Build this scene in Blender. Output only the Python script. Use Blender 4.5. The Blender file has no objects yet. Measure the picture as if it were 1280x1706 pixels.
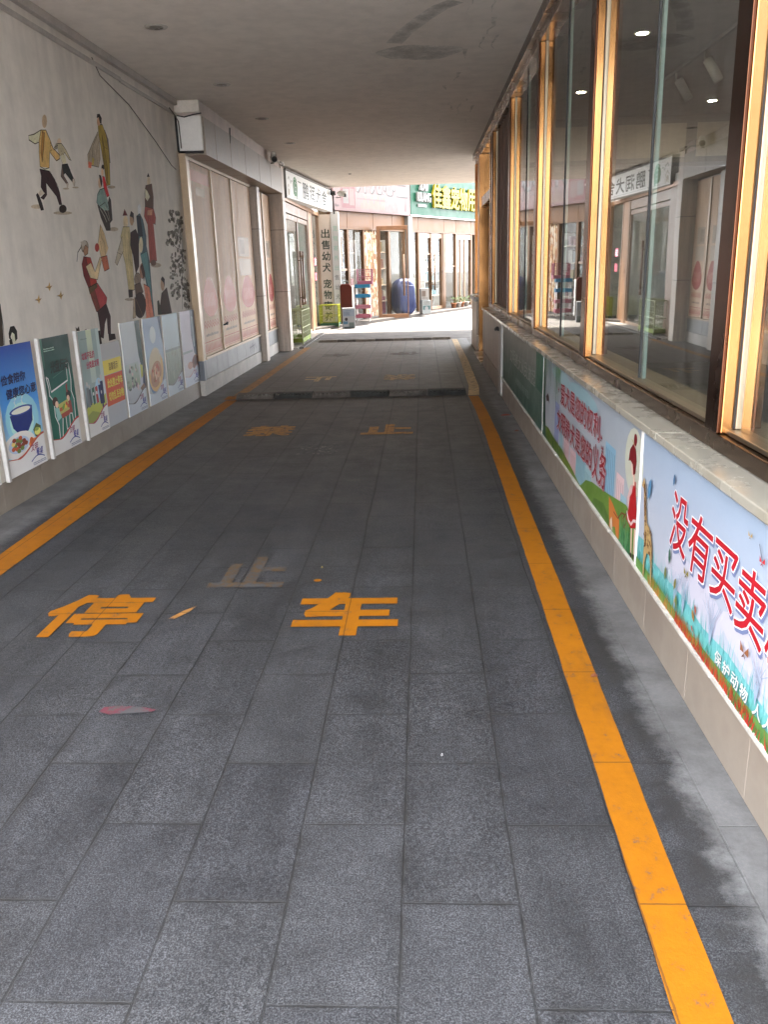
import bpy, bmesh, math, random
from mathutils import Vector, Matrix
random.seed(11)
SC = bpy.context.scene
COL = SC.collection
R = math.radians

# ------------------------------------------------------------------ camera, sky, sun, exposure
cam = bpy.data.cameras.new("camera"); cam_o = bpy.data.objects.new("camera", cam); COL.objects.link(cam_o)
cam.sensor_fit = 'HORIZONTAL'; cam.sensor_width = 36.0; cam.lens = 38.80
cam.clip_start = 0.05; cam.clip_end = 600
PITCH, YAW, ROLL = 0.288442, 0.0534704, 0.0303204
fw = Vector((-math.sin(YAW)*math.cos(PITCH), math.cos(YAW)*math.cos(PITCH), -math.sin(PITCH)))
rt = Vector((math.cos(YAW), math.sin(YAW), 0.0)); dn = fw.cross(rt)
rt2 = math.cos(ROLL)*rt + math.sin(ROLL)*dn; dn2 = -math.sin(ROLL)*rt + math.cos(ROLL)*dn
up = -dn2; bk = -fw
cam_o.matrix_world = Matrix(((rt2.x, up.x, bk.x, 0), (rt2.y, up.y, bk.y, 0), (rt2.z, up.z, bk.z, 1.6), (0, 0, 0, 1)))
SC.camera = cam_o

SUN_EL, SUN_AZ = R(60), R(27)     # azimuth measured clockwise from +Y
w = bpy.data.worlds.new("World"); SC.world = w; w.use_nodes = True
wn = w.node_tree.nodes; bg = wn["Background"]
sky = wn.new("ShaderNodeTexSky"); sky.sky_type = 'NISHITA'; sky.sun_disc = False
sky.sun_elevation = SUN_EL; sky.sun_rotation = SUN_AZ; sky.dust_density = 4.0; sky.air_density = 1.2
# broken bright cloud over the blue
ct = wn.new("ShaderNodeTexCoord"); cn = wn.new("ShaderNodeTexNoise"); cn.inputs["Scale"].default_value = 2.2; cn.inputs["Detail"].default_value = 7
cr = wn.new("ShaderNodeValToRGB"); cr.color_ramp.elements[0].position = .30; cr.color_ramp.elements[1].position = .52
cm = wn.new("ShaderNodeMix"); cm.data_type = 'RGBA'; cm.inputs[7].default_value = (8.6, 8.8, 9.3, 1)
w.node_tree.links.new(ct.outputs["Generated"], cn.inputs["Vector"]); w.node_tree.links.new(cn.outputs[0], cr.inputs[0])
w.node_tree.links.new(cr.outputs[0], cm.inputs[0]); w.node_tree.links.new(sky.outputs[0], cm.inputs[6])
w.node_tree.links.new(cm.outputs[2], bg.inputs[0]); bg.inputs[1].default_value = 0.15
sl = bpy.data.lights.new("sun", 'SUN'); sl.energy = 3.0; sl.angle = R(5); sl.color = (1.0, 0.93, 0.83)
so = bpy.data.objects.new("sun", sl); COL.objects.link(so)
sd = Vector((math.sin(SUN_AZ)*math.cos(SUN_EL), math.cos(SUN_AZ)*math.cos(SUN_EL), math.sin(SUN_EL)))
so.rotation_euler = sd.to_track_quat('Z', 'Y').to_euler(); so.location = (20, -10, 30)
SC.view_settings.view_transform = 'Standard'; SC.view_settings.look = 'None'
SC.view_settings.exposure = 3.65; SC.view_settings.gamma = 1.0
SC.render.engine = 'CYCLES'
SC.cycles.max_bounces = 16; SC.cycles.diffuse_bounces = 10; SC.cycles.glossy_bounces = 6
SC.cycles.transparent_max_bounces = 16; SC.cycles.caustics_reflective = False; SC.cycles.caustics_refractive = False
SC.cycles.use_denoising = True

# ------------------------------------------------------------------ materials
def lin(c):
    c = c/255.0
    return c/12.92 if c <= 0.04045 else ((c+0.055)/1.055)**2.4
def rgb(r, g, b, k=1.0):
    return tuple(min(0.9, lin(v)*k) for v in (r, g, b))
def new_mat(name):
    m = bpy.data.materials.new(name); m.use_nodes = True
    return m, m.node_tree, m.node_tree.nodes["Principled BSDF"]
def nd(nt, typ, props=None, **inp):
    n = nt.nodes.new(typ)
    for k, v in (props or {}).items(): setattr(n, k, v)
    for k, v in inp.items():
        s = n.inputs[int(k[1:])] if k[0] == '_' and k[1:].isdigit() else n.inputs[k.replace('_', ' ')]
        if hasattr(v, 'is_linked') or isinstance(v, bpy.types.NodeSocket): nt.links.new(v, s)
        else: s.default_value = v
    return n
def pos(nt): return nt.nodes.new("ShaderNodeNewGeometry").outputs["Position"]
def ocoord(nt): return nt.nodes.new("ShaderNodeTexCoord").outputs["Object"]
def noise(nt, vec, scale, detail=4, rough=0.55): return nd(nt, "ShaderNodeTexNoise", Vector=vec, Scale=scale, Detail=detail, Roughness=rough).outputs[0]
def ramp(nt, fac, *stops):
    n = nt.nodes.new("ShaderNodeValToRGB"); nt.links.new(fac, n.inputs[0])
    e = n.color_ramp.elements
    while len(e) < len(stops): e.new(0.5)
    for el, (p, c) in zip(e, stops):
        el.position = p; el.color = (c, c, c, 1) if isinstance(c, (int, float)) else (*c, 1)
    return n.outputs[0]
def mixc(nt, fac, a, b, mode='MIX'):
    n = nt.nodes.new("ShaderNodeMix"); n.data_type = 'RGBA'; n.blend_type = mode
    for s, v in ((n.inputs[0], fac), (n.inputs[6], a), (n.inputs[7], b)):
        if isinstance(v, bpy.types.NodeSocket): nt.links.new(v, s)
        elif isinstance(v, (int, float)): s.default_value = v
        else: s.default_value = (*v, 1)
    return n.outputs[2]
def math_(nt, op, a, b=0.0):
    n = nt.nodes.new("ShaderNodeMath"); n.operation = op
    for s, v in ((n.inputs[0], a), (n.inputs[1], b)):
        if isinstance(v, bpy.types.NodeSocket): nt.links.new(v, s)
        else: s.default_value = v
    return n.outputs[0]
def bump(nt, b, h, strength=0.3, dist=0.01):
    n = nd(nt, "ShaderNodeBump", Height=h, Strength=strength, Distance=dist); nt.links.new(n.outputs[0], b.inputs["Normal"])
_mc = {}
def plain(name, c, rough=0.5, metal=0.0, var=0.18, scale=3.0, bmp=0.0, spec=0.5, streak=False):
    """base colour broken up by worn, uneven noise"""
    if name in _mc: return _mc[name]
    m, nt, b = new_mat(name)
    p = ocoord(nt)
    if streak:
        p2 = nd(nt, "ShaderNodeMapping", Vector=p, Scale=(6, 6, .35)).outputs[0]
    else: p2 = p
    n1 = noise(nt, p2, scale, 6, .65); n2 = noise(nt, p, scale*14, 3, .6)
    f = math_(nt, 'ADD', math_(nt, 'MULTIPLY', n1, .75), math_(nt, 'MULTIPLY', n2, .25))
    lo = tuple(v*(1-var*1.6) for v in c); hi = tuple(min(.92, v*(1+var)) for v in c)
    nt.links.new(ramp(nt, f, (.32, lo), (.68, hi)), b.inputs["Base Color"])
    b.inputs["Metallic"].default_value = metal; b.inputs["Specular IOR Level"].default_value = spec
    nt.links.new(ramp(nt, n1, (.3, max(0, rough-.1)), (.7, min(1, rough+.1))), b.inputs["Roughness"])
    if bmp: bump(nt, b, n2, bmp, .01)
    _mc[name] = m; return m

def slabs(nt, mw=.0036, msm=.35):
    """running-bond granite slabs: tone per slab, mortar mask"""
    p = pos(nt); s = nd(nt, "ShaderNodeSeparateXYZ", Vector=p)
    u = math_(nt, 'ADD', s.outputs[1], -1.469+6.36); v = math_(nt, 'ADD', s.outputs[0], .079+.3055*20)
    wob = math_(nt, 'MULTIPLY', math_(nt, 'SUBTRACT', noise(nt, p, 1.3, 2), .5), .012)
    wob2 = math_(nt, 'MULTIPLY', math_(nt, 'SUBTRACT', noise(nt, p, 45, 3), .5), .004)
    c = nd(nt, "ShaderNodeCombineXYZ", X=math_(nt, 'ADD', u, wob2), Y=math_(nt, 'ADD', math_(nt, 'ADD', v, wob), wob2)).outputs[0]
    br = nd(nt, "ShaderNodeTexBrick", {"offset": .5, "offset_frequency": 2}, Vector=c, Color1=(0, 0, 0, 1), Color2=(1, 1, 1, 1), Mortar=(.5, .5, .5, 1), Scale=1.0, Mortar_Size=mw, Mortar_Smooth=msm, Bias=0.0, Brick_Width=.636, Row_Height=.3055)
    return br.outputs[0], br.outputs[1]
def joints(nt): return slabs(nt)[1]
def mat_paving():
    m, nt, b = new_mat("granite_paving")
    p = pos(nt); sx = nd(nt, "ShaderNodeSeparateXYZ", Vector=p)
    tone, mort = slabs(nt)
    off = nd(nt, "ShaderNodeVectorMath", {"operation": 'ADD'}, _0=p, _1=nd(nt, "ShaderNodeVectorMath", {"operation": 'SCALE'}, _0=nd(nt, "ShaderNodeCombineXYZ", X=tone, Y=tone, Z=tone).outputs[0], Scale=37.0).outputs[0]).outputs[0]
    speck = noise(nt, off, 210, 2, .8); speck2 = noise(nt, off, 62, 4, .85); big = noise(nt, p, .9, 7, .68); mid = noise(nt, p, 4.5, 7, .75)
    fleck = nd(nt, "ShaderNodeTexVoronoi", Vector=off, Scale=95.0).outputs["Distance"]
    base = ramp(nt, speck, (.38, (.008, .0085, .0095)), (.5, (.05, .052, .058)), (.61, (.20, .205, .22)))
    base = mixc(nt, .38, base, ramp(nt, speck2, (.38, (.020, .021, .024)), (.52, (.066, .068, .075)), (.66, (.150, .153, .166))))
    base = mixc(nt, ramp(nt, fleck, (.0, .6), (.16, 0.0)), base, (.22, .225, .235))
    base = mixc(nt, 1.0, base, ramp(nt, tone, (.0, (.50, .50, .515)), (.5, (.565, .562, .56)), (1.0, (.63, .63, .645))), 'MULTIPLY')
    base = mixc(nt, 1.0, base, ramp(nt, big, (.36, .84), (.62, 1.08)), 'MULTIPLY')
    base = mixc(nt, 1.0, base, ramp(nt, mid, (.34, .74), (.56, 1.06)), 'MULTIPLY')
    # tyre tracks: two darker bands along the lane, broken up by noise
    tr = noise(nt, nd(nt, "ShaderNodeMapping", Vector=p, Scale=(3.2, .3, 1)).outputs[0], 1.6, 6, .65)
    base = mixc(nt, 1.0, base, ramp(nt, tr, (.36, .72), (.58, 1.03)), 'MULTIPLY')
    spots = noise(nt, p, 13, 5, .75)
    base = mixc(nt, ramp(nt, spots, (.64, 0.0), (.72, .6)), base, (.018, .0175, .0175))
    pale = noise(nt, nd(nt, "ShaderNodeMapping", Vector=p, Location=(7, 3, 0)).outputs[0], 4.3, 8, .82)
    base = mixc(nt, ramp(nt, pale, (.62, 0.0), (.74, .5)), base, (.15, .15, .152))
    # pale street dust over the mid and far floor, strengthened to paint in light
    dust_lift = ramp(nt, math_(nt, 'ADD', math_(nt, 'MULTIPLY', sx.outputs[1], .05), math_(nt, 'MULTIPLY', noise(nt, p, 1.7, 6, .7), .35)), (.44, 0.0), (.92, .72))
    base = mixc(nt, dust_lift, base, mixc(nt, speck2, (.125, .112, .097), (.25, .226, .196)))
    # grimy strip between the line and the wall foot, cement trowelled over the edge
    gx = math_(nt, 'ADD', sx.outputs[0], math_(nt, 'MULTIPLY', math_(nt, 'SUBTRACT', noise(nt, p, 8, 9, .8), .5), .30))
    grime = math_(nt, 'MULTIPLY', ramp(nt, gx, (.62, 0.0), (.72, 1.0)), ramp(nt, mid, (.42, .8), (.6, .15)))
    base = mixc(nt, grime, base, (.024, .023, .0225))
    jn = noise(nt, p, 9, 6, .75)
    base = mixc(nt, math_(nt, 'MULTIPLY', mort, ramp(nt, jn, (.35, .95), (.68, .35))), base, (.011, .011, .0115))
    base = mixc(nt, math_(nt, 'MULTIPLY', slabs(nt, .022, 1.0)[1], ramp(nt, jn, (.40, .55), (.58, 0.0))), base, (.022, .0215, .021))
    cem = mixc(nt, noise(nt, p, 60, 6, .8), (.105, .106, .108), (.21, .211, .213))
    cem = mixc(nt, ramp(nt, noise(nt, p, 3.2, 6, .7), (.38, .55), (.6, 0.0)), cem, (.055, .054, .053))
    base = mixc(nt, ramp(nt, gx, (.76, 0.0), (.84, .95)), base, cem)
    gl = math_(nt, 'SUBTRACT', math_(nt, 'MULTIPLY', gx, -1.0), 0.0)
    base = mixc(nt, ramp(nt, math_(nt, 'MULTIPLY', gl, .25), (.655, 0.0), (.685, .9)), base, cem)
    nt.links.new(base, b.inputs["Base Color"])
    nt.links.new(ramp(nt, mid, (.3, .48), (.7, .72)), b.inputs["Roughness"]); b.inputs["Specular IOR Level"].default_value = .4
    h = math_(nt, 'SUBTRACT', math_(nt, 'ADD', math_(nt, 'MULTIPLY', speck2, .5), math_(nt, 'MULTIPLY', tone, .25)), math_(nt, 'MULTIPLY', mort, .9))
    bump(nt, b, h, .7, .006)
    return m
def mat_cement(name, c, edge=None):
    m, nt, b = new_mat(name)
    p = pos(nt); n1 = noise(nt, p, 2.2, 8, .7); n2 = noise(nt, p, 60, 4, .7); n3 = noise(nt, p, 9, 5, .7)
    lo = tuple(v*.55 for v in c); hi = tuple(min(.9, v*1.2) for v in c)
    base = ramp(nt, n1, (.34, lo), (.64, hi))
    base = mixc(nt, 1.0, base, ramp(nt, n2, (.3, .78), (.7, 1.12)), 'MULTIPLY')
    base = mixc(nt, ramp(nt, n3, (.6, 0.0), (.72, .55)), base, tuple(v*.4 for v in c))
    nt.links.new(base, b.inputs["Base Color"]); b.inputs["Roughness"].default_value = .8
    bump(nt, b, math_(nt, 'ADD', n2, n3), .5, .01)
    return m
def mat_line(name, c, worn, under=(.07, .07, .073)):
    m, nt, b = new_mat(name)
    p = pos(nt); n1 = noise(nt, p, 14, 7, .72); n2 = noise(nt, p, 120, 3, .7); n3 = noise(nt, p, 1.3, 3, .5)
    base = mixc(nt, 1.0, ramp(nt, n1, (.3, tuple(v*.82 for v in c)), (.7, c)), ramp(nt, n3, (.3, .85), (.65, 1.05)), 'MULTIPLY')
    f = math_(nt, 'ADD', math_(nt, 'MULTIPLY', n1, .7), math_(nt, 'MULTIPLY', n2, .3))
    base = mixc(nt, ramp(nt, f, (worn-.04, 1.0), (worn+.05, 0.0)), base, under)
    base = mixc(nt, math_(nt, 'MULTIPLY', joints(nt), .55), base, (.02, .018, .012))
    n4 = noise(nt, nd(nt, "ShaderNodeMapping", Vector=p, Scale=(1, .3, 1)).outputs[0], 5, 6, .7)
    base = mixc(nt, ramp(nt, n4, (.56, 0.0), (.78, .55)), base, (.10, .06, .02))
    nt.links.new(base, b.inputs["Base Color"]); b.inputs["Roughness"].default_value = .65; b.inputs["Specular IOR Level"].default_value = .25
    bump(nt, b, n2, .25, .004)
    return m
def mat_plaster(name, c, stain=.25):
    m, nt, b = new_mat(name)
    p = pos(nt); n1 = noise(nt, p, .9, 8, .62); n2 = noise(nt, p, 6, 5, .6); n3 = noise(nt, p, 90, 3, .6)
    sv = noise(nt, nd(nt, "ShaderNodeMapping", Vector=p, Scale=(5, 5, .5)).outputs[0], 1.2, 6, .6)
    base = ramp(nt, n1, (.34, tuple(v*(1-stain) for v in c)), (.66, c))
    base = mixc(nt, 1.0, base, ramp(nt, sv, (.36, 1-stain*.7), (.6, 1.0)), 'MULTIPLY')
    base = mixc(nt, 1.0, base, ramp(nt, n2, (.35, .93), (.6, 1.02)), 'MULTIPLY')
    nt.links.new(base, b.inputs["Base Color"]); b.inputs["Roughness"].default_value = .8
    bump(nt, b, math_(nt, 'ADD', n3, n2), .12, .01)
    return m
def mat_art(name, rough=.4, fade=.1):
    """printed or painted flat pictures: colour of each face is the ink colour"""
    m, nt, b = new_mat(name)
    a = nd(nt, "ShaderNodeVertexColor", {"layer_name": "ink"}).outputs[0]
    p = pos(nt); n1 = noise(nt, p, 7, 6, .65); n2 = noise(nt, p, 60, 3, .6)
    base = mixc(nt, 1.0, a, ramp(nt, math_(nt, 'ADD', math_(nt, 'MULTIPLY', n1, .7), math_(nt, 'MULTIPLY', n2, .3)), (.3, 1-fade*1.6), (.65, 1.0+fade*.3)), 'MULTIPLY')
    b.inputs["Specular IOR Level"].default_value = .22
    nt.links.new(base, b.inputs["Base Color"])
    nt.links.new(ramp(nt, n1, (.3, max(.02, rough-.08)), (.7, rough+.1)), b.inputs["Roughness"])
    return m
def mat_glass(name, ior=1.75, tint=(.88, .93, .90), smear=.012):
    m = bpy.data.materials.new(name); m.use_nodes = True; nt = m.node_tree
    nt.nodes.clear(); out = nt.nodes.new("ShaderNodeOutputMaterial")
    bf = nt.nodes.new("ShaderNodeNewGeometry").outputs["Backfacing"]
    fr = nd(nt, "ShaderNodeFresnel", IOR=math_(nt, 'ADD', ior, math_(nt, 'MULTIPLY', bf, 1/ior-ior)))
    p = pos(nt); n = noise(nt, p, .55, 2, .4)
    bp = nd(nt, "ShaderNodeBump", Height=n, Strength=.035, Distance=.05)
    g = nd(nt, "ShaderNodeBsdfGlossy", Color=(.95, .96, .95, 1), Roughness=smear); nt.links.new(bp.outputs[0], g.inputs["Normal"])
    t = nd(nt, "ShaderNodeBsdfTransparent", Color=(*tint, 1))
    mx = nt.nodes.new("ShaderNodeMixShader")
    nt.links.new(fr.outputs[0], mx.inputs[0]); nt.links.new(t.outputs[0], mx.inputs[1]); nt.links.new(g.outputs[0], mx.inputs[2])
    # thin streaky dust film, raised to paint in a milky, paler reflection
    d = nd(nt, "ShaderNodeBsdfDiffuse", Color=(.5, .5, .47, 1)); mx2 = nt.nodes.new("ShaderNodeMixShader")
    nt.links.new(ramp(nt, noise(nt, nd(nt, 'ShaderNodeMapping', Vector=p, Scale=(3, 3, .5)).outputs[0], 3.5, 7, .72), (.42, .012), (.75, .10)), mx2.inputs[0])
    nt.links.new(mx.outputs[0], mx2.inputs[1]); nt.links.new(d.outputs[0], mx2.inputs[2]); nt.links.new(mx2.outputs[0], out.inputs[0])
    return m
def mat_brass(name, c, rough):
    """brushed, slightly tarnished metal"""
    m, nt, b = new_mat(name)
    p = pos(nt); n2 = noise(nt, p, 1.8, 5, .6); n3 = noise(nt, p, 26, 5, .7)
    base = ramp(nt, n2, (.3, tuple(v*.80 for v in c)), (.7, tuple(v*1.05 for v in c)))
    base = mixc(nt, ramp(nt, n3, (.60, 0.0), (.75, .12)), base, tuple(v*.45 for v in c))
    nt.links.new(base, b.inputs["Base Color"]); b.inputs["Metallic"].default_value = 1.0
    nt.links.new(ramp(nt, n2, (.3, rough-.05), (.7, rough+.10)), b.inputs["Roughness"])
    return m
def emit(name, c, s):
    if name in _mc: return _mc[name]
    m, nt, b = new_mat(name); b.inputs["Base Color"].default_value = (*c, 1)
    b.inputs["Emission Color"].default_value = (*c, 1); b.inputs["Emission Strength"].default_value = s
    _mc[name] = m; return m
def mat_marble(name, c1, c2, rough=.22):
    m, nt, b = new_mat(name)
    p = pos(nt); n = noise(nt, p, 2.6, 8, .7)
    wv = nd(nt, "ShaderNodeTexWave", Vector=p, Scale=1.4, Distortion=9.0, Detail=4.0, Detail_Scale=1.6).outputs[1]
    f = math_(nt, 'ADD', math_(nt, 'MULTIPLY', n, .6), math_(nt, 'MULTIPLY', wv, .4))
    nt.links.new(ramp(nt, f, (.25, c2), (.55, c1), (.8, tuple(v*.95 for v in c1))), b.inputs["Base Color"])
    nt.links.new(ramp(nt, n, (.3, rough), (.7, rough+.2)), b.inputs["Roughness"])
    return m

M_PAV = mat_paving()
M_GUT = mat_cement("gutter_cement", (.19, .19, .19))
M_STREET = mat_cement("street_concrete", (.11, .098, .087))
M_GROUND = mat_cement("bare_ground", (.22, .21, .2))
M_WALL = mat_plaster("mural_plaster", (.87, .81, .735), .14)
M_CEIL = mat_plaster("ceiling_paint", (.89, .825, .76), .05)
M_YEL = mat_line("yellow_line_paint", (.37, .13, .002), .38)
M_YELOLD = mat_line("worn_line_paint", (.42, .21, .06), .44)
M_YELPALE = mat_line("bleached_line_paint", (.62, .45, .24), .43)
M_YELFAINT = mat_line("faded_character_paint", (.11, .068, .033), .50)
M_WHFAINT = mat_line("ghost_character_paint", (.27, .255, .235), .54)
M_ART = mat_art("wall_paint_ink", .8, .30)
M_PRINT = mat_art("printed_sheet", .5, .025)
M_GLASS = mat_glass("window_glass", 5.0)
M_GLASS2 = mat_glass("shop_glass", 1.33, (.92, .94, .92), .02)
M_BRASS = mat_brass("golden_steel", (.45, .225, .085), .18)
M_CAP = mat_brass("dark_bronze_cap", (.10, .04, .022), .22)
M_BRASSD = mat_brass("bronze_steel", (.14, .085, .052), .24)
M_BLACK = plain("black_rubber", (.018, .018, .019), .6)
M_TILE = mat_marble("beige_tile", (.285, .243, .20), (.24, .20, .165), .35)
M_SILL = mat_marble("pale_marble", (.335, .315, .265), (.305, .28, .225), .16)
M_STAINED = plain("stained_panel", (.42, .36, .32), .5, var=.4, scale=2.2, streak=True)
M_GREYT = mat_marble("grey_blue_tile", (.24, .245, .25), (.19, .195, .2), .35)
M_CLAD = plain("stone_cladding", (.50, .42, .345), .45, var=.2, scale=2, streak=True)
M_WHITE = plain("white_paint", (.74, .72, .69), .45, var=.08)
M_CREAM = plain("cream_metal", (.42, .32, .23), .4, var=.1)
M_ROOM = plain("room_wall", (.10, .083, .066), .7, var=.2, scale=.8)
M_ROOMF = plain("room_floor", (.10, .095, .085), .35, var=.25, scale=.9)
M_WOOD = plain("dark_wood", (.16, .085, .045), .4, var=.25, streak=True)
M_CURT = plain("brown_curtain", (.17, .105, .085), .8, var=.3, scale=3, streak=True)

# ------------------------------------------------------------------ mesh helpers
class Fr:
    """a local frame: origin and three axes"""
    def __init__(s, o, a, b, c): s.o, s.a, s.b, s.c = Vector(o), Vector(a), Vector(b), Vector(c)
    def __call__(s, x, y, z): return s.o + s.a*x + s.b*y + s.c*z
ID = Fr((0, 0, 0), (1, 0, 0), (0, 1, 0), (0, 0, 1))
class MB:
    def __init__(s, fr=ID): s.v = []; s.f = []; s.c = []; s.fr = fr; s.sm = []; s.flip = fr.a.cross(fr.b).dot(fr.c) < 0
    def add(s, pts, faces, col=None, smooth=False):
        n = len(s.v); s.v += [s.fr(*p) for p in pts]
        for f in faces: s.f.append([i+n for i in (reversed(f) if s.flip else f)]); s.c.append(col); s.sm.append(smooth)
    def box(s, x0, x1, y0, y1, z0, z1, col=None):
        x0, x1 = sorted((x0, x1)); y0, y1 = sorted((y0, y1)); z0, z1 = sorted((z0, z1))
        s.add([(x0, y0, z0), (x1, y0, z0), (x1, y1, z0), (x0, y1, z0), (x0, y0, z1), (x1, y0, z1), (x1, y1, z1), (x0, y1, z1)],
              [(3, 2, 1, 0), (4, 5, 6, 7), (0, 1, 5, 4), (1, 2, 6, 5), (2, 3, 7, 6), (3, 0, 4, 7)], col); return s
    def tube(s, pts, r, n=8, smooth=True, closed=False):
        pts = [Vector(p) for p in pts]; rs = r if isinstance(r, (list, tuple)) else [r]*len(pts)
        ring = []
        for i, p in enumerate(pts):
            t = (pts[min(i+1, len(pts)-1)]-pts[max(i-1, 0)]).normalized()
            a = t.cross(Vector((0, 0, 1)))
            if a.length < .05: a = t.cross(Vector((1, 0, 0)))
            a.normalize(); b = t.cross(a)
            ring += [p + (a*math.cos(2*math.pi*k/n)+b*math.sin(2*math.pi*k/n))*rs[i] for k in range(n)]
        F = [(i*n+k, i*n+(k+1) % n, (i+1)*n+(k+1) % n, (i+1)*n+k) for i in range(len(pts)-1) for k in range(n)]
        F += [tuple(reversed(range(n))), tuple((len(pts)-1)*n+k for k in range(n))]
        s.add(ring, F, None, smooth); return s
    def lathe(s, cx, cy, prof, n=20):
        P = [(cx+r*math.cos(2*math.pi*k/n), cy+r*math.sin(2*math.pi*k/n), z) for r, z in prof for k in range(n)]
        F = [(i*n+k, i*n+(k+1) % n, (i+1)*n+(k+1) % n, (i+1)*n+k) for i in range(len(prof)-1) for k in range(n)]
        F += [tuple(reversed(range(n))), tuple((len(prof)-1)*n+k for k in range(n))]
        s.add(P, F, None, True); return s
    def prism(s, pts2, z0, z1):
        n = len(pts2)
        s.add([(x, y, z0) for x, y in pts2]+[(x, y, z1) for x, y in pts2],
              [tuple(reversed(range(n))), tuple(range(n, 2*n))]+[(i, (i+1) % n, n+(i+1) % n, n+i) for i in range(n)]); return s
    def build(s, name, mat, parent=None, bevel=0.0, **tags):
        o_ = parent['at'] if parent is not None and 'at' in parent else (0, 0, 0)
        p = parent
        off = Vector(o_)
        me = bpy.data.meshes.new(name); me.from_pydata([tuple(v-off) for v in s.v], [], s.f)
        if any(c is not None for c in s.c):
            at = me.color_attributes.new("ink", 'FLOAT_COLOR', 'CORNER')
            for poly, c in zip(me.polygons, s.c):
                for j, li in enumerate(poly.loop_indices):
                    cc = c or (.5, .5, .5)
                    if isinstance(cc[0], tuple): cc = cc[j % len(cc)]
                    at.data[li].color = (*cc, 1)
        for poly, sm in zip(me.polygons, s.sm): poly.use_smooth = sm
        me.materials.append(mat); me.update()
        o = bpy.data.objects.new(name, me); COL.objects.link(o)
        if p is not None: o.parent = p; o['at'] = list(o_)
        if bevel:
            b = o.modifiers.new("edge", 'BEVEL'); b.width = bevel; b.segments = 2; b.limit_method = 'ANGLE'; b.angle_limit = R(50)
        for k, v in tags.items(): o[k] = v
        return o
def thing(name, label, cat, at=(0, 0, 0), group=None):
    o = bpy.data.objects.new(name, None); COL.objects.link(o); o.location = at; o['at'] = list(at)
    o.empty_display_size = .1
    o['label'] = label; o['category'] = cat
    if group: o['group'] = group
    return o
def tag(o, label, cat, group=None):
    o['label'] = label; o['category'] = cat
    if group: o['group'] = group
    return o
def copy_thing(o, loc, rz, label):
    r = o.copy(); COL.objects.link(r); r.location = loc; r.rotation_euler = (0, 0, rz); r['label'] = label
    for ch in list(o.children):
        c = ch.copy(); COL.objects.link(c); c.parent = r
        for g in list(ch.children):
            d = g.copy(); COL.objects.link(d); d.parent = c
    return r
# ---- lettering
_tc = {}
def glyphs(text):
    if text in _tc: return _tc[text]
    cu = bpy.data.curves.new("t", 'FONT'); cu.body = text; cu.resolution_u = 3; cu.fill_mode = 'FRONT'
    ob = bpy.data.objects.new("t", cu); COL.objects.link(ob)
    dg = bpy.context.evaluated_depsgraph_get(); dg.update()
    me = bpy.data.meshes.new_from_object(ob.evaluated_get(dg))
    V = [(v.co.x, v.co.y) for v in me.vertices]; F = [tuple(p.vertices) for p in me.polygons]
    bpy.data.objects.remove(ob); bpy.data.curves.remove(cu); bpy.data.meshes.remove(me)
    xs = [p[0] for p in V]; ys = [p[1] for p in V]; x0, x1, y0, y1 = min(xs), max(xs), min(ys), max(ys)
    V = [((x-x0)/max(1e-6, x1-x0), (y-y0)/max(1e-6, y1-y0)) for x, y in V]
    _tc[text] = (V, F); return _tc[text]
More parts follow.
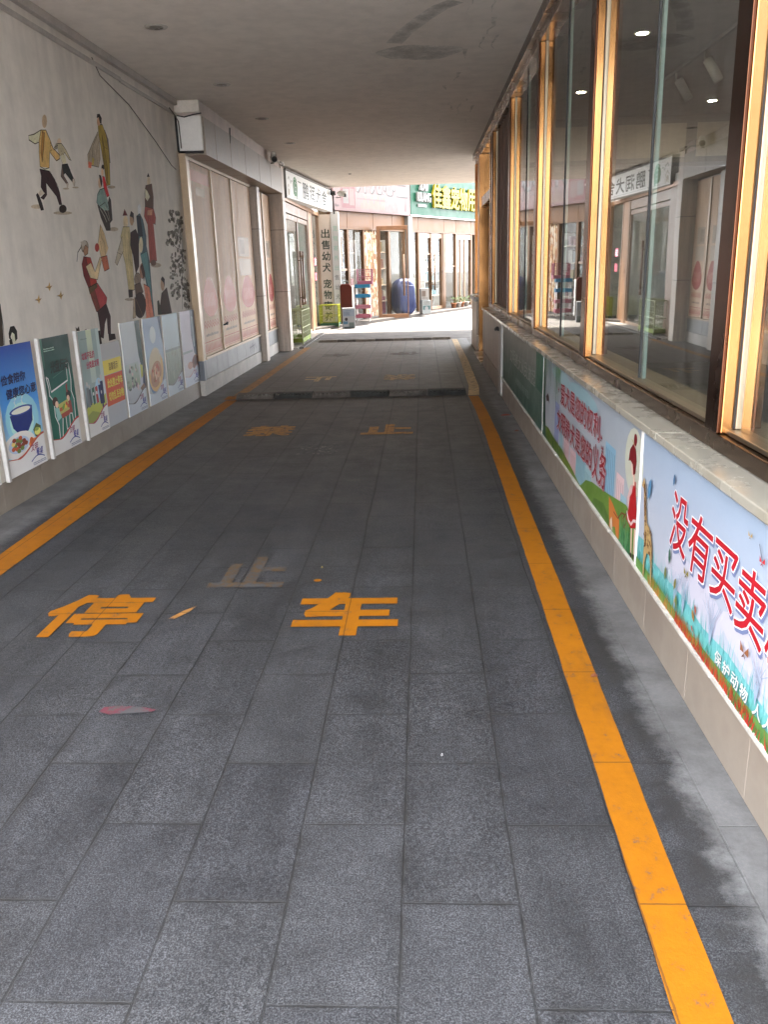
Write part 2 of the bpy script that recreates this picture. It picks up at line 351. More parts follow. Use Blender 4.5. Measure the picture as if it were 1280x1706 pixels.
class Art(MB):
    """flat picture on a plane: frame a = right, b = up, c = out of the wall; every item lies a hair above the last"""
    STEP = .000008
    def __init__(s, fr, k=(1, 1, 1), z=.001): super().__init__(fr); s.k = k if isinstance(k, tuple) else (k, k, k); s.z = z
    def ink(s, c): return tuple(min(.88, max(.004, lin(v)*kk)) for v, kk in zip(c, s.k))
    def poly(s, c, pts):
        s.z += s.STEP; n = len(pts)
        ar = sum(pts[i][0]*pts[(i+1) % n][1]-pts[(i+1) % n][0]*pts[i][1] for i in range(n))
        if ar < 0: pts = pts[::-1]
        s.add([(x, y, s.z) for x, y in pts], [tuple(range(n))], s.ink(c))
    def grad(s, x0, x1, y0, y1, cb, ct, n=1):
        """print gradient from bottom colour to top colour"""
        s.z += s.STEP; a, b = s.ink(cb), s.ink(ct)
        s.add([(x0, y0, s.z), (x1, y0, s.z), (x1, y1, s.z), (x0, y1, s.z)], [(0, 1, 2, 3)], (a, a, b, b))
    def rect(s, c, x0, x1, y0, y1): s.poly(c, [(x0, y0), (x1, y0), (x1, y1), (x0, y1)])
    def ell(s, c, cx, cy, rx, ry, n=18, rot=0, a0=0, a1=2*math.pi):
        s.poly(c, [(cx+rx*math.cos(a)*math.cos(rot)-ry*math.sin(a)*math.sin(rot), cy+rx*math.cos(a)*math.sin(rot)+ry*math.sin(a)*math.cos(rot)) for a in (a0+(a1-a0)*i/n for i in range(n))])
    def stroke(s, c, w, pts, taper=False):
        s.z += s.STEP; n = len(pts); L = []; Rr = []
        for i, (x, y) in enumerate(pts):
            x0, y0 = pts[max(0, i-1)]; x1, y1 = pts[min(n-1, i+1)]
            d = math.hypot(x1-x0, y1-y0) or 1; nx, ny = -(y1-y0)/d, (x1-x0)/d
            ww = w*(1-.8*i/(n-1)) if taper else w
            L.append((x+nx*ww/2, y+ny*ww/2, s.z)); Rr.append((x-nx*ww/2, y-ny*ww/2, s.z))
        s.add(Rr+L, [(i, i+1, n+i+1, n+i) for i in range(n-1)], s.ink(c))
    def text(s, c, t, x0, x1, y0, y1, bold=.012, shear=0.0, rot=0.0, rise=0.0):
        V, F = glyphs(t); r = bold*min(y1-y0, (x1-x0)/max(1, len(t)))*1.0
        kern = ((0, 0),) if bold < .004 else ((-1, -1), (1, -1), (1, 1), (-1, 1)) if bold < .03 else ((-1, -1), (0, -1), (1, -1), (1, 0), (1, 1), (0, 1), (-1, 1), (-1, 0))
        for kx, ky in kern:
            ox, oy = kx*r*.9, ky*r*.9
            s.z += s.STEP; P = []
            for x, y in V:
                px = (x-.5)*(x1-x0); py = (y-.5)*(y1-y0)
                px += shear*py; py += rise*px; px += ox; py += oy
                P.append(((x0+x1)/2+px*math.cos(rot)-py*math.sin(rot), (y0+y1)/2+px*math.sin(rot)+py*math.cos(rot), s.z))
            s.add(P, F, s.ink(c))
    def scribble(s, c, x0, x1, y0, y1, n=3, seed=0):
        """rows of print too small to read in the photograph"""
        rr = random.Random(seed); h = (y1-y0)/n
        for i in range(n):
            x = x0
            while x < x1-.004:
                w_ = rr.uniform(.4, 1.1)*h*.8; w_ = min(w_, x1-x)
                s.rect(c, x, x+w_*.8, y0+i*h+h*.2, y0+i*h+h*.2+h*rr.uniform(.4, .62)); x += w_*1.1
def inside(pt, poly):
    x, y = pt; r = False; n = len(poly)
    for i in range(n):
        (x0, y0), (x1, y1) = poly[i], poly[(i+1) % n]
        if (y0 > y) != (y1 > y) and x < (x1-x0)*(y-y0)/(y1-y0)+x0: r = not r
    return r
def mural_items(art, items, seed=0, lines=True):
    """painted washes, brush folds inside them and a broken ink outline"""
    rr = random.Random(seed)
    for kind, c, *r in items:
        if kind != 'p': art.stroke(c, r[0], list(r[1])); continue
        P = list(r[0]); art.poly(c, P)
        if not lines or max(c) > 118 and len(P) == 14: continue
        ys = [q[1] for q in P]; xs = [q[0] for q in P]; h = max(ys)-min(ys)
        if h < .09: continue
        for k in range(int(5+h*22)):
            x, y = rr.uniform(min(xs), max(xs)), rr.uniform(min(ys), max(ys)); L = rr.uniform(.03, .14)*min(1, h*1.6)
            q = [(x+.012*math.sin(t*2+k)+t*rr.uniform(-.012, .012), y-t*L) for t in (0, .33, .66, 1)]
            if all(inside(v, P) for v in q):
                g_ = rr.choice((.55, .7, 1.22, .62, 1.12)); art.stroke(tuple(min(215, int(v*g_)) for v in c), rr.uniform(.004, .011), q, True)
        dk = tuple(int(v*.32) for v in c); n = len(P); i = 0
        while i < n:
            m_ = rr.randint(2, 4); seg = [P[(i+j) % n] for j in range(m_+1)]
            art.stroke(dk, rr.uniform(.004, .008), seg); i += m_+(1 if rr.random() < .25 else 0)
MURAL = [
 ('bare-backed man in dark trousers with arms out kicking a ball', [
  ('p',(122,106,88),[(7.145,2.792),(7.132,2.768),(7.112,2.748),(7.089,2.735),(7.068,2.732),(7.051,2.739),(7.044,2.755),(7.047,2.777),(7.059,2.8),(7.078,2.82),(7.101,2.834),(7.123,2.837),(7.14,2.83),(7.147,2.814)]),
  ('p',(128,117,103),[(6.848,2.129),(6.835,2.12),(6.802,2.113),(6.758,2.107),(6.711,2.104),(6.669,2.105),(6.642,2.109),(6.635,2.115),(6.647,2.123),(6.678,2.13),(6.721,2.136),(6.769,2.14),(6.811,2.139),(6.839,2.135)]),
  ('p',(120,110,97),[(7.419,2.113),(7.396,2.106),(7.338,2.098),(7.257,2.09),(7.17,2.086),(7.094,2.084),(7.044,2.086),(7.027,2.091),(7.048,2.098),(7.102,2.106),(7.179,2.113),(7.266,2.118),(7.346,2.12),(7.401,2.118)]),
  ('p',(150,138,118),[(7.013,2.711),(6.869,2.657),(6.766,2.634),(6.764,2.606),(6.861,2.59),(6.945,2.612),(6.98,2.675)]),
  ('p',(148,116,72),[(7.005,2.707),(7.103,2.721),(7.172,2.636),(7.115,2.558),(7.068,2.439),(6.988,2.419),(6.897,2.427),(6.914,2.533),(6.942,2.618)]),
  ('p',(112,80,42),[(7.023,2.698),(7.067,2.699),(7.006,2.568),(6.946,2.467),(6.948,2.537)]),
  ('p',(146,116,76),[(7.15,2.639),(7.196,2.597),(7.309,2.562),(7.298,2.53),(7.228,2.507),(7.123,2.558)]),
  ('p',(150,140,130),[(6.897,2.427),(7.067,2.436),(7.059,2.411),(6.906,2.41)]),
  ('p',(34,22,24),[(6.884,2.408),(7.059,2.411),(7.146,2.356),(7.209,2.263),(7.221,2.168),(7.168,2.164),(7.134,2.227),(6.968,2.316),(6.953,2.225),(6.881,2.184),(6.826,2.192),(6.91,2.228),(6.86,2.271),(6.895,2.357)]),
  ('p',(140,132,122),[(6.856,2.259),(6.918,2.232),(6.816,2.203),(6.785,2.215)]),
  ('p',(26,20,20),[(6.781,2.224),(6.809,2.203),(6.841,2.152),(6.857,2.105),(6.802,2.099),(6.778,2.153),(6.755,2.21)]),
  ('p',(30,24,22),[(7.308,2.14),(7.296,2.125),(7.27,2.112),(7.236,2.104),(7.201,2.102),(7.172,2.106),(7.154,2.116),(7.152,2.13),(7.164,2.145),(7.189,2.158),(7.223,2.166),(7.257,2.169),(7.287,2.164),(7.305,2.154)]),
  ('s',(40,30,26),0.0053,[(7.013,2.711),(6.87,2.66),(6.766,2.634),(6.759,2.602),(6.86,2.587),(6.94,2.611)]),
  ('s',(40,30,26),0.0055,[(7.101,2.715),(7.172,2.636),(7.196,2.597),(7.309,2.562)]),
  ('s',(40,30,26),0.0056,[(7.123,2.558),(7.227,2.505),(7.307,2.535)]),
  ('s',(40,30,26),0.004,[(6.942,2.618),(6.914,2.533),(6.897,2.427)]),
  ('s',(26,20,20),0.006,[(6.894,2.429),(6.98,2.418),(7.071,2.438)]),
  ('s',(60,48,40),0.0041,[(7.074,2.413),(7.193,2.311),(7.224,2.168)]),
 ]),
 ('small bare-chested boy running behind the man', [
  ('p',(120,111,98),[(7.418,2.308),(7.41,2.304),(7.39,2.3),(7.362,2.296),(7.332,2.294),(7.306,2.293),(7.289,2.294),(7.283,2.297),(7.291,2.301),(7.31,2.305),(7.337,2.309),(7.367,2.311),(7.394,2.312),(7.412,2.311)]),
  ('p',(120,111,98),[(7.631,2.336),(7.623,2.331),(7.602,2.327),(7.573,2.323),(7.542,2.321),(7.514,2.32),(7.495,2.321),(7.49,2.324),(7.498,2.328),(7.518,2.332),(7.547,2.336),(7.578,2.339),(7.606,2.34),(7.625,2.338)]),
  ('p',(136,122,104),[(7.378,2.669),(7.369,2.655),(7.353,2.643),(7.334,2.635),(7.315,2.632),(7.3,2.636),(7.292,2.645),(7.292,2.658),(7.301,2.672),(7.316,2.684),(7.335,2.692),(7.354,2.694),(7.369,2.691),(7.378,2.682)]),
  ('p',(128,120,98),[(7.289,2.645),(7.38,2.657),(7.455,2.617),(7.538,2.542),(7.498,2.547),(7.415,2.593),(7.371,2.557),(7.307,2.556),(7.289,2.597)]),
  ('p',(146,136,118),[(7.323,2.558),(7.425,2.576),(7.429,2.514),(7.349,2.492)]),
  ('p',(96,90,80),[(7.214,2.606),(7.275,2.65),(7.301,2.635),(7.275,2.601),(7.225,2.592)]),
  ('p',(26,28,28),[(7.331,2.488),(7.451,2.507),(7.493,2.458),(7.543,2.405),(7.505,2.37),(7.376,2.43),(7.327,2.404)]),
  ('p',(70,58,52),[(7.331,2.488),(7.342,2.399),(7.407,2.352),(7.371,2.342),(7.276,2.393)]),
  ('p',(120,112,102),[(7.373,2.349),(7.423,2.35),(7.393,2.309),(7.369,2.31)]),
  ('p',(130,122,112),[(7.523,2.397),(7.568,2.395),(7.557,2.345),(7.518,2.333),(7.504,2.367)]),
  ('s',(40,34,30),0.0043,[(7.379,2.654),(7.455,2.617),(7.537,2.539)]),
  ('s',(40,34,30),0.0042,[(7.301,2.635),(7.214,2.606),(7.225,2.592),(7.307,2.556),(7.349,2.492)]),
  ('s',(30,26,24),0.0044,[(7.551,2.406),(7.567,2.375),(7.537,2.337)]),
 ]),
 ('woman in an olive robe holding out grey sleeves', [
  ('p',(112,102,90),[(8.562,2.417),(8.548,2.409),(8.515,2.402),(8.47,2.395),(8.421,2.391),(8.378,2.39),(8.35,2.393),(8.341,2.398),(8.354,2.406),(8.386,2.413),(8.431,2.42),(8.48,2.424),(8.523,2.425),(8.553,2.422)]),
  ('p',(116,106,92),[(8.259,2.873),(8.081,2.747),(7.931,2.635),(7.919,2.548),(8.054,2.555),(8.172,2.557),(8.239,2.637),(8.271,2.793)]),
  ('s',(70,64,56),0.007,[(8.252,2.851),(8.096,2.736),(8.036,2.614)]),
  ('s',(80,72,62),0.0063,[(8.251,2.79),(8.155,2.682),(8.155,2.566)]),
  ('s',(70,64,56),0.0054,[(8.001,2.677),(7.955,2.598)]),
  ('p',(150,76,60),[(7.931,2.582),(8.014,2.578),(7.978,2.527),(7.912,2.527)]),
  ('p',(128,112,60),[(8.041,2.628),(8.086,2.62),(8.047,2.561),(8.008,2.561)]),
  ('p',(74,70,66),[(8.444,2.913),(8.512,2.838),(8.494,2.631),(8.417,2.622),(8.427,2.771)]),
  ('p',(108,92,42),[(8.28,2.934),(8.397,2.954),(8.464,2.881),(8.493,2.751),(8.476,2.621),(8.425,2.427),(8.324,2.408),(8.314,2.562),(8.3,2.7),(8.27,2.847)]),
  ('p',(86,72,30),[(8.354,2.859),(8.379,2.751),(8.405,2.585),(8.361,2.425),(8.322,2.464),(8.323,2.647)]),
  ('p',(134,106,86),[(8.358,2.976),(8.347,2.957),(8.329,2.94),(8.307,2.929),(8.287,2.926),(8.272,2.931),(8.264,2.944),(8.266,2.962),(8.277,2.981),(8.294,2.998),(8.315,3.009),(8.336,3.013),(8.352,3.007),(8.359,2.994)]),
  ('p',(30,24,22),[(8.292,3.027),(8.356,3.041),(8.401,3.01),(8.375,2.951),(8.338,2.959),(8.324,3.005),(8.269,2.99)]),
  ('s',(50,42,26),0.0048,[(8.27,2.847),(8.362,2.763),(8.46,2.747)]),
 ]),
 ('crouching figure in grey blue with a red scarf', [
  ('p',(118,108,96),[(8.511,2.024),(8.495,2.015),(8.457,2.007),(8.403,2.001),(8.346,1.999),(8.297,2.001),(8.265,2.007),(8.255,2.015),(8.27,2.023),(8.307,2.031),(8.359,2.037),(8.416,2.04),(8.467,2.038),(8.501,2.033)]),
  ('p',(140,118,98),[(8.209,2.426),(8.196,2.403),(8.177,2.383),(8.154,2.372),(8.133,2.37),(8.117,2.378),(8.11,2.395),(8.113,2.417),(8.126,2.44),(8.145,2.46),(8.167,2.471),(8.189,2.474),(8.205,2.465),(8.212,2.448)]),
  ('p',(36,30,28),[(8.157,2.487),(8.206,2.487),(8.225,2.437),(8.195,2.384),(8.172,2.413)]),
  ('p',(34,30,28),[(8.317,2.571),(8.31,2.56),(8.297,2.55),(8.28,2.543),(8.264,2.542),(8.251,2.545),(8.244,2.553),(8.244,2.563),(8.251,2.575),(8.264,2.584),(8.281,2.591),(8.297,2.593),(8.31,2.589),(8.317,2.582)]),
  ('p',(140,120,100),[(8.284,2.525),(8.275,2.509),(8.263,2.495),(8.248,2.487),(8.235,2.486),(8.225,2.492),(8.221,2.503),(8.223,2.519),(8.231,2.534),(8.244,2.548),(8.258,2.556),(8.272,2.557),(8.282,2.552),(8.286,2.54)]),
  ('p',(36,32,30),[(8.029,2.219),(8.258,2.203),(8.363,2.315),(8.394,2.285),(8.372,2.104),(8.3,2.074),(8.289,2.005),(8.175,2.001),(8.078,2.11)]),
  ('p',(88,104,100),[(8.134,2.359),(8.244,2.38),(8.299,2.279),(8.32,2.186),(8.19,2.178),(8.068,2.207),(8.013,2.239),(8.06,2.312)]),
  ('p',(140,30,34),[(8.241,2.485),(8.294,2.485),(8.33,2.395),(8.367,2.325),(8.299,2.305),(8.239,2.393)]),
  ('s',(150,140,128),0.0057,[(8.077,2.192),(8.172,2.126),(8.215,2.076)]),
  ('s',(150,140,128),0.0058,[(8.14,2.206),(8.225,2.149),(8.281,2.089)]),
  ('s',(140,132,120),0.0046,[(8.204,2.221),(8.279,2.173),(8.309,2.101)]),
  ('s',(34,30,28),0.0069,[(8.013,2.239),(8.068,2.207),(8.23,2.253),(8.32,2.186)]),
 ]),
 ('man with a braid in a red vest lifting a doll', [
  ('p',(138,120,92),[(8.042,2.047),(8.118,1.968),(8.171,1.838),(8.08,1.766),(7.958,1.755),(7.928,1.88)]),
  ('s',(84,62,40),0.0056,[(8.042,2.047),(8.022,1.944),(8.09,1.883),(8.08,1.768)]),
  ('p',(116,66,50),[(7.958,1.755),(8.117,1.771),(8.138,1.652),(8.003,1.629),(7.983,1.673)]),
  ('p',(104,40,36),[(7.944,1.841),(7.932,1.824),(7.912,1.81),(7.888,1.802),(7.864,1.802),(7.845,1.809),(7.835,1.822),(7.835,1.839),(7.846,1.856),(7.865,1.87),(7.89,1.878),(7.914,1.878),(7.933,1.871),(7.944,1.858)]),
  ('p',(110,100,90),[(7.685,1.844),(7.669,1.821),(7.639,1.803),(7.601,1.792),(7.564,1.792),(7.533,1.801),(7.516,1.819),(7.515,1.841),(7.531,1.863),(7.56,1.881),(7.598,1.892),(7.635,1.893),(7.667,1.884),(7.684,1.866)]),
  ('p',(112,84,66),[(7.618,1.857),(7.677,1.834),(7.654,1.784),(7.573,1.763),(7.554,1.802)]),
  ('p',(122,116,108),[(7.513,1.879),(7.631,1.897),(7.661,1.868),(7.545,1.836)]),
  ('s',(26,24,22),0.0094,[(7.514,1.836),(7.427,1.791),(7.381,1.713)]),
  ('p',(112,36,30),[(7.545,1.758),(7.702,1.749),(7.76,1.633),(7.781,1.53),(7.626,1.483),(7.562,1.495),(7.49,1.595),(7.484,1.694)]),
  ('p',(70,24,24),[(7.545,1.758),(7.596,1.753),(7.629,1.614),(7.626,1.483),(7.562,1.495),(7.49,1.595),(7.484,1.694)]),
  ('p',(156,126,100),[(7.569,1.674),(7.693,1.706),(7.765,1.623),(7.929,1.756),(7.976,1.741),(7.81,1.556),(7.643,1.573)]),
  ('s',(60,40,30),0.0054,[(7.569,1.674),(7.629,1.574),(7.804,1.556),(7.966,1.736)]),
  ('p',(112,44,46),[(7.572,1.484),(7.793,1.525),(7.987,1.388),(7.943,1.321),(7.761,1.261),(7.681,1.276),(7.609,1.392)]),
  ('p',(76,40,34),[(7.572,1.484),(7.698,1.491),(7.743,1.376),(7.793,1.27),(7.681,1.276),(7.609,1.392)]),
  ('p',(58,44,30),[(7.56,1.49),(7.771,1.525),(7.776,1.489),(7.582,1.433)]),
  ('p',(40,26,28),[(7.708,1.274),(7.948,1.336),(8.019,1.214),(7.974,1.054),(7.9,1.06),(7.92,1.209),(7.846,1.15),(7.775,1.027),(7.716,1.042),(7.719,1.179)]),
  ('p',(28,22,22),[(7.908,1.059),(8.081,1.046),(8.089,0.995),(7.907,0.992)]),
  ('p',(30,24,24),[(7.644,1.101),(7.707,1.101),(7.713,0.99),(7.733,0.902),(7.664,0.907),(7.622,1.061)]),
 ]),
 ('man in a pale olive robe and a dark red cap', [
  ('p',(112,104,94),[(8.74,1.343),(8.724,1.337),(8.683,1.334),(8.626,1.334),(8.565,1.336),(8.511,1.341),(8.475,1.347),(8.464,1.354),(8.479,1.359),(8.518,1.362),(8.574,1.363),(8.635,1.36),(8.69,1.356),(8.728,1.349)]),
  ('p',(146,128,106),[(8.814,2.104),(8.798,2.076),(8.771,2.054),(8.739,2.04),(8.708,2.039),(8.684,2.05),(8.673,2.071),(8.675,2.097),(8.691,2.124),(8.718,2.147),(8.749,2.16),(8.78,2.162),(8.804,2.151),(8.816,2.13)]),
  ('p',(60,24,24),[(8.676,2.158),(8.757,2.228),(8.83,2.169)]),
  ('p',(130,120,92),[(8.653,2.052),(8.844,2.06),(8.85,1.902),(8.792,1.44),(8.608,1.423),(8.598,1.695),(8.543,1.828),(8.555,1.961)]),
  ('s',(92,84,62),0.0073,[(8.672,2.009),(8.64,1.717),(8.65,1.444)]),
  ('s',(92,84,62),0.0074,[(8.793,2.013),(8.764,1.672)]),
  ('p',(126,118,104),[(8.595,1.962),(8.434,1.826),(8.306,1.705),(8.362,1.682),(8.579,1.818)]),
  ('s',(50,44,40),0.0059,[(8.595,1.962),(8.434,1.826),(8.306,1.705),(8.362,1.682),(8.573,1.817)]),
  ('s',(50,44,40),0.0047,[(8.404,1.804),(8.528,1.784)]),
  ('p',(36,30,28),[(8.599,1.446),(8.728,1.442),(8.712,1.367),(8.589,1.366)]),
 ]),
 ('figure in a dark maroon coat beside the olive robe', [
  ('p',(120,98,80),[(9.017,2.147),(9.0,2.117),(8.972,2.092),(8.94,2.077),(8.909,2.076),(8.886,2.088),(8.876,2.111),(8.879,2.14),(8.896,2.171),(8.923,2.196),(8.955,2.211),(8.986,2.212),(9.009,2.2),(9.02,2.177)]),
  ('p',(34,26,26),[(8.891,2.164),(8.952,2.218),(9.024,2.199),(9.005,2.113),(8.984,2.157),(8.934,2.166)]),
  ('p',(36,24,26),[(8.86,2.004),(9.036,2.045),(9.106,1.978),(9.011,1.672),(8.882,1.596),(8.857,1.787),(8.806,1.878)]),
 ]),
 ('figure in slate blue with a white headdress', [
  ('p',(166,158,148),[(9.288,2.255),(9.274,2.231),(9.25,2.211),(9.222,2.199),(9.194,2.197),(9.173,2.206),(9.163,2.224),(9.165,2.247),(9.179,2.271),(9.203,2.291),(9.231,2.303),(9.258,2.305),(9.28,2.296),(9.29,2.278)]),
  ('p',(52,66,74),[(9.099,2.175),(9.223,2.21),(9.306,2.15),(9.358,1.986),(9.332,1.889),(9.382,1.732),(9.35,1.325),(9.355,1.137),(9.266,1.142),(9.186,1.49),(9.115,1.731),(9.086,1.954)]),
  ('p',(64,92,94),[(9.097,1.79),(9.323,1.829),(9.344,1.425),(9.341,1.238),(9.203,1.539)]),
  ('p',(30,32,40),[(9.118,2.176),(9.232,2.182),(9.24,1.982),(9.087,1.977)]),
  ('p',(158,134,116),[(9.217,1.893),(9.197,1.856),(9.169,1.827),(9.138,1.81),(9.109,1.81),(9.088,1.825),(9.08,1.854),(9.086,1.89),(9.105,1.926),(9.133,1.955),(9.165,1.972),(9.194,1.973),(9.214,1.957),(9.223,1.929)]),
  ('s',(28,28,34),0.0065,[(9.298,2.15),(9.358,1.986),(9.293,1.888)]),
 ]),
 ('tall woman in a maroon gown with a brown jacket', [
  ('p',(112,102,92),[(9.795,1.683),(9.771,1.672),(9.714,1.663),(9.634,1.659),(9.55,1.659),(9.476,1.664),(9.428,1.673),(9.413,1.683),(9.435,1.694),(9.49,1.703),(9.566,1.708),(9.651,1.708),(9.727,1.703),(9.779,1.694)]),
  ('p',(150,130,112),[(9.705,2.57),(9.691,2.547),(9.669,2.528),(9.642,2.516),(9.616,2.514),(9.596,2.522),(9.587,2.538),(9.589,2.56),(9.602,2.583),(9.624,2.602),(9.651,2.614),(9.677,2.617),(9.697,2.609),(9.707,2.592)]),
  ('p',(32,26,26),[(9.597,2.608),(9.653,2.655),(9.697,2.617)]),
  ('p',(106,52,48),[(9.427,2.299),(9.716,2.293),(9.767,2.197),(9.723,2.121),(9.659,2.131),(9.647,1.733),(9.389,1.708),(9.448,2.109),(9.358,2.188)]),
  ('p',(60,44,38),[(9.521,2.513),(9.747,2.55),(9.759,2.418),(9.714,2.287),(9.425,2.293),(9.457,2.431)]),
  ('p',(150,138,124),[(9.49,2.48),(9.563,2.463),(9.633,2.408),(9.525,2.353),(9.456,2.384)]),
  ('p',(134,96,80),[(9.491,2.255),(9.682,2.279),(9.639,2.215),(9.474,2.206)]),
  ('s',(66,30,28),0.008,[(9.486,2.183),(9.495,1.917),(9.447,1.72)]),
  ('p',(70,50,44),[(9.613,1.708),(9.598,1.694),(9.566,1.683),(9.524,1.677),(9.479,1.677),(9.442,1.683),(9.419,1.694),(9.414,1.708),(9.428,1.722),(9.459,1.733),(9.501,1.739),(9.546,1.74),(9.584,1.734),(9.608,1.722)]),
 ]),
 ('two seated children in dark and salmon clothes', [
  ('p',(92,80,72),[(9.026,1.541),(9.006,1.513),(8.969,1.491),(8.924,1.48),(8.878,1.481),(8.841,1.494),(8.821,1.517),(8.82,1.545),(8.84,1.572),(8.876,1.594),(8.921,1.606),(8.967,1.606),(9.004,1.593),(9.026,1.57)]),
  ('p',(112,84,72),[(9.182,1.623),(9.161,1.589),(9.128,1.562),(9.089,1.547),(9.052,1.548),(9.024,1.563),(9.01,1.591),(9.014,1.624),(9.034,1.658),(9.066,1.685),(9.105,1.7),(9.142,1.701),(9.171,1.685),(9.185,1.658)]),
  ('p',(52,36,34),[(9.056,1.672),(9.141,1.695),(9.185,1.599),(9.117,1.516),(9.089,1.6)]),
  ('p',(60,48,42),[(8.808,1.487),(8.999,1.506),(9.061,1.409),(8.796,1.347)]),
  ('p',(146,88,74),[(9.101,1.492),(9.284,1.451),(9.325,1.132),(9.061,1.129),(9.114,1.371)]),
  ('s',(70,40,34),0.0064,[(9.174,1.454),(9.204,1.139)]),
  ('p',(38,28,28),[(9.101,1.268),(9.062,1.212),(8.991,1.169),(8.904,1.148),(8.819,1.153),(8.752,1.182),(8.716,1.23),(8.717,1.285),(8.754,1.34),(8.821,1.382),(8.906,1.404),(8.992,1.402),(9.062,1.374),(9.101,1.326)]),
  ('p',(120,108,92),[(8.72,1.338),(8.775,1.371),(8.732,1.161),(8.639,1.155)]),
  ('s',(84,66,50),0.0062,[(8.796,1.347),(8.93,1.198),(8.952,1.148)]),
 ]),
 ('dark robed seated figure at the foot of the tree', [
  ('p',(116,96,82),[(9.856,1.476),(9.836,1.442),(9.804,1.414),(9.767,1.4),(9.731,1.401),(9.705,1.417),(9.693,1.445),(9.697,1.48),(9.717,1.514),(9.748,1.541),(9.785,1.556),(9.821,1.555),(9.848,1.539),(9.86,1.511)]),
  ('p',(34,28,28),[(9.719,1.53),(9.796,1.561),(9.874,1.528),(9.834,1.438),(9.807,1.49)]),
  ('p',(44,32,30),[(9.696,1.377),(9.924,1.435),(10.023,1.132),(9.519,1.143),(9.618,1.277)]),
  ('p',(40,40,34),[(9.507,1.294),(9.575,1.304),(9.627,1.141),(9.477,1.145)]),
 ]),
 ('ink painted tree with mottled dark foliage', [
  ('s',(50,44,38),0.0135,[(10.784,2.263),(10.765,1.947),(10.651,1.669),(10.485,1.156)]),
  ('s',(60,54,46),0.0088,[(10.453,2.246),(10.472,2.021),(10.622,1.807)]),
  ('s',(60,54,46),0.0088,[(10.277,1.949),(10.474,1.886),(10.72,1.863)]),
  ('p',(46,42,36),[(10.49,2.22),(10.479,2.199),(10.434,2.189),(10.387,2.197),(10.375,2.217),(10.406,2.234),(10.457,2.236)]),
  ('p',(72,68,62),[(10.377,2.286),(10.355,2.274),(10.318,2.269),(10.294,2.276),(10.3,2.289),(10.333,2.299),(10.367,2.298)]),
  ('p',(58,54,48),[(10.492,2.309),(10.46,2.298),(10.425,2.297),(10.413,2.306),(10.433,2.318),(10.47,2.325),(10.497,2.32)]),
  ('p',(46,42,36),[(10.409,2.212),(10.415,2.195),(10.395,2.188),(10.364,2.196),(10.344,2.212),(10.352,2.226),(10.38,2.226)]),
  ('p',(58,54,48),[(10.343,2.196),(10.342,2.174),(10.303,2.163),(10.254,2.172),(10.233,2.193),(10.256,2.212),(10.304,2.213)]),
  ('p',(58,54,48),[(10.397,2.271),(10.393,2.252),(10.359,2.243),(10.32,2.251),(10.305,2.269),(10.326,2.284),(10.367,2.285)]),
  ('p',(88,84,78),[(10.541,2.228),(10.54,2.214),(10.513,2.207),(10.48,2.212),(10.467,2.226),(10.482,2.238),(10.516,2.239)]),
  ('p',(72,68,62),[(10.415,2.3),(10.382,2.282),(10.332,2.276),(10.304,2.287),(10.317,2.306),(10.362,2.319),(10.406,2.316)]),
  ('p',(72,68,62),[(10.54,2.311),(10.524,2.294),(10.477,2.285),(10.434,2.291),(10.429,2.308),(10.464,2.322),(10.514,2.323)]),
  ('p',(46,42,36),[(10.432,2.214),(10.379,2.193),(10.344,2.19),(10.353,2.207),(10.399,2.231),(10.449,2.244),(10.464,2.237)]),
  ('p',(88,84,78),[(10.426,2.262),(10.436,2.246),(10.411,2.237),(10.371,2.242),(10.345,2.256),(10.352,2.27),(10.388,2.273)]),
  ('p',(58,54,48),[(10.359,2.28),(10.331,2.269),(10.305,2.266),(10.299,2.275),(10.318,2.289),(10.348,2.296),(10.366,2.293)]),
  ('p',(72,68,62),[(10.46,2.241),(10.428,2.231),(10.381,2.23),(10.354,2.237),(10.368,2.248),(10.411,2.255),(10.452,2.252)]),
  ('p',(46,42,36),[(10.507,2.204),(10.508,2.181),(10.477,2.172),(10.437,2.183),(10.419,2.206),(10.436,2.224),(10.475,2.223)]),
  ('p',(58,54,48),[(10.464,2.264),(10.438,2.241),(10.403,2.235),(10.386,2.249),(10.398,2.273),(10.432,2.29),(10.461,2.286)]),
  ('p',(58,54,48),[(10.437,2.266),(10.397,2.248),(10.347,2.244),(10.326,2.257),(10.348,2.277),(10.397,2.289),(10.437,2.284)]),
  ('p',(46,42,36),[(10.672,2.204),(10.63,2.188),(10.6,2.185),(10.606,2.198),(10.642,2.218),(10.682,2.228),(10.695,2.223)]),
  ('p',(72,68,62),[(10.606,2.143),(10.583,2.127),(10.533,2.12),(10.494,2.128),(10.495,2.145),(10.535,2.158),(10.585,2.157)]),
  ('p',(46,42,36),[(10.595,2.104),(10.584,2.089),(10.538,2.08),(10.493,2.084),(10.482,2.098),(10.514,2.111),(10.564,2.113)]),
  ('p',(58,54,48),[(10.883,2.203),(10.888,2.182),(10.85,2.171),(10.799,2.179),(10.773,2.198),(10.792,2.216),(10.84,2.218)]),
  ('p',(88,84,78),[(10.743,2.288),(10.698,2.274),(10.664,2.273),(10.665,2.285),(10.701,2.302),(10.745,2.31),(10.764,2.304)]),
  ('p',(88,84,78),[(10.825,2.096),(10.806,2.076),(10.751,2.067),(10.702,2.075),(10.695,2.096),(10.735,2.112),(10.793,2.113)]),
  ('p',(58,54,48),[(10.668,2.21),(10.647,2.189),(10.619,2.183),(10.605,2.197),(10.616,2.22),(10.643,2.235),(10.666,2.231)]),
  ('p',(72,68,62),[(10.604,2.094),(10.585,2.078),(10.556,2.073),(10.538,2.083),(10.545,2.101),(10.572,2.113),(10.598,2.11)]),
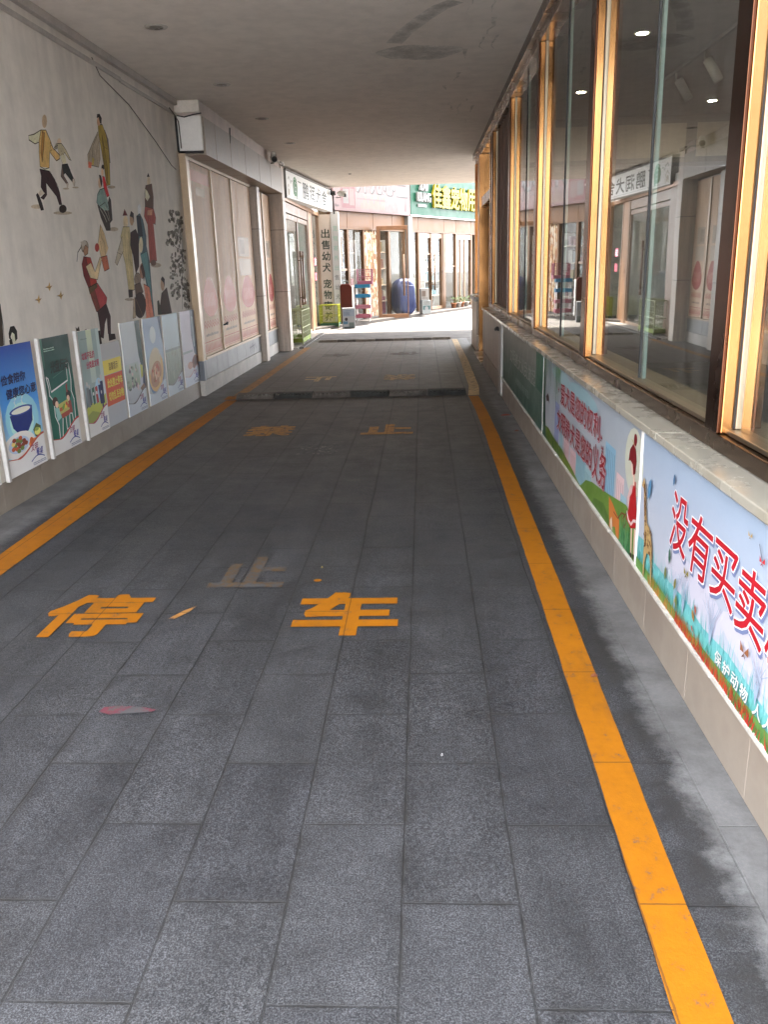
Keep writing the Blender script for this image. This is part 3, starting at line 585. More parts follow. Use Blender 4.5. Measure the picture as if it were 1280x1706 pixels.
  ('p',(46,42,36),[(10.769,2.205),(10.726,2.184),(10.673,2.179),(10.65,2.194),(10.674,2.216),(10.727,2.231),(10.77,2.225)]),
  ('p',(72,68,62),[(10.768,2.14),(10.722,2.122),(10.677,2.12),(10.666,2.134),(10.699,2.155),(10.75,2.166),(10.781,2.16)]),
  ('p',(72,68,62),[(10.654,2.091),(10.642,2.076),(10.591,2.066),(10.541,2.069),(10.528,2.083),(10.563,2.097),(10.619,2.1)]),
  ('p',(72,68,62),[(10.842,2.22),(10.833,2.207),(10.801,2.2),(10.77,2.206),(10.763,2.219),(10.786,2.23),(10.821,2.231)]),
  ('p',(72,68,62),[(10.722,2.161),(10.685,2.143),(10.648,2.139),(10.637,2.152),(10.662,2.173),(10.704,2.185),(10.73,2.18)]),
  ('p',(58,54,48),[(10.86,2.242),(10.8,2.225),(10.746,2.225),(10.737,2.241),(10.78,2.262),(10.844,2.271),(10.879,2.263)]),
  ('p',(58,54,48),[(10.861,2.205),(10.825,2.191),(10.793,2.189),(10.787,2.2),(10.813,2.216),(10.851,2.225),(10.872,2.22)]),
  ('p',(88,84,78),[(10.707,2.307),(10.681,2.286),(10.651,2.28),(10.638,2.293),(10.653,2.316),(10.684,2.331),(10.708,2.327)]),
  ('p',(72,68,62),[(10.808,2.234),(10.796,2.224),(10.752,2.215),(10.709,2.216),(10.7,2.224),(10.731,2.235),(10.779,2.24)]),
  ('p',(58,54,48),[(10.724,2.166),(10.69,2.155),(10.641,2.153),(10.613,2.161),(10.628,2.174),(10.673,2.181),(10.716,2.178)]),
  ('p',(58,54,48),[(10.825,2.094),(10.818,2.082),(10.795,2.078),(10.773,2.083),(10.769,2.095),(10.786,2.103),(10.811,2.103)]),
  ('p',(46,42,36),[(10.677,2.276),(10.649,2.262),(10.61,2.258),(10.592,2.268),(10.606,2.283),(10.643,2.293),(10.675,2.29)]),
  ('p',(72,68,62),[(10.63,2.275),(10.627,2.26),(10.607,2.254),(10.585,2.262),(10.578,2.277),(10.59,2.288),(10.613,2.287)]),
  ('p',(72,68,62),[(10.773,2.306),(10.755,2.287),(10.701,2.278),(10.652,2.284),(10.645,2.301),(10.684,2.317),(10.742,2.319)]),
  ('p',(72,68,62),[(10.706,2.203),(10.68,2.181),(10.624,2.172),(10.581,2.184),(10.582,2.206),(10.627,2.223),(10.682,2.222)]),
  ('p',(72,68,62),[(10.822,2.177),(10.806,2.165),(10.767,2.159),(10.735,2.165),(10.734,2.176),(10.765,2.186),(10.804,2.187)]),
  ('p',(58,54,48),[(10.764,2.276),(10.723,2.264),(10.678,2.262),(10.665,2.274),(10.692,2.289),(10.739,2.297),(10.772,2.292)]),
  ('p',(58,54,48),[(10.631,2.296),(10.604,2.273),(10.569,2.267),(10.552,2.281),(10.566,2.305),(10.6,2.321),(10.63,2.317)]),
  ('p',(88,84,78),[(10.675,2.089),(10.663,2.065),(10.632,2.057),(10.605,2.071),(10.602,2.096),(10.626,2.114),(10.659,2.11)]),
  ('p',(72,68,62),[(10.853,2.113),(10.839,2.099),(10.792,2.091),(10.748,2.095),(10.739,2.109),(10.773,2.122),(10.823,2.124)]),
  ('p',(72,68,62),[(10.571,2.091),(10.551,2.078),(10.512,2.073),(10.484,2.081),(10.487,2.095),(10.52,2.105),(10.557,2.103)]),
  ('p',(88,84,78),[(10.616,2.175),(10.613,2.165),(10.586,2.159),(10.556,2.161),(10.547,2.17),(10.563,2.179),(10.594,2.181)]),
  ('p',(72,68,62),[(10.704,2.214),(10.713,2.199),(10.69,2.191),(10.652,2.196),(10.629,2.21),(10.636,2.223),(10.67,2.225)]),
  ('p',(72,68,62),[(10.704,2.121),(10.685,2.103),(10.652,2.097),(10.63,2.108),(10.635,2.128),(10.664,2.141),(10.694,2.138)]),
  ('p',(46,42,36),[(10.758,2.184),(10.753,2.173),(10.732,2.168),(10.71,2.173),(10.705,2.184),(10.719,2.193),(10.743,2.193)]),
  ('p',(46,42,36),[(10.792,2.178),(10.758,2.165),(10.717,2.162),(10.7,2.172),(10.72,2.188),(10.761,2.197),(10.793,2.193)]),
  ('p',(72,68,62),[(10.528,2.075),(10.531,2.056),(10.498,2.047),(10.453,2.054),(10.431,2.072),(10.448,2.087),(10.491,2.089)]),
  ('p',(88,84,78),[(10.59,2.044),(10.559,2.029),(10.509,2.024),(10.478,2.034),(10.489,2.051),(10.533,2.062),(10.578,2.059)]),
  ('p',(88,84,78),[(10.579,1.967),(10.551,1.946),(10.499,1.939),(10.462,1.952),(10.469,1.975),(10.513,1.991),(10.562,1.988)]),
  ('p',(72,68,62),[(10.541,1.953),(10.532,1.933),(10.497,1.925),(10.462,1.936),(10.454,1.957),(10.479,1.973),(10.517,1.971)]),
  ('p',(72,68,62),[(10.132,1.933),(10.119,1.917),(10.08,1.911),(10.045,1.918),(10.04,1.934),(10.068,1.947),(10.11,1.946)]),
  ('p',(88,84,78),[(10.246,1.949),(10.221,1.932),(10.17,1.926),(10.13,1.935),(10.131,1.952),(10.173,1.965),(10.224,1.964)]),
  ('p',(58,54,48),[(10.485,2.07),(10.484,2.06),(10.459,2.054),(10.428,2.056),(10.415,2.065),(10.429,2.074),(10.46,2.077)]),
  ('p',(88,84,78),[(10.752,2.022),(10.701,1.998),(10.641,1.994),(10.616,2.011),(10.644,2.038),(10.706,2.053),(10.754,2.046)]),
  ('p',(58,54,48),[(10.152,1.925),(10.156,1.905),(10.123,1.896),(10.079,1.904),(10.056,1.924),(10.072,1.94),(10.115,1.941)]),
  ('p',(88,84,78),[(10.647,1.905),(10.634,1.887),(10.607,1.882),(10.586,1.893),(10.587,1.912),(10.609,1.925),(10.635,1.922)]),
  ('p',(46,42,36),[(10.229,1.957),(10.191,1.94),(10.15,1.937),(10.137,1.95),(10.161,1.97),(10.204,1.981),(10.235,1.975)]),
  ('p',(46,42,36),[(10.311,1.976),(10.312,1.954),(10.274,1.944),(10.226,1.953),(10.204,1.974),(10.224,1.991),(10.272,1.992)]),
  ('p',(88,84,78),[(10.411,2.019),(10.397,1.996),(10.361,1.989),(10.33,2.002),(10.327,2.026),(10.355,2.043),(10.392,2.04)]),
  ('p',(58,54,48),[(10.165,1.948),(10.155,1.929),(10.119,1.922),(10.084,1.931),(10.076,1.95),(10.102,1.965),(10.141,1.964)]),
  ('p',(58,54,48),[(10.71,1.988),(10.706,1.97),(10.677,1.963),(10.646,1.972),(10.635,1.99),(10.653,2.003),(10.687,2.002)]),
  ('p',(58,54,48),[(10.612,1.989),(10.586,1.967),(10.535,1.96),(10.499,1.973),(10.503,1.996),(10.545,2.013),(10.593,2.009)]),
  ('p',(46,42,36),[(10.401,2.047),(10.374,2.037),(10.331,2.035),(10.304,2.043),(10.314,2.053),(10.353,2.06),(10.392,2.057)]),
  ('p',(88,84,78),[(10.208,2.044),(10.19,2.022),(10.161,2.016),(10.143,2.03),(10.149,2.053),(10.175,2.068),(10.201,2.064)]),
  ('p',(46,42,36),[(10.313,1.928),(10.276,1.915),(10.236,1.915),(10.224,1.926),(10.248,1.941),(10.291,1.948),(10.32,1.942)]),
  ('p',(58,54,48),[(10.733,2.001),(10.696,1.993),(10.649,1.995),(10.628,2.005),(10.648,2.015),(10.694,2.019),(10.732,2.013)]),
  ('p',(88,84,78),[(10.449,2.039),(10.438,2.026),(10.406,2.021),(10.378,2.026),(10.374,2.039),(10.398,2.049),(10.432,2.049)]),
  ('p',(88,84,78),[(10.518,2.017),(10.506,1.997),(10.473,1.99),(10.443,2.001),(10.44,2.022),(10.465,2.036),(10.499,2.034)]),
  ('p',(72,68,62),[(10.31,1.959),(10.283,1.942),(10.244,1.938),(10.221,1.949),(10.233,1.968),(10.269,1.98),(10.304,1.976)]),
  ('p',(46,42,36),[(10.58,2.011),(10.579,1.999),(10.559,1.994),(10.535,2.0),(10.526,2.011),(10.537,2.02),(10.562,2.02)]),
  ('p',(72,68,62),[(10.387,1.907),(10.352,1.893),(10.328,1.891),(10.331,1.902),(10.36,1.919),(10.393,1.927),(10.405,1.922)]),
  ('p',(88,84,78),[(10.519,1.999),(10.492,1.988),(10.454,1.986),(10.433,1.994),(10.444,2.007),(10.48,2.014),(10.513,2.011)]),
  ('p',(88,84,78),[(10.148,1.917),(10.142,1.905),(10.119,1.9),(10.096,1.906),(10.09,1.919),(10.106,1.929),(10.132,1.928)]),
  ('p',(58,54,48),[(10.232,2.018),(10.227,1.997),(10.207,1.99),(10.187,2.003),(10.182,2.026),(10.196,2.041),(10.218,2.038)]),
  ('p',(46,42,36),[(10.62,2.024),(10.595,2.005),(10.549,1.999),(10.516,2.01),(10.521,2.031),(10.56,2.045),(10.605,2.042)]),
  ('p',(72,68,62),[(10.739,2.061),(10.703,2.042),(10.667,2.038),(10.658,2.052),(10.683,2.073),(10.723,2.086),(10.748,2.08)]),
  ('p',(46,42,36),[(10.258,2.031),(10.227,2.013),(10.186,2.009),(10.166,2.021),(10.181,2.041),(10.22,2.053),(10.255,2.049)]),
  ('p',(72,68,62),[(10.676,1.96),(10.681,1.946),(10.659,1.939),(10.625,1.945),(10.606,1.958),(10.615,1.97),(10.646,1.971)]),
  ('p',(58,54,48),[(10.744,2.005),(10.748,1.993),(10.725,1.986),(10.693,1.99),(10.675,2.001),(10.686,2.011),(10.716,2.013)]),
  ('p',(72,68,62),[(10.475,1.946),(10.453,1.937),(10.43,1.936),(10.423,1.943),(10.437,1.954),(10.462,1.959),(10.478,1.956)]),
  ('p',(72,68,62),[(10.432,2.069),(10.42,2.049),(10.372,2.039),(10.323,2.047),(10.31,2.067),(10.343,2.083),(10.397,2.085)]),
  ('p',(88,84,78),[(10.639,2.067),(10.645,2.055),(10.627,2.049),(10.599,2.054),(10.581,2.065),(10.588,2.075),(10.614,2.076)]),
  ('p',(72,68,62),[(10.418,2.06),(10.384,2.045),(10.334,2.041),(10.305,2.052),(10.319,2.068),(10.366,2.079),(10.41,2.075)]),
  ('p',(58,54,48),[(10.638,1.913),(10.626,1.896),(10.598,1.891),(10.575,1.901),(10.575,1.919),(10.597,1.931),(10.626,1.928)]),
  ('p',(72,68,62),[(10.49,2.053),(10.453,2.046),(10.408,2.048),(10.39,2.058),(10.412,2.069),(10.457,2.071),(10.492,2.064)]),
  ('p',(58,54,48),[(10.268,2.056),(10.252,2.04),(10.212,2.034),(10.179,2.041),(10.176,2.057),(10.206,2.069),(10.247,2.069)]),
  ('p',(58,54,48),[(10.387,1.941),(10.375,1.919),(10.332,1.91),(10.292,1.922),(10.283,1.945),(10.314,1.962),(10.36,1.961)]),
  ('p',(58,54,48),[(10.393,1.929),(10.373,1.918),(10.333,1.914),(10.304,1.921),(10.307,1.932),(10.34,1.94),(10.379,1.939)]),
  ('p',(88,84,78),[(10.624,2.038),(10.623,2.026),(10.595,2.02),(10.562,2.022),(10.548,2.032),(10.564,2.042),(10.598,2.045)]),
  ('p',(88,84,78),[(10.33,2.058),(10.315,2.039),(10.266,2.03),(10.219,2.038),(10.21,2.057),(10.245,2.072),(10.298,2.073)]),
  ('p',(58,54,48),[(10.459,2.025),(10.404,2.006),(10.353,2.004),(10.344,2.021),(10.384,2.044),(10.443,2.056),(10.477,2.047)]),
  ('p',(88,84,78),[(10.171,1.928),(10.126,1.914),(10.081,1.914),(10.069,1.927),(10.1,1.945),(10.15,1.952),(10.181,1.945)]),
  ('p',(46,42,36),[(10.519,1.941),(10.484,1.921),(10.445,1.917),(10.43,1.931),(10.451,1.954),(10.492,1.968),(10.522,1.962)]),
  ('p',(88,84,78),[(10.708,1.954),(10.695,1.933),(10.664,1.926),(10.638,1.939),(10.636,1.962),(10.66,1.977),(10.692,1.974)]),
  ('p',(58,54,48),[(10.231,2.056),(10.224,2.04),(10.201,2.034),(10.178,2.043),(10.173,2.059),(10.19,2.071),(10.215,2.07)]),
  ('p',(46,42,36),[(10.14,1.973),(10.14,1.964),(10.122,1.959),(10.1,1.963),(10.091,1.972),(10.101,1.979),(10.123,1.98)]),
  ('p',(46,42,36),[(10.322,1.922),(10.312,1.907),(10.284,1.902),(10.26,1.911),(10.258,1.926),(10.279,1.938),(10.308,1.936)]),
  ('p',(58,54,48),[(10.377,2.068),(10.353,2.058),(10.307,2.054),(10.275,2.06),(10.28,2.071),(10.319,2.079),(10.362,2.077)]),
  ('p',(88,84,78),[(10.315,1.668),(10.293,1.653),(10.247,1.648),(10.211,1.658),(10.213,1.674),(10.25,1.685),(10.296,1.682)]),
  ('p',(58,54,48),[(10.432,1.739),(10.414,1.724),(10.376,1.719),(10.349,1.729),(10.351,1.745),(10.382,1.756),(10.418,1.754)]),
  ('p',(88,84,78),[(10.691,1.61),(10.686,1.591),(10.637,1.581),(10.581,1.588),(10.559,1.607),(10.588,1.622),(10.646,1.624)]),
  ('p',(46,42,36),[(10.74,1.743),(10.713,1.737),(10.683,1.738),(10.673,1.746),(10.69,1.755),(10.722,1.758),(10.744,1.753)]),
  ('p',(72,68,62),[(10.341,1.67),(10.332,1.658),(10.3,1.653),(10.269,1.66),(10.263,1.672),(10.286,1.682),(10.321,1.681)]),
  ('p',(72,68,62),[(10.348,1.708),(10.33,1.688),(10.285,1.681),(10.246,1.694),(10.243,1.715),(10.278,1.73),(10.325,1.727)]),
  ('p',(46,42,36),[(10.717,1.642),(10.713,1.626),(10.674,1.619),(10.629,1.625),(10.614,1.641),(10.637,1.653),(10.684,1.654)]),
  ('p',(46,42,36),[(10.743,1.725),(10.713,1.712),(10.684,1.71),(10.678,1.721),(10.699,1.737),(10.732,1.746),(10.751,1.741)]),
  ('p',(72,68,62),[(10.353,1.609),(10.33,1.594),(10.292,1.591),(10.268,1.602),(10.276,1.619),(10.31,1.629),(10.344,1.625)]),
  ('p',(46,42,36),[(10.286,1.803),(10.262,1.786),(10.236,1.782),(10.226,1.794),(10.241,1.813),(10.269,1.825),(10.289,1.82)]),
  ('p',(46,42,36),[(10.8,1.858),(10.774,1.842),(10.729,1.837),(10.698,1.848),(10.704,1.866),(10.744,1.878),(10.786,1.875)]),
  ('p',(88,84,78),[(10.56,1.664),(10.5,1.648),(10.443,1.65),(10.431,1.668),(10.473,1.689),(10.538,1.697),(10.577,1.686)]),
  ('p',(58,54,48),[(10.661,1.676),(10.629,1.662),(10.577,1.66),(10.545,1.671),(10.556,1.686),(10.602,1.695),(10.649,1.69)]),
  ('p',(72,68,62),[(10.643,1.715),(10.618,1.708),(10.585,1.708),(10.57,1.716),(10.583,1.725),(10.615,1.73),(10.642,1.725)]),
  ('p',(88,84,78),[(10.567,1.626),(10.564,1.603),(10.534,1.596),(10.501,1.61),(10.489,1.635),(10.507,1.651),(10.542,1.648)]),
  ('p',(46,42,36),[(10.725,1.838),(10.665,1.818),(10.615,1.817),(10.611,1.835),(10.657,1.859),(10.718,1.871),(10.748,1.862)]),
  ('p',(58,54,48),[(10.627,1.635),(10.621,1.624),(10.586,1.618),(10.549,1.622),(10.538,1.632),(10.56,1.642),(10.6,1.643)]),
  ('p',(88,84,78),[(10.402,1.647),(10.387,1.638),(10.353,1.635),(10.326,1.641),(10.325,1.65),(10.352,1.656),(10.386,1.655)]),
  ('p',(58,54,48),[(10.33,1.684),(10.309,1.666),(10.258,1.66),(10.217,1.671),(10.216,1.69),(10.256,1.703),(10.307,1.701)]),
  ('p',(72,68,62),[(10.257,1.674),(10.248,1.664),(10.221,1.66),(10.196,1.666),(10.191,1.676),(10.211,1.684),(10.241,1.683)]),
  ('p',(46,42,36),[(10.723,1.639),(10.69,1.629),(10.635,1.629),(10.6,1.638),(10.61,1.65),(10.659,1.656),(10.709,1.651)]),
  ('p',(46,42,36),[(10.745,1.8),(10.71,1.782),(10.665,1.779),(10.643,1.792),(10.661,1.812),(10.705,1.824),(10.742,1.818)]),
  ('p',(58,54,48),[(10.568,1.745),(10.525,1.731),(10.486,1.731),(10.481,1.745),(10.513,1.762),(10.559,1.769),(10.584,1.762)]),
  ('p',(72,68,62),[(10.415,1.786),(10.413,1.777),(10.389,1.772),(10.362,1.775),(10.352,1.784),(10.366,1.792),(10.394,1.793)]),
  ('p',(58,54,48),[(10.564,1.7),(10.563,1.686),(10.532,1.679),(10.494,1.685),(10.477,1.698),(10.495,1.71),(10.533,1.711)]),
  ('p',(46,42,36),[(10.726,1.769),(10.69,1.755),(10.662,1.753),(10.662,1.765),(10.69,1.782),(10.725,1.791),(10.741,1.786)]),
  ('p',(88,84,78),[(10.872,1.78),(10.867,1.756),(10.825,1.747),(10.778,1.76),(10.761,1.784),(10.786,1.802),(10.836,1.801)]),
  ('p',(88,84,78),[(10.647,1.627),(10.617,1.62),(10.565,1.62),(10.532,1.628),(10.541,1.638),(10.586,1.641),(10.634,1.637)]),
  ('p',(72,68,62),[(10.304,1.764),(10.274,1.755),(10.233,1.755),(10.211,1.764),(10.225,1.775),(10.264,1.779),(10.299,1.775)]),
  ('p',(58,54,48),[(10.665,1.63),(10.602,1.612),(10.552,1.613),(10.55,1.632),(10.6,1.654),(10.663,1.663),(10.692,1.653)]),
  ('p',(46,42,36),[(10.569,1.599),(10.57,1.578),(10.54,1.57),(10.502,1.582),(10.484,1.605),(10.5,1.62),(10.537,1.618)]),
  ('p',(46,42,36),[(10.443,1.813),(10.425,1.79),(10.395,1.784),(10.375,1.799),(10.38,1.824),(10.407,1.84),(10.435,1.835)]),
  ('p',(72,68,62),[(10.161,1.596),(10.151,1.588),(10.127,1.585),(10.107,1.59),(10.106,1.599),(10.125,1.606),(10.15,1.604)]),
  ('p',(88,84,78),[(10.421,1.661),(10.408,1.641),(10.363,1.634),(10.321,1.645),(10.313,1.666),(10.345,1.681),(10.393,1.678)]),
  ('p',(72,68,62),[(10.302,1.731),(10.284,1.719),(10.239,1.714),(10.202,1.72),(10.199,1.732),(10.233,1.742),(10.279,1.741)]),
  ('p',(46,42,36),[(10.27,1.616),(10.256,1.603),(10.217,1.599),(10.184,1.606),(10.181,1.62),(10.21,1.63),(10.25,1.628)]),
  ('p',(46,42,36),[(10.758,1.721),(10.757,1.697),(10.73,1.69),(10.697,1.704),(10.684,1.73),(10.699,1.747),(10.732,1.744)]),
  ('p',(46,42,36),[(10.72,1.827),(10.715,1.811),(10.678,1.804),(10.636,1.81),(10.622,1.826),(10.646,1.839),(10.689,1.84)]),
  ('p',(58,54,48),[(10.714,1.623),(10.683,1.61),(10.654,1.609),(10.65,1.62),(10.673,1.635),(10.706,1.643),(10.725,1.637)]),
  ('p',(72,68,62),[(10.206,1.651),(10.181,1.643),(10.134,1.642),(10.101,1.649),(10.107,1.658),(10.146,1.663),(10.191,1.66)]),
  ('p',(46,42,36),[(10.787,1.618),(10.753,1.609),(10.726,1.609),(10.727,1.619),(10.754,1.631),(10.788,1.636),(10.803,1.63)]),
  ('p',(46,42,36),[(10.515,1.726),(10.466,1.711),(10.41,1.712),(10.39,1.727),(10.42,1.745),(10.478,1.753),(10.52,1.745)]),
  ('p',(58,54,48),[(10.559,1.855),(10.542,1.835),(10.506,1.829),(10.48,1.842),(10.482,1.864),(10.512,1.879),(10.546,1.875)]),
  ('p',(46,42,36),[(10.547,1.611),(10.517,1.598),(10.485,1.596),(10.475,1.608),(10.494,1.624),(10.528,1.632),(10.552,1.627)]),
  ('p',(88,84,78),[(10.722,1.626),(10.671,1.617),(10.619,1.621),(10.603,1.635),(10.637,1.649),(10.694,1.652),(10.732,1.642)]),
  ('p',(58,54,48),[(10.659,1.612),(10.627,1.603),(10.593,1.603),(10.582,1.613),(10.602,1.625),(10.638,1.63),(10.664,1.624)]),
  ('p',(88,84,78),[(10.274,1.758),(10.256,1.746),(10.221,1.742),(10.196,1.75),(10.199,1.764),(10.228,1.773),(10.262,1.77)]),
  ('p',(46,42,36),[(10.39,1.685),(10.393,1.664),(10.355,1.655),(10.304,1.663),(10.278,1.683),(10.298,1.699),(10.347,1.7)]),
  ('p',(88,84,78),[(10.72,1.861),(10.714,1.848),(10.669,1.838),(10.618,1.839),(10.6,1.85),(10.628,1.863),(10.681,1.868)]),
  ('p',(88,84,78),[(10.693,1.592),(10.66,1.583),(10.631,1.583),(10.628,1.593),(10.653,1.606),(10.688,1.611),(10.706,1.605)]),
  ('p',(58,54,48),[(10.892,1.863),(10.88,1.851),(10.833,1.844),(10.785,1.845),(10.774,1.856),(10.806,1.867),(10.859,1.87)]),
  ('p',(58,54,48),[(10.636,1.766),(10.593,1.753),(10.562,1.752),(10.567,1.765),(10.603,1.781),(10.645,1.789),(10.66,1.782)]),
  ('p',(46,42,36),[(10.696,1.84),(10.69,1.825),(10.666,1.819),(10.641,1.828),(10.635,1.844),(10.652,1.855),(10.679,1.853)]),
  ('p',(88,84,78),[(10.827,1.71),(10.794,1.698),(10.735,1.696),(10.696,1.706),(10.704,1.719),(10.754,1.727),(10.809,1.723)]),
  ('p',(88,84,78),[(10.363,1.709),(10.335,1.695),(10.307,1.692),(10.299,1.704),(10.318,1.721),(10.349,1.73),(10.369,1.725)]),
  ('p',(88,84,78),[(10.186,1.653),(10.185,1.634),(10.16,1.628),(10.131,1.639),(10.119,1.659),(10.133,1.673),(10.163,1.67)]),
  ('p',(58,54,48),[(10.364,1.642),(10.357,1.628),(10.335,1.624),(10.316,1.633),(10.312,1.648),(10.328,1.658),(10.351,1.656)]),
  ('p',(88,84,78),[(10.23,1.774),(10.203,1.765),(10.179,1.765),(10.174,1.774),(10.194,1.784),(10.222,1.789),(10.239,1.784)]),
  ('p',(88,84,78),[(10.623,1.792),(10.61,1.777),(10.558,1.769),(10.507,1.773),(10.495,1.787),(10.53,1.799),(10.587,1.802)]),
  ('p',(88,84,78),[(10.853,1.843),(10.832,1.831),(10.806,1.829),(10.793,1.837),(10.804,1.851),(10.83,1.859),(10.852,1.855)]),
  ('p',(72,68,62),[(10.2,1.44),(10.181,1.43),(10.135,1.426),(10.096,1.433),(10.094,1.444),(10.13,1.452),(10.177,1.45)]),
  ('p',(58,54,48),[(10.475,1.412),(10.446,1.405),(10.405,1.407),(10.382,1.416),(10.395,1.425),(10.433,1.428),(10.469,1.423)]),
  ('p',(72,68,62),[(10.18,1.332),(10.163,1.319),(10.113,1.315),(10.068,1.322),(10.062,1.335),(10.099,1.345),(10.152,1.343)]),
  ('p',(72,68,62),[(10.669,1.358),(10.661,1.349),(10.631,1.345),(10.603,1.351),(10.597,1.361),(10.618,1.368),(10.65,1.367)]),
  ('p',(72,68,62),[(10.205,1.35),(10.153,1.335),(10.109,1.336),(10.107,1.353),(10.149,1.373),(10.202,1.382),(10.228,1.371)]),
  ('p',(46,42,36),[(10.753,1.406),(10.744,1.39),(10.695,1.383),(10.643,1.389),(10.626,1.404),(10.658,1.417),(10.714,1.418)]),
  ('p',(88,84,78),[(10.435,1.384),(10.442,1.365),(10.407,1.356),(10.357,1.365),(10.33,1.384),(10.345,1.399),(10.392,1.399)]),
  ('p',(88,84,78),[(10.426,1.457),(10.387,1.449),(10.346,1.453),(10.333,1.464),(10.358,1.476),(10.402,1.478),(10.432,1.47)]),
  ('p',(46,42,36),[(10.225,1.572),(10.222,1.553),(10.202,1.547),(10.181,1.559),(10.173,1.58),(10.186,1.594),(10.209,1.59)]),
  ('p',(46,42,36),[(10.519,1.426),(10.504,1.406),(10.452,1.4),(10.403,1.411),(10.393,1.432),(10.429,1.446),(10.485,1.444)]),
  ('p',(88,84,78),[(10.425,1.493),(10.401,1.486),(10.369,1.487),(10.353,1.495),(10.365,1.504),(10.396,1.507),(10.422,1.502)]),
  ('p',(88,84,78),[(10.445,1.309),(10.397,1.296),(10.359,1.297),(10.359,1.312),(10.398,1.329),(10.445,1.336),(10.466,1.327)]),
  ('p',(88,84,78),[(10.317,1.409),(10.323,1.395),(10.305,1.39),(10.276,1.397),(10.258,1.411),(10.265,1.422),(10.291,1.421)]),
  ('p',(88,84,78),[(10.403,1.4),(10.388,1.39),(10.36,1.388),(10.341,1.396),(10.345,1.408),(10.369,1.415),(10.395,1.411)]),
  ('p',(72,68,62),[(10.653,1.452),(10.635,1.44),(10.582,1.435),(10.536,1.441),(10.53,1.453),(10.568,1.462),(10.623,1.461)]),
  ('p',(58,54,48),[(10.48,1.425),(10.461,1.407),(10.42,1.402),(10.389,1.415),(10.39,1.436),(10.423,1.449),(10.463,1.444)]),
  ('p',(72,68,62),[(10.675,1.327),(10.655,1.316),(10.61,1.313),(10.576,1.322),(10.577,1.335),(10.612,1.343),(10.656,1.339)]),
  ('p',(88,84,78),[(10.752,1.417),(10.698,1.404),(10.651,1.407),(10.645,1.423),(10.686,1.44),(10.742,1.446),(10.772,1.436)]),
  ('p',(72,68,62),[(10.158,1.365),(10.157,1.343),(10.136,1.337),(10.111,1.351),(10.102,1.375),(10.114,1.39),(10.139,1.385)]),
  ('p',(88,84,78),[(10.703,1.527),(10.673,1.515),(10.642,1.514),(10.634,1.525),(10.654,1.54),(10.688,1.547),(10.71,1.542)]),
  ('p',(46,42,36),[(10.146,1.339),(10.135,1.326),(10.106,1.323),(10.08,1.331),(10.077,1.345),(10.099,1.354),(10.129,1.351)]),
  ('p',(46,42,36),[(10.876,1.45),(10.84,1.442),(10.805,1.444),(10.797,1.455),(10.822,1.466),(10.862,1.469),(10.886,1.462)]),
  ('p',(88,84,78),[(10.651,1.31),(10.65,1.295),(10.627,1.29),(10.6,1.3),(10.589,1.316),(10.602,1.328),(10.63,1.325)]),
  ('p',(72,68,62),[(10.137,1.427),(10.124,1.408),(10.084,1.403),(10.048,1.414),(10.043,1.434),(10.072,1.448),(10.113,1.444)]),
  ('p',(88,84,78),[(10.41,1.568),(10.42,1.548),(10.402,1.541),(10.369,1.552),(10.346,1.573),(10.35,1.588),(10.379,1.586)]),
  ('p',(88,84,78),[(10.556,1.56),(10.533,1.548),(10.495,1.546),(10.471,1.555),(10.478,1.569),(10.512,1.577),(10.547,1.573)]),
  ('p',(58,54,48),[(10.881,1.455),(10.882,1.43),(10.835,1.42),(10.775,1.433),(10.748,1.458),(10.773,1.478),(10.832,1.476)]),
  ('p',(58,54,48),[(10.633,1.53),(10.609,1.509),(10.573,1.505),(10.554,1.52),(10.564,1.543),(10.597,1.557),(10.628,1.551)]),
  ('p',(88,84,78),[(10.255,1.57),(10.219,1.556),(10.186,1.555),(10.179,1.568),(10.204,1.585),(10.243,1.594),(10.265,1.587)]),
  ('p',(58,54,48),[(10.627,1.508),(10.602,1.495),(10.554,1.493),(10.518,1.502),(10.521,1.515),(10.561,1.524),(10.608,1.52)]),
  ('p',(58,54,48),[(10.672,1.392),(10.625,1.381),(10.58,1.384),(10.572,1.398),(10.605,1.413),(10.656,1.418),(10.686,1.408)]),
  ('p',(58,54,48),[(10.684,1.451),(10.686,1.439),(10.663,1.434),(10.633,1.44),(10.619,1.452),(10.63,1.461),(10.659,1.461)]),
  ('p',(58,54,48),[(10.445,1.403),(10.429,1.387),(10.382,1.381),(10.34,1.391),(10.333,1.409),(10.367,1.42),(10.417,1.418)]),
  ('p',(46,42,36),[(10.774,1.392),(10.769,1.374),(10.731,1.368),(10.689,1.378),(10.674,1.397),(10.698,1.41),(10.743,1.408)]),
  ('p',(88,84,78),[(10.128,1.416),(10.087,1.404),(10.045,1.406),(10.033,1.42),(10.061,1.435),(10.107,1.44),(10.137,1.432)]),
  ('p',(72,68,62),[(10.82,1.495),(10.803,1.482),(10.777,1.48),(10.761,1.489),(10.768,1.504),(10.792,1.513),(10.815,1.509)]),
  ('p',(58,54,48),[(10.332,1.473),(10.299,1.465),(10.267,1.467),(10.262,1.477),(10.285,1.488),(10.321,1.492),(10.342,1.485)]),
  ('p',(58,54,48),[(10.135,1.446),(10.103,1.426),(10.069,1.423),(10.059,1.439),(10.08,1.461),(10.117,1.474),(10.141,1.467)]),
  ('p',(88,84,78),[(10.384,1.335),(10.362,1.316),(10.328,1.313),(10.307,1.327),(10.315,1.349),(10.346,1.361),(10.377,1.355)]),
  ('p',(46,42,36),[(10.62,1.401),(10.633,1.384),(10.613,1.378),(10.576,1.386),(10.55,1.403),(10.554,1.415),(10.585,1.415)]),
  ('p',(72,68,62),[(10.663,1.347),(10.648,1.33),(10.623,1.327),(10.607,1.339),(10.612,1.358),(10.635,1.369),(10.657,1.364)]),
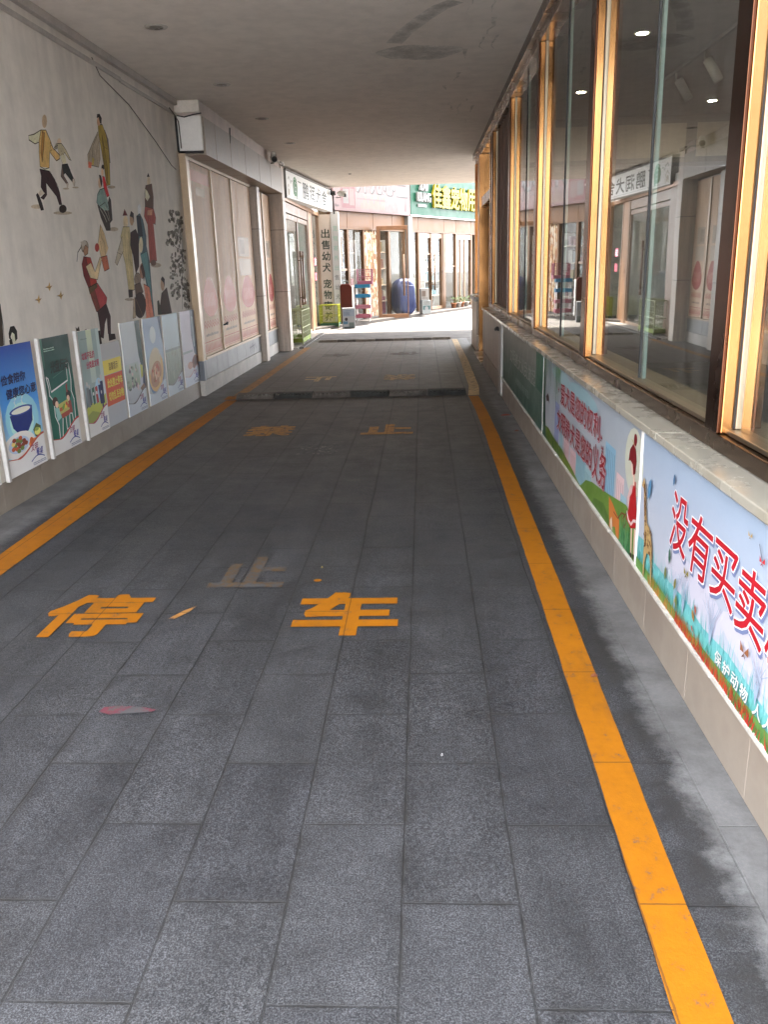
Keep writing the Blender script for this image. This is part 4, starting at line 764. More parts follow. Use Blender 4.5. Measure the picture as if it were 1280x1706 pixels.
  ('p',(58,54,48),[(10.244,1.524),(10.206,1.515),(10.158,1.518),(10.136,1.529),(10.155,1.541),(10.202,1.545),(10.242,1.537)]),
  ('p',(58,54,48),[(10.62,1.472),(10.617,1.448),(10.577,1.44),(10.531,1.454),(10.513,1.478),(10.536,1.495),(10.583,1.493)]),
  ('p',(72,68,62),[(10.329,1.566),(10.299,1.554),(10.262,1.554),(10.246,1.565),(10.263,1.579),(10.3,1.585),(10.33,1.579)]),
  ('p',(88,84,78),[(10.385,1.402),(10.333,1.388),(10.283,1.39),(10.273,1.407),(10.309,1.426),(10.365,1.433),(10.399,1.422)]),
  ('p',(88,84,78),[(10.543,1.584),(10.521,1.576),(10.496,1.576),(10.487,1.583),(10.5,1.592),(10.525,1.597),(10.545,1.593)]),
  ('p',(88,84,78),[(10.214,1.457),(10.198,1.442),(10.151,1.436),(10.107,1.445),(10.101,1.462),(10.135,1.474),(10.186,1.472)]),
  ('p',(88,84,78),[(10.154,1.36),(10.115,1.345),(10.066,1.346),(10.044,1.36),(10.064,1.379),(10.113,1.387),(10.153,1.378)]),
  ('p',(46,42,36),[(10.753,1.392),(10.727,1.377),(10.68,1.374),(10.648,1.386),(10.654,1.404),(10.694,1.413),(10.739,1.408)]),
  ('p',(58,54,48),[(10.814,1.369),(10.82,1.354),(10.799,1.348),(10.767,1.356),(10.748,1.372),(10.756,1.383),(10.786,1.382)]),
  ('p',(88,84,78),[(10.309,1.585),(10.282,1.576),(10.257,1.576),(10.254,1.585),(10.274,1.596),(10.303,1.601),(10.318,1.596)]),
  ('p',(46,42,36),[(10.39,1.36),(10.38,1.34),(10.333,1.333),(10.284,1.344),(10.27,1.365),(10.302,1.379),(10.355,1.377)]),
  ('p',(88,84,78),[(10.436,1.451),(10.406,1.439),(10.352,1.437),(10.313,1.447),(10.319,1.461),(10.366,1.469),(10.418,1.464)]),
  ('p',(72,68,62),[(10.247,1.379),(10.192,1.363),(10.143,1.365),(10.138,1.383),(10.179,1.403),(10.237,1.411),(10.267,1.4)]),
  ('p',(88,84,78),[(10.732,1.454),(10.703,1.443),(10.653,1.443),(10.621,1.452),(10.629,1.465),(10.673,1.472),(10.719,1.467)]),
  ('p',(46,42,36),[(10.597,1.316),(10.559,1.303),(10.527,1.302),(10.524,1.316),(10.553,1.332),(10.593,1.34),(10.612,1.333)]),
  ('p',(88,84,78),[(10.422,1.561),(10.412,1.55),(10.38,1.546),(10.35,1.552),(10.345,1.564),(10.368,1.572),(10.403,1.571)]),
  ('p',(88,84,78),[(10.174,1.543),(10.132,1.526),(10.079,1.525),(10.055,1.54),(10.077,1.561),(10.129,1.571),(10.173,1.563)]),
  ('p',(72,68,62),[(10.435,1.337),(10.408,1.315),(10.36,1.311),(10.328,1.328),(10.336,1.352),(10.377,1.366),(10.421,1.359)]),
  ('p',(72,68,62),[(10.341,1.287),(10.299,1.275),(10.252,1.277),(10.233,1.291),(10.257,1.307),(10.307,1.312),(10.344,1.303)]),
  ('p',(88,84,78),[(10.391,1.311),(10.377,1.296),(10.35,1.293),(10.33,1.304),(10.332,1.32),(10.355,1.33),(10.381,1.326)]),
  ('p',(72,68,62),[(10.748,1.511),(10.715,1.496),(10.684,1.495),(10.681,1.507),(10.706,1.525),(10.741,1.534),(10.76,1.528)]),
  ('p',(72,68,62),[(10.779,1.434),(10.768,1.414),(10.742,1.409),(10.721,1.422),(10.721,1.445),(10.742,1.459),(10.768,1.454)]),
  ('p',(46,42,36),[(10.666,1.22),(10.672,1.2),(10.645,1.194),(10.606,1.206),(10.583,1.226),(10.595,1.241),(10.632,1.238)]),
  ('p',(46,42,36),[(10.786,1.433),(10.772,1.417),(10.747,1.413),(10.73,1.425),(10.735,1.443),(10.757,1.455),(10.78,1.45)]),
  ('p',(72,68,62),[(10.776,1.407),(10.723,1.395),(10.677,1.398),(10.671,1.413),(10.71,1.43),(10.765,1.435),(10.795,1.425)]),
  ('p',(46,42,36),[(10.729,1.208),(10.711,1.198),(10.667,1.197),(10.632,1.204),(10.631,1.215),(10.665,1.222),(10.709,1.219)]),
  ('p',(88,84,78),[(10.752,1.414),(10.751,1.4),(10.729,1.395),(10.701,1.404),(10.69,1.419),(10.703,1.429),(10.73,1.427)]),
  ('p',(46,42,36),[(10.822,1.331),(10.823,1.313),(10.779,1.305),(10.724,1.312),(10.699,1.329),(10.722,1.344),(10.777,1.345)]),
  ('p',(46,42,36),[(10.869,1.256),(10.858,1.232),(10.815,1.226),(10.773,1.242),(10.764,1.267),(10.794,1.283),(10.84,1.278)]),
  ('p',(72,68,62),[(10.71,1.205),(10.688,1.196),(10.646,1.195),(10.616,1.204),(10.621,1.215),(10.656,1.22),(10.696,1.216)]),
  ('p',(58,54,48),[(10.877,1.337),(10.855,1.322),(10.809,1.319),(10.773,1.33),(10.775,1.346),(10.812,1.357),(10.857,1.352)]),
  ('p',(46,42,36),[(10.659,1.334),(10.634,1.321),(10.599,1.32),(10.58,1.331),(10.592,1.346),(10.625,1.355),(10.655,1.349)]),
  ('p',(88,84,78),[(10.8,1.406),(10.78,1.393),(10.75,1.391),(10.734,1.401),(10.743,1.416),(10.771,1.424),(10.796,1.42)]),
  ('p',(46,42,36),[(10.744,1.257),(10.725,1.248),(10.698,1.247),(10.685,1.256),(10.694,1.266),(10.719,1.272),(10.741,1.268)]),
  ('p',(46,42,36),[(10.682,1.27),(10.651,1.259),(10.612,1.26),(10.593,1.271),(10.608,1.285),(10.647,1.291),(10.68,1.285)]),
  ('p',(88,84,78),[(10.726,1.168),(10.675,1.155),(10.62,1.158),(10.602,1.175),(10.635,1.193),(10.693,1.198),(10.734,1.187)]),
  ('p',(72,68,62),[(10.691,1.325),(10.666,1.315),(10.614,1.314),(10.573,1.322),(10.574,1.333),(10.617,1.339),(10.669,1.336)]),
  ('p',(72,68,62),[(10.676,1.2),(10.652,1.177),(10.597,1.172),(10.551,1.189),(10.55,1.215),(10.593,1.23),(10.65,1.224)]),
  ('p',(58,54,48),[(10.79,1.17),(10.766,1.15),(10.736,1.146),(10.721,1.162),(10.733,1.185),(10.763,1.199),(10.788,1.192)]),
  ('p',(88,84,78),[(10.732,1.408),(10.729,1.388),(10.707,1.383),(10.685,1.396),(10.677,1.417),(10.691,1.431),(10.715,1.427)]),
  ('p',(88,84,78),[(10.696,1.417),(10.696,1.402),(10.672,1.397),(10.644,1.406),(10.631,1.422),(10.644,1.433),(10.672,1.431)]),
  ('p',(88,84,78),[(10.699,1.351),(10.703,1.331),(10.66,1.322),(10.602,1.33),(10.573,1.35),(10.594,1.366),(10.65,1.367)]),
  ('p',(46,42,36),[(10.643,1.307),(10.645,1.288),(10.616,1.282),(10.578,1.293),(10.56,1.312),(10.575,1.326),(10.612,1.324)]),
  ('p',(88,84,78),[(10.902,1.443),(10.904,1.427),(10.883,1.421),(10.855,1.431),(10.841,1.449),(10.852,1.461),(10.879,1.459)]),
  ('p',(72,68,62),[(10.836,1.17),(10.81,1.159),(10.758,1.158),(10.718,1.168),(10.721,1.181),(10.764,1.188),(10.815,1.184)]),
  ('p',(58,54,48),[(10.655,1.428),(10.665,1.408),(10.645,1.402),(10.611,1.413),(10.588,1.434),(10.594,1.448),(10.624,1.446)]),
  ('p',(72,68,62),[(10.864,1.277),(10.853,1.264),(10.806,1.258),(10.758,1.265),(10.745,1.279),(10.777,1.29),(10.83,1.289)]),
  ('p',(58,54,48),[(10.727,1.436),(10.677,1.416),(10.64,1.414),(10.643,1.432),(10.684,1.456),(10.733,1.468),(10.752,1.459)]),
  ('p',(58,54,48),[(10.846,1.316),(10.799,1.3),(10.742,1.3),(10.718,1.317),(10.745,1.338),(10.803,1.347),(10.848,1.338)]),
  ('p',(88,84,78),[(10.872,1.294),(10.848,1.285),(10.8,1.284),(10.764,1.292),(10.767,1.304),(10.807,1.31),(10.854,1.306)]),
  ('p',(58,54,48),[(10.843,1.456),(10.837,1.446),(10.812,1.442),(10.786,1.448),(10.779,1.459),(10.796,1.467),(10.825,1.466)]),
  ('p',(88,84,78),[(10.655,1.192),(10.675,1.172),(10.661,1.165),(10.625,1.177),(10.593,1.198),(10.59,1.212),(10.617,1.209)]),
  ('p',(72,68,62),[(10.866,1.301),(10.821,1.286),(10.782,1.286),(10.778,1.301),(10.813,1.32),(10.859,1.328),(10.883,1.32)]),
  ('p',(58,54,48),[(10.865,1.374),(10.859,1.355),(10.815,1.349),(10.767,1.359),(10.752,1.379),(10.779,1.393),(10.83,1.391)]),
  ('p',(46,42,36),[(10.851,1.291),(10.825,1.281),(10.792,1.28),(10.776,1.29),(10.789,1.303),(10.821,1.309),(10.849,1.304)]),
  ('p',(58,54,48),[(10.79,1.38),(10.802,1.356),(10.779,1.349),(10.738,1.362),(10.711,1.387),(10.717,1.404),(10.752,1.401)]),
  ('p',(88,84,78),[(10.751,1.258),(10.744,1.242),(10.715,1.238),(10.686,1.249),(10.68,1.266),(10.7,1.277),(10.732,1.274)]),
  ('p',(88,84,78),[(10.695,1.286),(10.654,1.27),(10.601,1.27),(10.575,1.286),(10.595,1.306),(10.647,1.315),(10.692,1.306)]),
  ('p',(46,42,36),[(10.781,1.293),(10.753,1.277),(10.717,1.275),(10.699,1.289),(10.714,1.308),(10.749,1.318),(10.779,1.311)]),
  ('p',(72,68,62),[(10.834,1.364),(10.793,1.344),(10.737,1.342),(10.707,1.359),(10.725,1.383),(10.778,1.396),(10.827,1.387)]),
  ('p',(58,54,48),[(10.751,1.397),(10.702,1.383),(10.651,1.384),(10.635,1.4),(10.667,1.419),(10.723,1.426),(10.761,1.416)]),
 ]),
 ('three small olive birds in flight', [
  ('p',(120,98,62),[(6.473,1.427),(6.526,1.435),(6.556,1.465),(6.56,1.431),(6.599,1.439),(6.555,1.414),(6.536,1.394),(6.521,1.418)]),
  ('s',(52,44,36),0.0035,[(6.473,1.427),(6.533,1.421),(6.585,1.433)]),
  ('p',(120,98,62),[(6.689,1.516),(6.746,1.525),(6.777,1.555),(6.782,1.52),(6.824,1.53),(6.777,1.503),(6.757,1.483),(6.74,1.508)]),
  ('s',(52,44,36),0.0037,[(6.689,1.516),(6.754,1.511),(6.809,1.523)]),
  ('p',(120,98,62),[(6.881,1.443),(6.941,1.452),(6.973,1.483),(6.979,1.447),(7.023,1.457),(6.973,1.429),(6.953,1.408),(6.935,1.434)]),
  ('s',(52,44,36),0.0038,[(6.881,1.443),(6.949,1.437),(7.007,1.45)]),
 ]),
 ('half hidden face with long black hair', [
  ('p',(150,140,126),[(6.091,1.169),(6.08,1.148),(6.063,1.133),(6.044,1.125),(6.026,1.127),(6.012,1.137),(6.007,1.155),(6.009,1.175),(6.02,1.195),(6.037,1.211),(6.056,1.219),(6.074,1.217),(6.088,1.207),(6.094,1.19)]),
  ('p',(24,22,22),[(5.98,1.21),(6.019,1.255),(6.078,1.256),(6.11,1.216),(6.101,1.168),(6.064,1.15),(6.067,1.203),(6.031,1.219),(6.001,1.192),(6.004,1.16),(5.976,1.178)]),
  ('p',(24,22,22),[(5.971,1.163),(6.015,1.172),(6.021,1.126),(5.973,1.127)]),
  ('p',(40,34,30),[(5.878,1.481),(5.922,1.418),(5.917,1.325),(5.882,1.139),(5.826,1.128),(5.764,1.134)]),
  ('s',(20,20,20),0.0064,[(5.922,1.418),(5.917,1.262),(5.895,1.137)]),
 ]),
 ('small dark cat ears and round head behind a poster', [
  ('p',(40,36,32),[(7.171,1.174),(7.199,1.157),(7.245,1.176),(7.25,1.134),(7.174,1.139)]),
  ('p',(52,46,40),[(7.418,1.121),(7.413,1.115),(7.401,1.11),(7.386,1.108),(7.37,1.109),(7.357,1.113),(7.349,1.119),(7.348,1.126),(7.354,1.133),(7.365,1.137),(7.38,1.139),(7.396,1.138),(7.409,1.134),(7.417,1.128)]),
 ]),
]

# ------------------------------------------------------------------ the setting
Y0 = 1.0            # where the passage roof begins, just in front of the camera
YE = 23.2           # where it ends at the street
MB().box(-120, 120, -80, 160, -.4, -.012).build("ground", M_GROUND, kind='structure')
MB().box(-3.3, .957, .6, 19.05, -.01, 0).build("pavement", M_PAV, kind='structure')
g = MB(); g.box(.957, 3.2, .6, 19.05, -.01, .0012); g.build("pavement", M_STREET, kind='structure')
MB().box(-30, 40, 19.05, 60, -.011, .003).build("street", M_STREET, kind='structure')
MB().box(-25, 25, -30, .597, -.011, .0).build("forecourt", mat_cement("forecourt_concrete", (.56, .55, .54)), kind='structure')  # unseen pale ground added behind the camera to bounce light into the passage
c_ = MB(); c_.box(-3.4, 7.0, Y0, YE, 3.61, 4.3); c_.build("ceiling", M_CEIL, kind='structure')
up_ = MB(); up_.box(-6.5, 9, Y0+.05, YE-.06, 4.31, 9.0)
tag(up_.build("upper_storey", M_WALL), "plain upper storey built over the drive-through passage", "building")  # out of view, put in for the shade it throws on the street end

# damp marks on the ceiling
CE = Fr((0, 0, 3.61), (1, 0, 0), (0, -1, 0), (0, 0, -1))
st = Art(CE, (1, 1, 1), .0006); rs_ = random.Random(2)
for k in range(5):
    g_ = 1-.16*k; v_ = 233-k*5
    st.poly((v_, v_-5, v_-12), [(.0+.42*g_*math.cos(t_)*(1+.10*math.sin(3*t_+k)), -9.15+.30*g_*math.sin(t_)*(1+.10*math.sin(4*t_))) for t_ in [i*2*math.pi/36 for i in range(36)]])
for k in range(4):
    w_ = .16-.03*k; v_ = 233-k*5
    st.stroke((v_, v_-5, v_-12), w_, [(-.24, -8.75), (-.12, -8.35), (.04, -7.95), (.18, -7.66), (.30, -7.52)])
tag(st.build("damp_patch", M_ART), "dark damp patch and short streak on the ceiling over the lane", "damp stain")
st = Art(CE, (1, 1, 1), .0006); rs_ = random.Random(6)
for k in range(16):
    x_, y_ = rs_.uniform(.28, .75), -rs_.uniform(7.2, 14.5); L_ = rs_.uniform(.15, .7); v_ = rs_.choice((240, 232, 229, 235))
    st.stroke((v_, v_-6, v_-14), rs_.uniform(.012, .05), [(x_+rs_.uniform(-.05, .05)*t_, y_-L_*t_) for t_ in (0, .25, .5, .75, 1)], True)
o_ = st.build("plaster_streaks", M_ART, kind="stuff"); tag(o_, "faint peeling streaks on the ceiling beside the window front", "streaks")

# ------------------------------------------------------------------ left: mural wall
LW = Fr((-3.0, 0, 0), (0, 1, 0), (0, 0, 1), (1, 0, 0))
mw = thing("mural_wall", "long grey white plaster wall painted with old time figures on the left", "wall", (-3.0, 6, 0))
MB().box(-3.3, -3.0, -1.5, 10.95, 0, 3.61).build("wall", M_WALL, mw)
b = MB()
for i in range(22):
    y = -2.3+i*.602
    if y < 10.93: b.box(-3.0, -2.985, y, min(y+.6, 10.94), .0, .205)
b.build("baseboard", M_TILE, mw, .002)
b = MB(); b.box(-3.0, -2.95, Y0+.1, 10.93, 3.545, 3.609); b.box(-3.0, -2.972, Y0, 9.0, 3.44, 3.475); b.box(-3.0, -2.975, 9.0, 10.93, 3.43, 3.462)
b.build("cable_trunking", plain("trunking", (.50, .46, .42), .5), mw, .003)
b = MB(); b.tube([(-2.99, 8.3, 3.50), (-2.985, 8.45, 3.38), (-2.985, 9.2, 3.26), (-2.985, 10.0, 3.02), (-2.985, 10.55, 2.83), (-2.99, 10.75, 2.80)], .0045, 5)
b.tube([(-2.96, 10.6, 3.46), (-2.95, 10.8, 3.40), (-2.955, 10.93, 3.36), (-2.95, 10.935, 3.06)], .007, 6)
b.build("loose_cable", plain("dusty_cable", (.10, .085, .07), .7), mw)
KM = (3.35, 3.3, 3.2)
for lab, items in MURAL:
    a = Art(LW, KM, .001); mural_items(a, items, len(lab), "tree" not in lab)
    a.build("painted_tree" if "tree" in lab else "painted_birds" if "birds" in lab else "painted_figure", M_ART, mw, label=lab)

# ------------------------------------------------------------------ posters leaning along the left wall
KP = tuple(.62/lin(v) for v in (158, 150, 142))
def poster(y0, y1, label, draw, side=None, sheet_col=(.74, .73, .71), z0=.21, z1=1.135, nm="poster", cat="poster"):
    t = thing(nm, label, cat, (-2.975, (y0+y1)/2, z0), "posters along the mural wall" if nm == "poster" else None)
    MB().box(-2.986, -2.974, y0, y1, z0, z1).build("backing_board", plain("poster_board%.2f" % sheet_col[1], sheet_col, .45, var=.06), t, .002)
    if side is not None:
        MB().box(-2.984, -2.955, y0-.04, y0-.006, z0-.01, z1+.01).build("side_rail", plain('pale_rail', (.52, .51, .49), .45), t, .003)
    fr = Fr((-2.974, y0, z0), (0, 1, 0), (0, 0, 1), (1, 0, 0))
    art = Art(fr, KP, .0004); txt = Art(fr, KP, .006)
    draw(art, txt, y1-y0, z1-z0)
    if art.v: art.build("picture", M_PRINT, t)
    if txt.v: txt.build("lettering", M_PRINT, t)
    return t
def wave_foot(a, t, w, h, edge=(150, 60, 50), base=(188, 186, 188), amp=1.0):
    """white wave along the foot with a coloured rim and a small slogan mark"""
    n = 16
    cur = [(w*i/n, h*(.115+amp*.125*(.5-.5*math.cos(math.pi*(max(0, i/n-.28)/.72)))+.03*max(0, (.3-i/n)/.3))) for i in range(n+1)]
    a.poly(edge, [(x, y+.016*(1 if x > .3*w else .4)) for x, y in cur]+[(w, 0), (0, 0)])
    a.poly(base, cur+[(w, 0), (0, 0)])
    t.text((120, 60, 80), "文明", .60*w, .78*w, h*.135, h*.195, .02, .25)
    t.text((60, 60, 110), "餐桌", .72*w, .9*w, h*.085, h*.145, .02, .25)
    a.stroke((60, 66, 110), .008, [(w*(.58+.36*i/8), h*(.055+.03*math.sin(math.pi*i/8))) for i in range(9)])
    t.scribble((90, 92, 110), .60*w, .95*w, h*.018, h*.045, 2, 3)
def draw_blue(a, t, w, h):
    a.grad(0, w, .14*h, .55*h, (140, 168, 196), (62, 118, 176)); a.grad(0, w, .55*h, h, (62, 118, 176), (14, 48, 112))
    a.ell((120, 160, 200), .52*w, .42*h, .42*w, .20*h); a.ell((150, 182, 210), .5*w, .40*h, .30*w, .15*h)
    # a deep blue bowl with steam and a tray of dishes
    a.poly((20, 34, 84), [(.22*w, .47*h), (.80*w, .50*h), (.76*w, .38*h), (.62*w, .31*h), (.40*w, .30*h), (.26*w, .37*h)])
    a.ell((40, 56, 110), .51*w, .488*h, .29*w, .035*h); a.ell((186, 178, 160), .51*w, .487*h, .24*w, .024*h)
    a.stroke((176, 196, 214), .012, [(.4*w, .53*h), (.37*w, .56*h), (.42*w, .59*h), (.39*w, .62*h)]); a.stroke((176, 196, 214), .012, [(.58*w, .53*h), (.55*w, .56*h), (.6*w, .6*h)])
    a.ell((196, 200, 204), .36*w, .225*h, .40*w, .105*h); a.ell((150, 156, 166), .34*w, .23*h, .26*w, .065*h)
    for i in range(16):
        an = i*2.4; r_ = .18*math.sqrt(i/16)
        a.ell(random.choice(((150, 70, 44), (84, 100, 50), (196, 160, 90), (110, 50, 36))), .34*w+r_*w*math.cos(an)*1.1, .235*h+r_*.3*h*math.sin(an), .05*w, .018*h, 8)
    a.ell((190, 110, 60), .72*w, .20*h, .14*w, .035*h); a.ell((160, 80, 44), .66*w, .22*h, .05*w, .03*h)
    a.poly((60, 70, 40), [(.74*w, .30*h), (.84*w, .345*h), (.95*w, .31*h), (.93*w, .24*h), (.78*w, .235*h)]); a.ell((190, 176, 90), .85*w, .275*h, .085*w, .03*h); a.ell((120, 130, 60), .83*w, .295*h, .06*w, .015*h)
    wave_foot(a, t, w, h, (150, 66, 50))
    t.text((14, 20, 52), "俭食陪你", .13*w, .72*w, .71*h, .785*h, .03, .1); t.text((14, 20, 52), "健康您心意", .20*w, .95*w, .60*h, .675*h, .03, .1)
    t.scribble((120, 150, 180), .3*w, .55*w, .565*h, .585*h, 1, 8)
def draw_green(a, t, w, h):
    a.grad(0, w, .05*h, .6*h, (30, 84, 66), (18, 66, 56)); a.grad(0, w, .6*h, h, (18, 66, 56), (10, 40, 34))
    a.grad(0, .12*w, .75*h, h, (22, 70, 58), (60, 96, 78))
    out = [(.10*w, .68*h), (.16*w, .66*h), (.20*w, .545*h), (.78*w, .60*h), (.80*w, .75*h), (.88*w, .75*h), (.90*w, .60*h), (.86*w, .50*h), (.92*w, .42*h), (.88*w, .22*h), (.80*w, .20*h), (.79*w, .30*h), (.70*w, .31*h), (.66*w, .19*h), (.55*w, .18*h), (.56*w, .30*h), (.46*w, .30*h), (.37*w, .12*h), (.28*w, .11*h), (.30*w, .25*h), (.22*w, .33*h), (.24*w, .46*h), (.13*w, .52*h), (.14*w, .58*h), (.10*w, .68*h)]
    a.poly((44, 92, 78), out[:-1])
    a.stroke((196, 206, 198), .014, out)
    a.ell((50, 30, 26), .28*w, .455*h, .09*w, .04*h); a.ell((186, 150, 124), .32*w, .425*h, .055*w, .03*h); a.poly((120, 150, 140), [(.25*w, .40*h), (.38*w, .39*h), (.42*w, .30*h), (.28*w, .28*h)])
    a.ell((30, 24, 22), .74*w, .475*h, .085*w, .04*h); a.ell((186, 150, 124), .72*w, .445*h, .05*w, .028*h); a.poly((120, 56, 50), [(.68*w, .42*h), (.80*w, .42*h), (.82*w, .31*h), (.68*w, .31*h)])
    a.poly((150, 140, 76), [(.36*w, .42*h), (.70*w, .44*h), (.72*w, .345*h), (.40*w, .325*h)])
    for i in range(7): a.ell(random.choice(((90, 120, 50), (190, 150, 60), (150, 70, 44))), .42*w+i*.045*w, .39*h+random.uniform(-.02, .02)*h, .035*w, .018*h, 8)
    a.poly((130, 60, 46), [(.42*w, .33*h), (.72*w, .345*h), (.70*w, .30*h), (.44*w, .29*h)])
    a.poly((120, 40, 40), [(.68*w, .56*h), (.74*w, .58*h), (.73*w, .5*h), (.69*w, .5*h)])
    wave_foot(a, t, w, h, (150, 52, 50))
    t.text((8, 26, 22), "光盘行动", .26*w, .86*w, .70*h, .80*h, .035, .15); t.scribble((150, 170, 150), .12*w, .46*w, .885*h, .92*h, 2, 5)
    a.stroke((60, 100, 84), .004, [(.3*w, .655*h), (.7*w, .70*h)])
def draw_bins(a, t, w, h):
    a.grad(0, w, .1*h, .62*h, (150, 156, 152), (120, 130, 122)); a.grad(0, w, .62*h, h, (120, 130, 122), (104, 116, 106))
    a.grad(.42*w, .66*w, .5*h, h, (150, 156, 146), (150, 152, 116)); a.grad(.86*w, w, .3*h, h, (166, 168, 160), (128, 138, 128))
    a.ell((140, 160, 186), .72*w, .43*h, .17*w, .10*h)
    a.grad(0, .35*w, .27*h, .5*h, (70, 80, 78), (130, 140, 140))
    a.poly((150, 148, 66), [(0, .27*h), (.3*w, .315*h), (.6*w, .29*h), (w, .36*h), (w, .0), (0, .0)]); a.poly((120, 122, 60), [(0, .2*h), (.3*w, .24*h), (.6*w, .2*h), (.6*w, .1*h), (0, .1*h)])
    for x, c in ((.38, (34, 70, 56)), (.53, (140, 40, 40))):
        a.poly(c, [(x*w, .45*h), ((x+.11)*w, .46*h), ((x+.105)*w, .30*h), ((x+.015)*w, .29*h)]); a.rect((190, 190, 186), (x+.03)*w, (x+.08)*w, .38*h, .41*h)
    for x, y, s_, c in ((.20, .47, 1.1, (96, 96, 96)), (.28, .45, .9, (70, 72, 74)), (.74, .46, 1.1, (24, 32, 70)), (.85, .49, 1.3, (22, 28, 58)), (.80, .36, .8, (20, 28, 64))):
        a.ell((160, 150, 140), x*w, (y+.03*s_)*h, .035*w*s_, .022*h*s_, 10); a.poly(c, [((x-.05*s_)*w, y*h), ((x+.05*s_)*w, y*h), ((x+.045*s_)*w, (y-.17*s_)*h), ((x-.03*s_)*w, (y-.17*s_)*h)])
    wave_foot(a, t, w, h, (140, 60, 70))
    t.text((140, 40, 60), "垃圾不乱扔", .10*w, .66*w, .735*h, .80*h, .03, .1); t.text((140, 40, 60), "分类是文明", .26*w, .82*w, .645*h, .71*h, .03, .1)
    t.scribble((80, 96, 84), .14*w, .42*w, .915*h, .935*h, 1, 5)
def draw_notice(a, t, w, h):
    a.grad(0, w, 0, h, (150, 146, 144), (142, 134, 126))
    a.rect((186, 160, 60), .02*w, .97*w, .625*h, .80*h)
    a.poly((172, 74, 46), [(.02*w, .25*h), (.97*w, .25*h), (.97*w, .62*h), (.02*w, .62*h)])
    t.text((120, 92, 30), "温馨提示", .26*w, .74*w, .67*h, .76*h, .02); t.text((206, 168, 70), "此处禁止停车", .10*w, .90*w, .47*h, .575*h, .03); t.text((206, 168, 70), "切勿乱丢杂物", .10*w, .90*w, .31*h, .415*h, .03)
def draw_pale(a, t, w, h):  # glare on the sheet is painted into these pale inks
    a.grad(0, w, .1*h, h, (150, 148, 146), (168, 166, 160)); a.poly((22, 50, 44), [(.74*w, h), (w, h), (w, .38*h), (.90*w, .42*h), (.78*w, .62*h)])
    a.poly((24, 36, 56), [(.90*w, .42*h), (w, .4*h), (w, .14*h), (.84*w, .2*h)]); a.poly((150, 146, 62), [(.80*w, .52*h), (.93*w, .50*h), (.90*w, .38*h), (.80*w, .36*h)])
    a.grad(.04*w, .72*w, .30*h, .56*h, (128, 134, 110), (152, 154, 146))
    for i in range(26): a.ell(random.choice(((84, 90, 84), (120, 124, 104), (170, 150, 140), (96, 84, 90))), random.uniform(.12, .6)*w, random.uniform(.28, .52)*h, random.uniform(.02, .07)*w, random.uniform(.01, .05)*h, 9)
    a.poly((110, 84, 70), [(.7*w, .26*h), (.9*w, .3*h), (w, .24*h), (w, .14*h), (.8*w, .2*h)])
    wave_foot(a, t, w, h, (90, 84, 84), (166, 164, 162))
def draw_dish(a, t, w, h):  # inks paled to include the glare on this sheet
    a.grad(0, w, .1*h, .6*h, (146, 142, 134), (140, 148, 156)); a.grad(0, w, .6*h, h, (140, 148, 156), (118, 128, 140)); a.poly((50, 62, 84), [(.84*w, h), (w, h), (w, .66*h), (.93*w, .8*h)])
    a.ell((172, 172, 170), .48*w, .80*h, .17*w, .10*h, 16, .2)
    a.ell((92, 106, 124), .50*w, .33*h, .47*w, .22*h, 24, .35); a.ell((176, 140, 92), .48*w, .37*h, .44*w, .22*h, 24, .35); a.ell((168, 150, 122), .45*w, .47*h, .36*w, .17*h, 20, .35); a.ell((150, 110, 84), .46*w, .34*h, .33*w, .14*h, 20, .35)
    for i in range(18): a.ell(random.choice(((150, 70, 56), (176, 130, 96), (128, 90, 60), (180, 150, 120))), random.uniform(.25, .66)*w, random.uniform(.26, .44)*h, .06*w, .025*h, 9, random.uniform(0, 2))
    wave_foot(a, t, w, h, (150, 146, 144), (168, 167, 166))
def draw_field(a, t, w, h):  # pale haze over the field is painted glare
    a.grad(0, w, .55*h, h, (150, 154, 150), (148, 158, 158)); a.grad(0, w, .1*h, .56*h, (104, 106, 90), (136, 140, 126)); a.rect((118, 122, 116), 0, w, .545*h, .575*h)
    for i in range(60):
        x = random.uniform(0, w); y = random.uniform(.18, .5)*h; a.stroke(random.choice(((92, 96, 76), (128, 130, 108), (150, 146, 130), (110, 96, 82))), .008, [(x, y), (x+random.uniform(-.01, .01), y+random.uniform(.04, .12)*h)])
    wave_foot(a, t, w, h, (104, 100, 94), (162, 162, 160)); a.rect((90, 86, 84), .955*w, w, 0, h)
def draw_pink(a, t, w, h):  # whitish ground colour includes painted glare
    a.grad(0, w, .1*h, h, (158, 150, 146), (164, 152, 156)); a.rect((132, 132, 128), 0, .7*w, .44*h, .47*h)
    a.poly((66, 72, 84), [(.70*w, h), (.97*w, h), (.97*w, .34*h), (.78*w, .42*h), (.66*w, .66*h)]); a.poly((104, 112, 116), [(.76*w, .92*h), (.9*w, .9*h), (.88*w, .5*h), (.78*w, .5*h)])
    a.ell((96, 52, 40), .78*w, .30*h, .24*w, .085*h, 18, .2); a.ell((70, 40, 34), .84*w, .31*h, .14*w, .06*h, 14, .2); a.ell((150, 112, 96), .42*w, .27*h, .18*w, .05*h)
    wave_foot(a, t, w, h, (150, 120, 116), (164, 162, 162))
def draw_edge(a, t, w, h):
    a.grad(0, w, .3*h, h, (120, 140, 170), (60, 96, 150)); wave_foot(a, t, w, h, (70, 84, 130))
poster(4.90, 5.50, "pale blue poster cut by the left edge of the photo", draw_edge, 1)
poster(5.62, 6.24, "bright blue poster with dark slogan and plates of food", draw_blue, 1)
poster(6.36, 6.93, "dark green poster with a white shirt outline round two children at a table", draw_green, 1)
poster(7.09, 7.60, "grey green poster with red slogan above rubbish bins on a yellow lawn", draw_bins, 1)
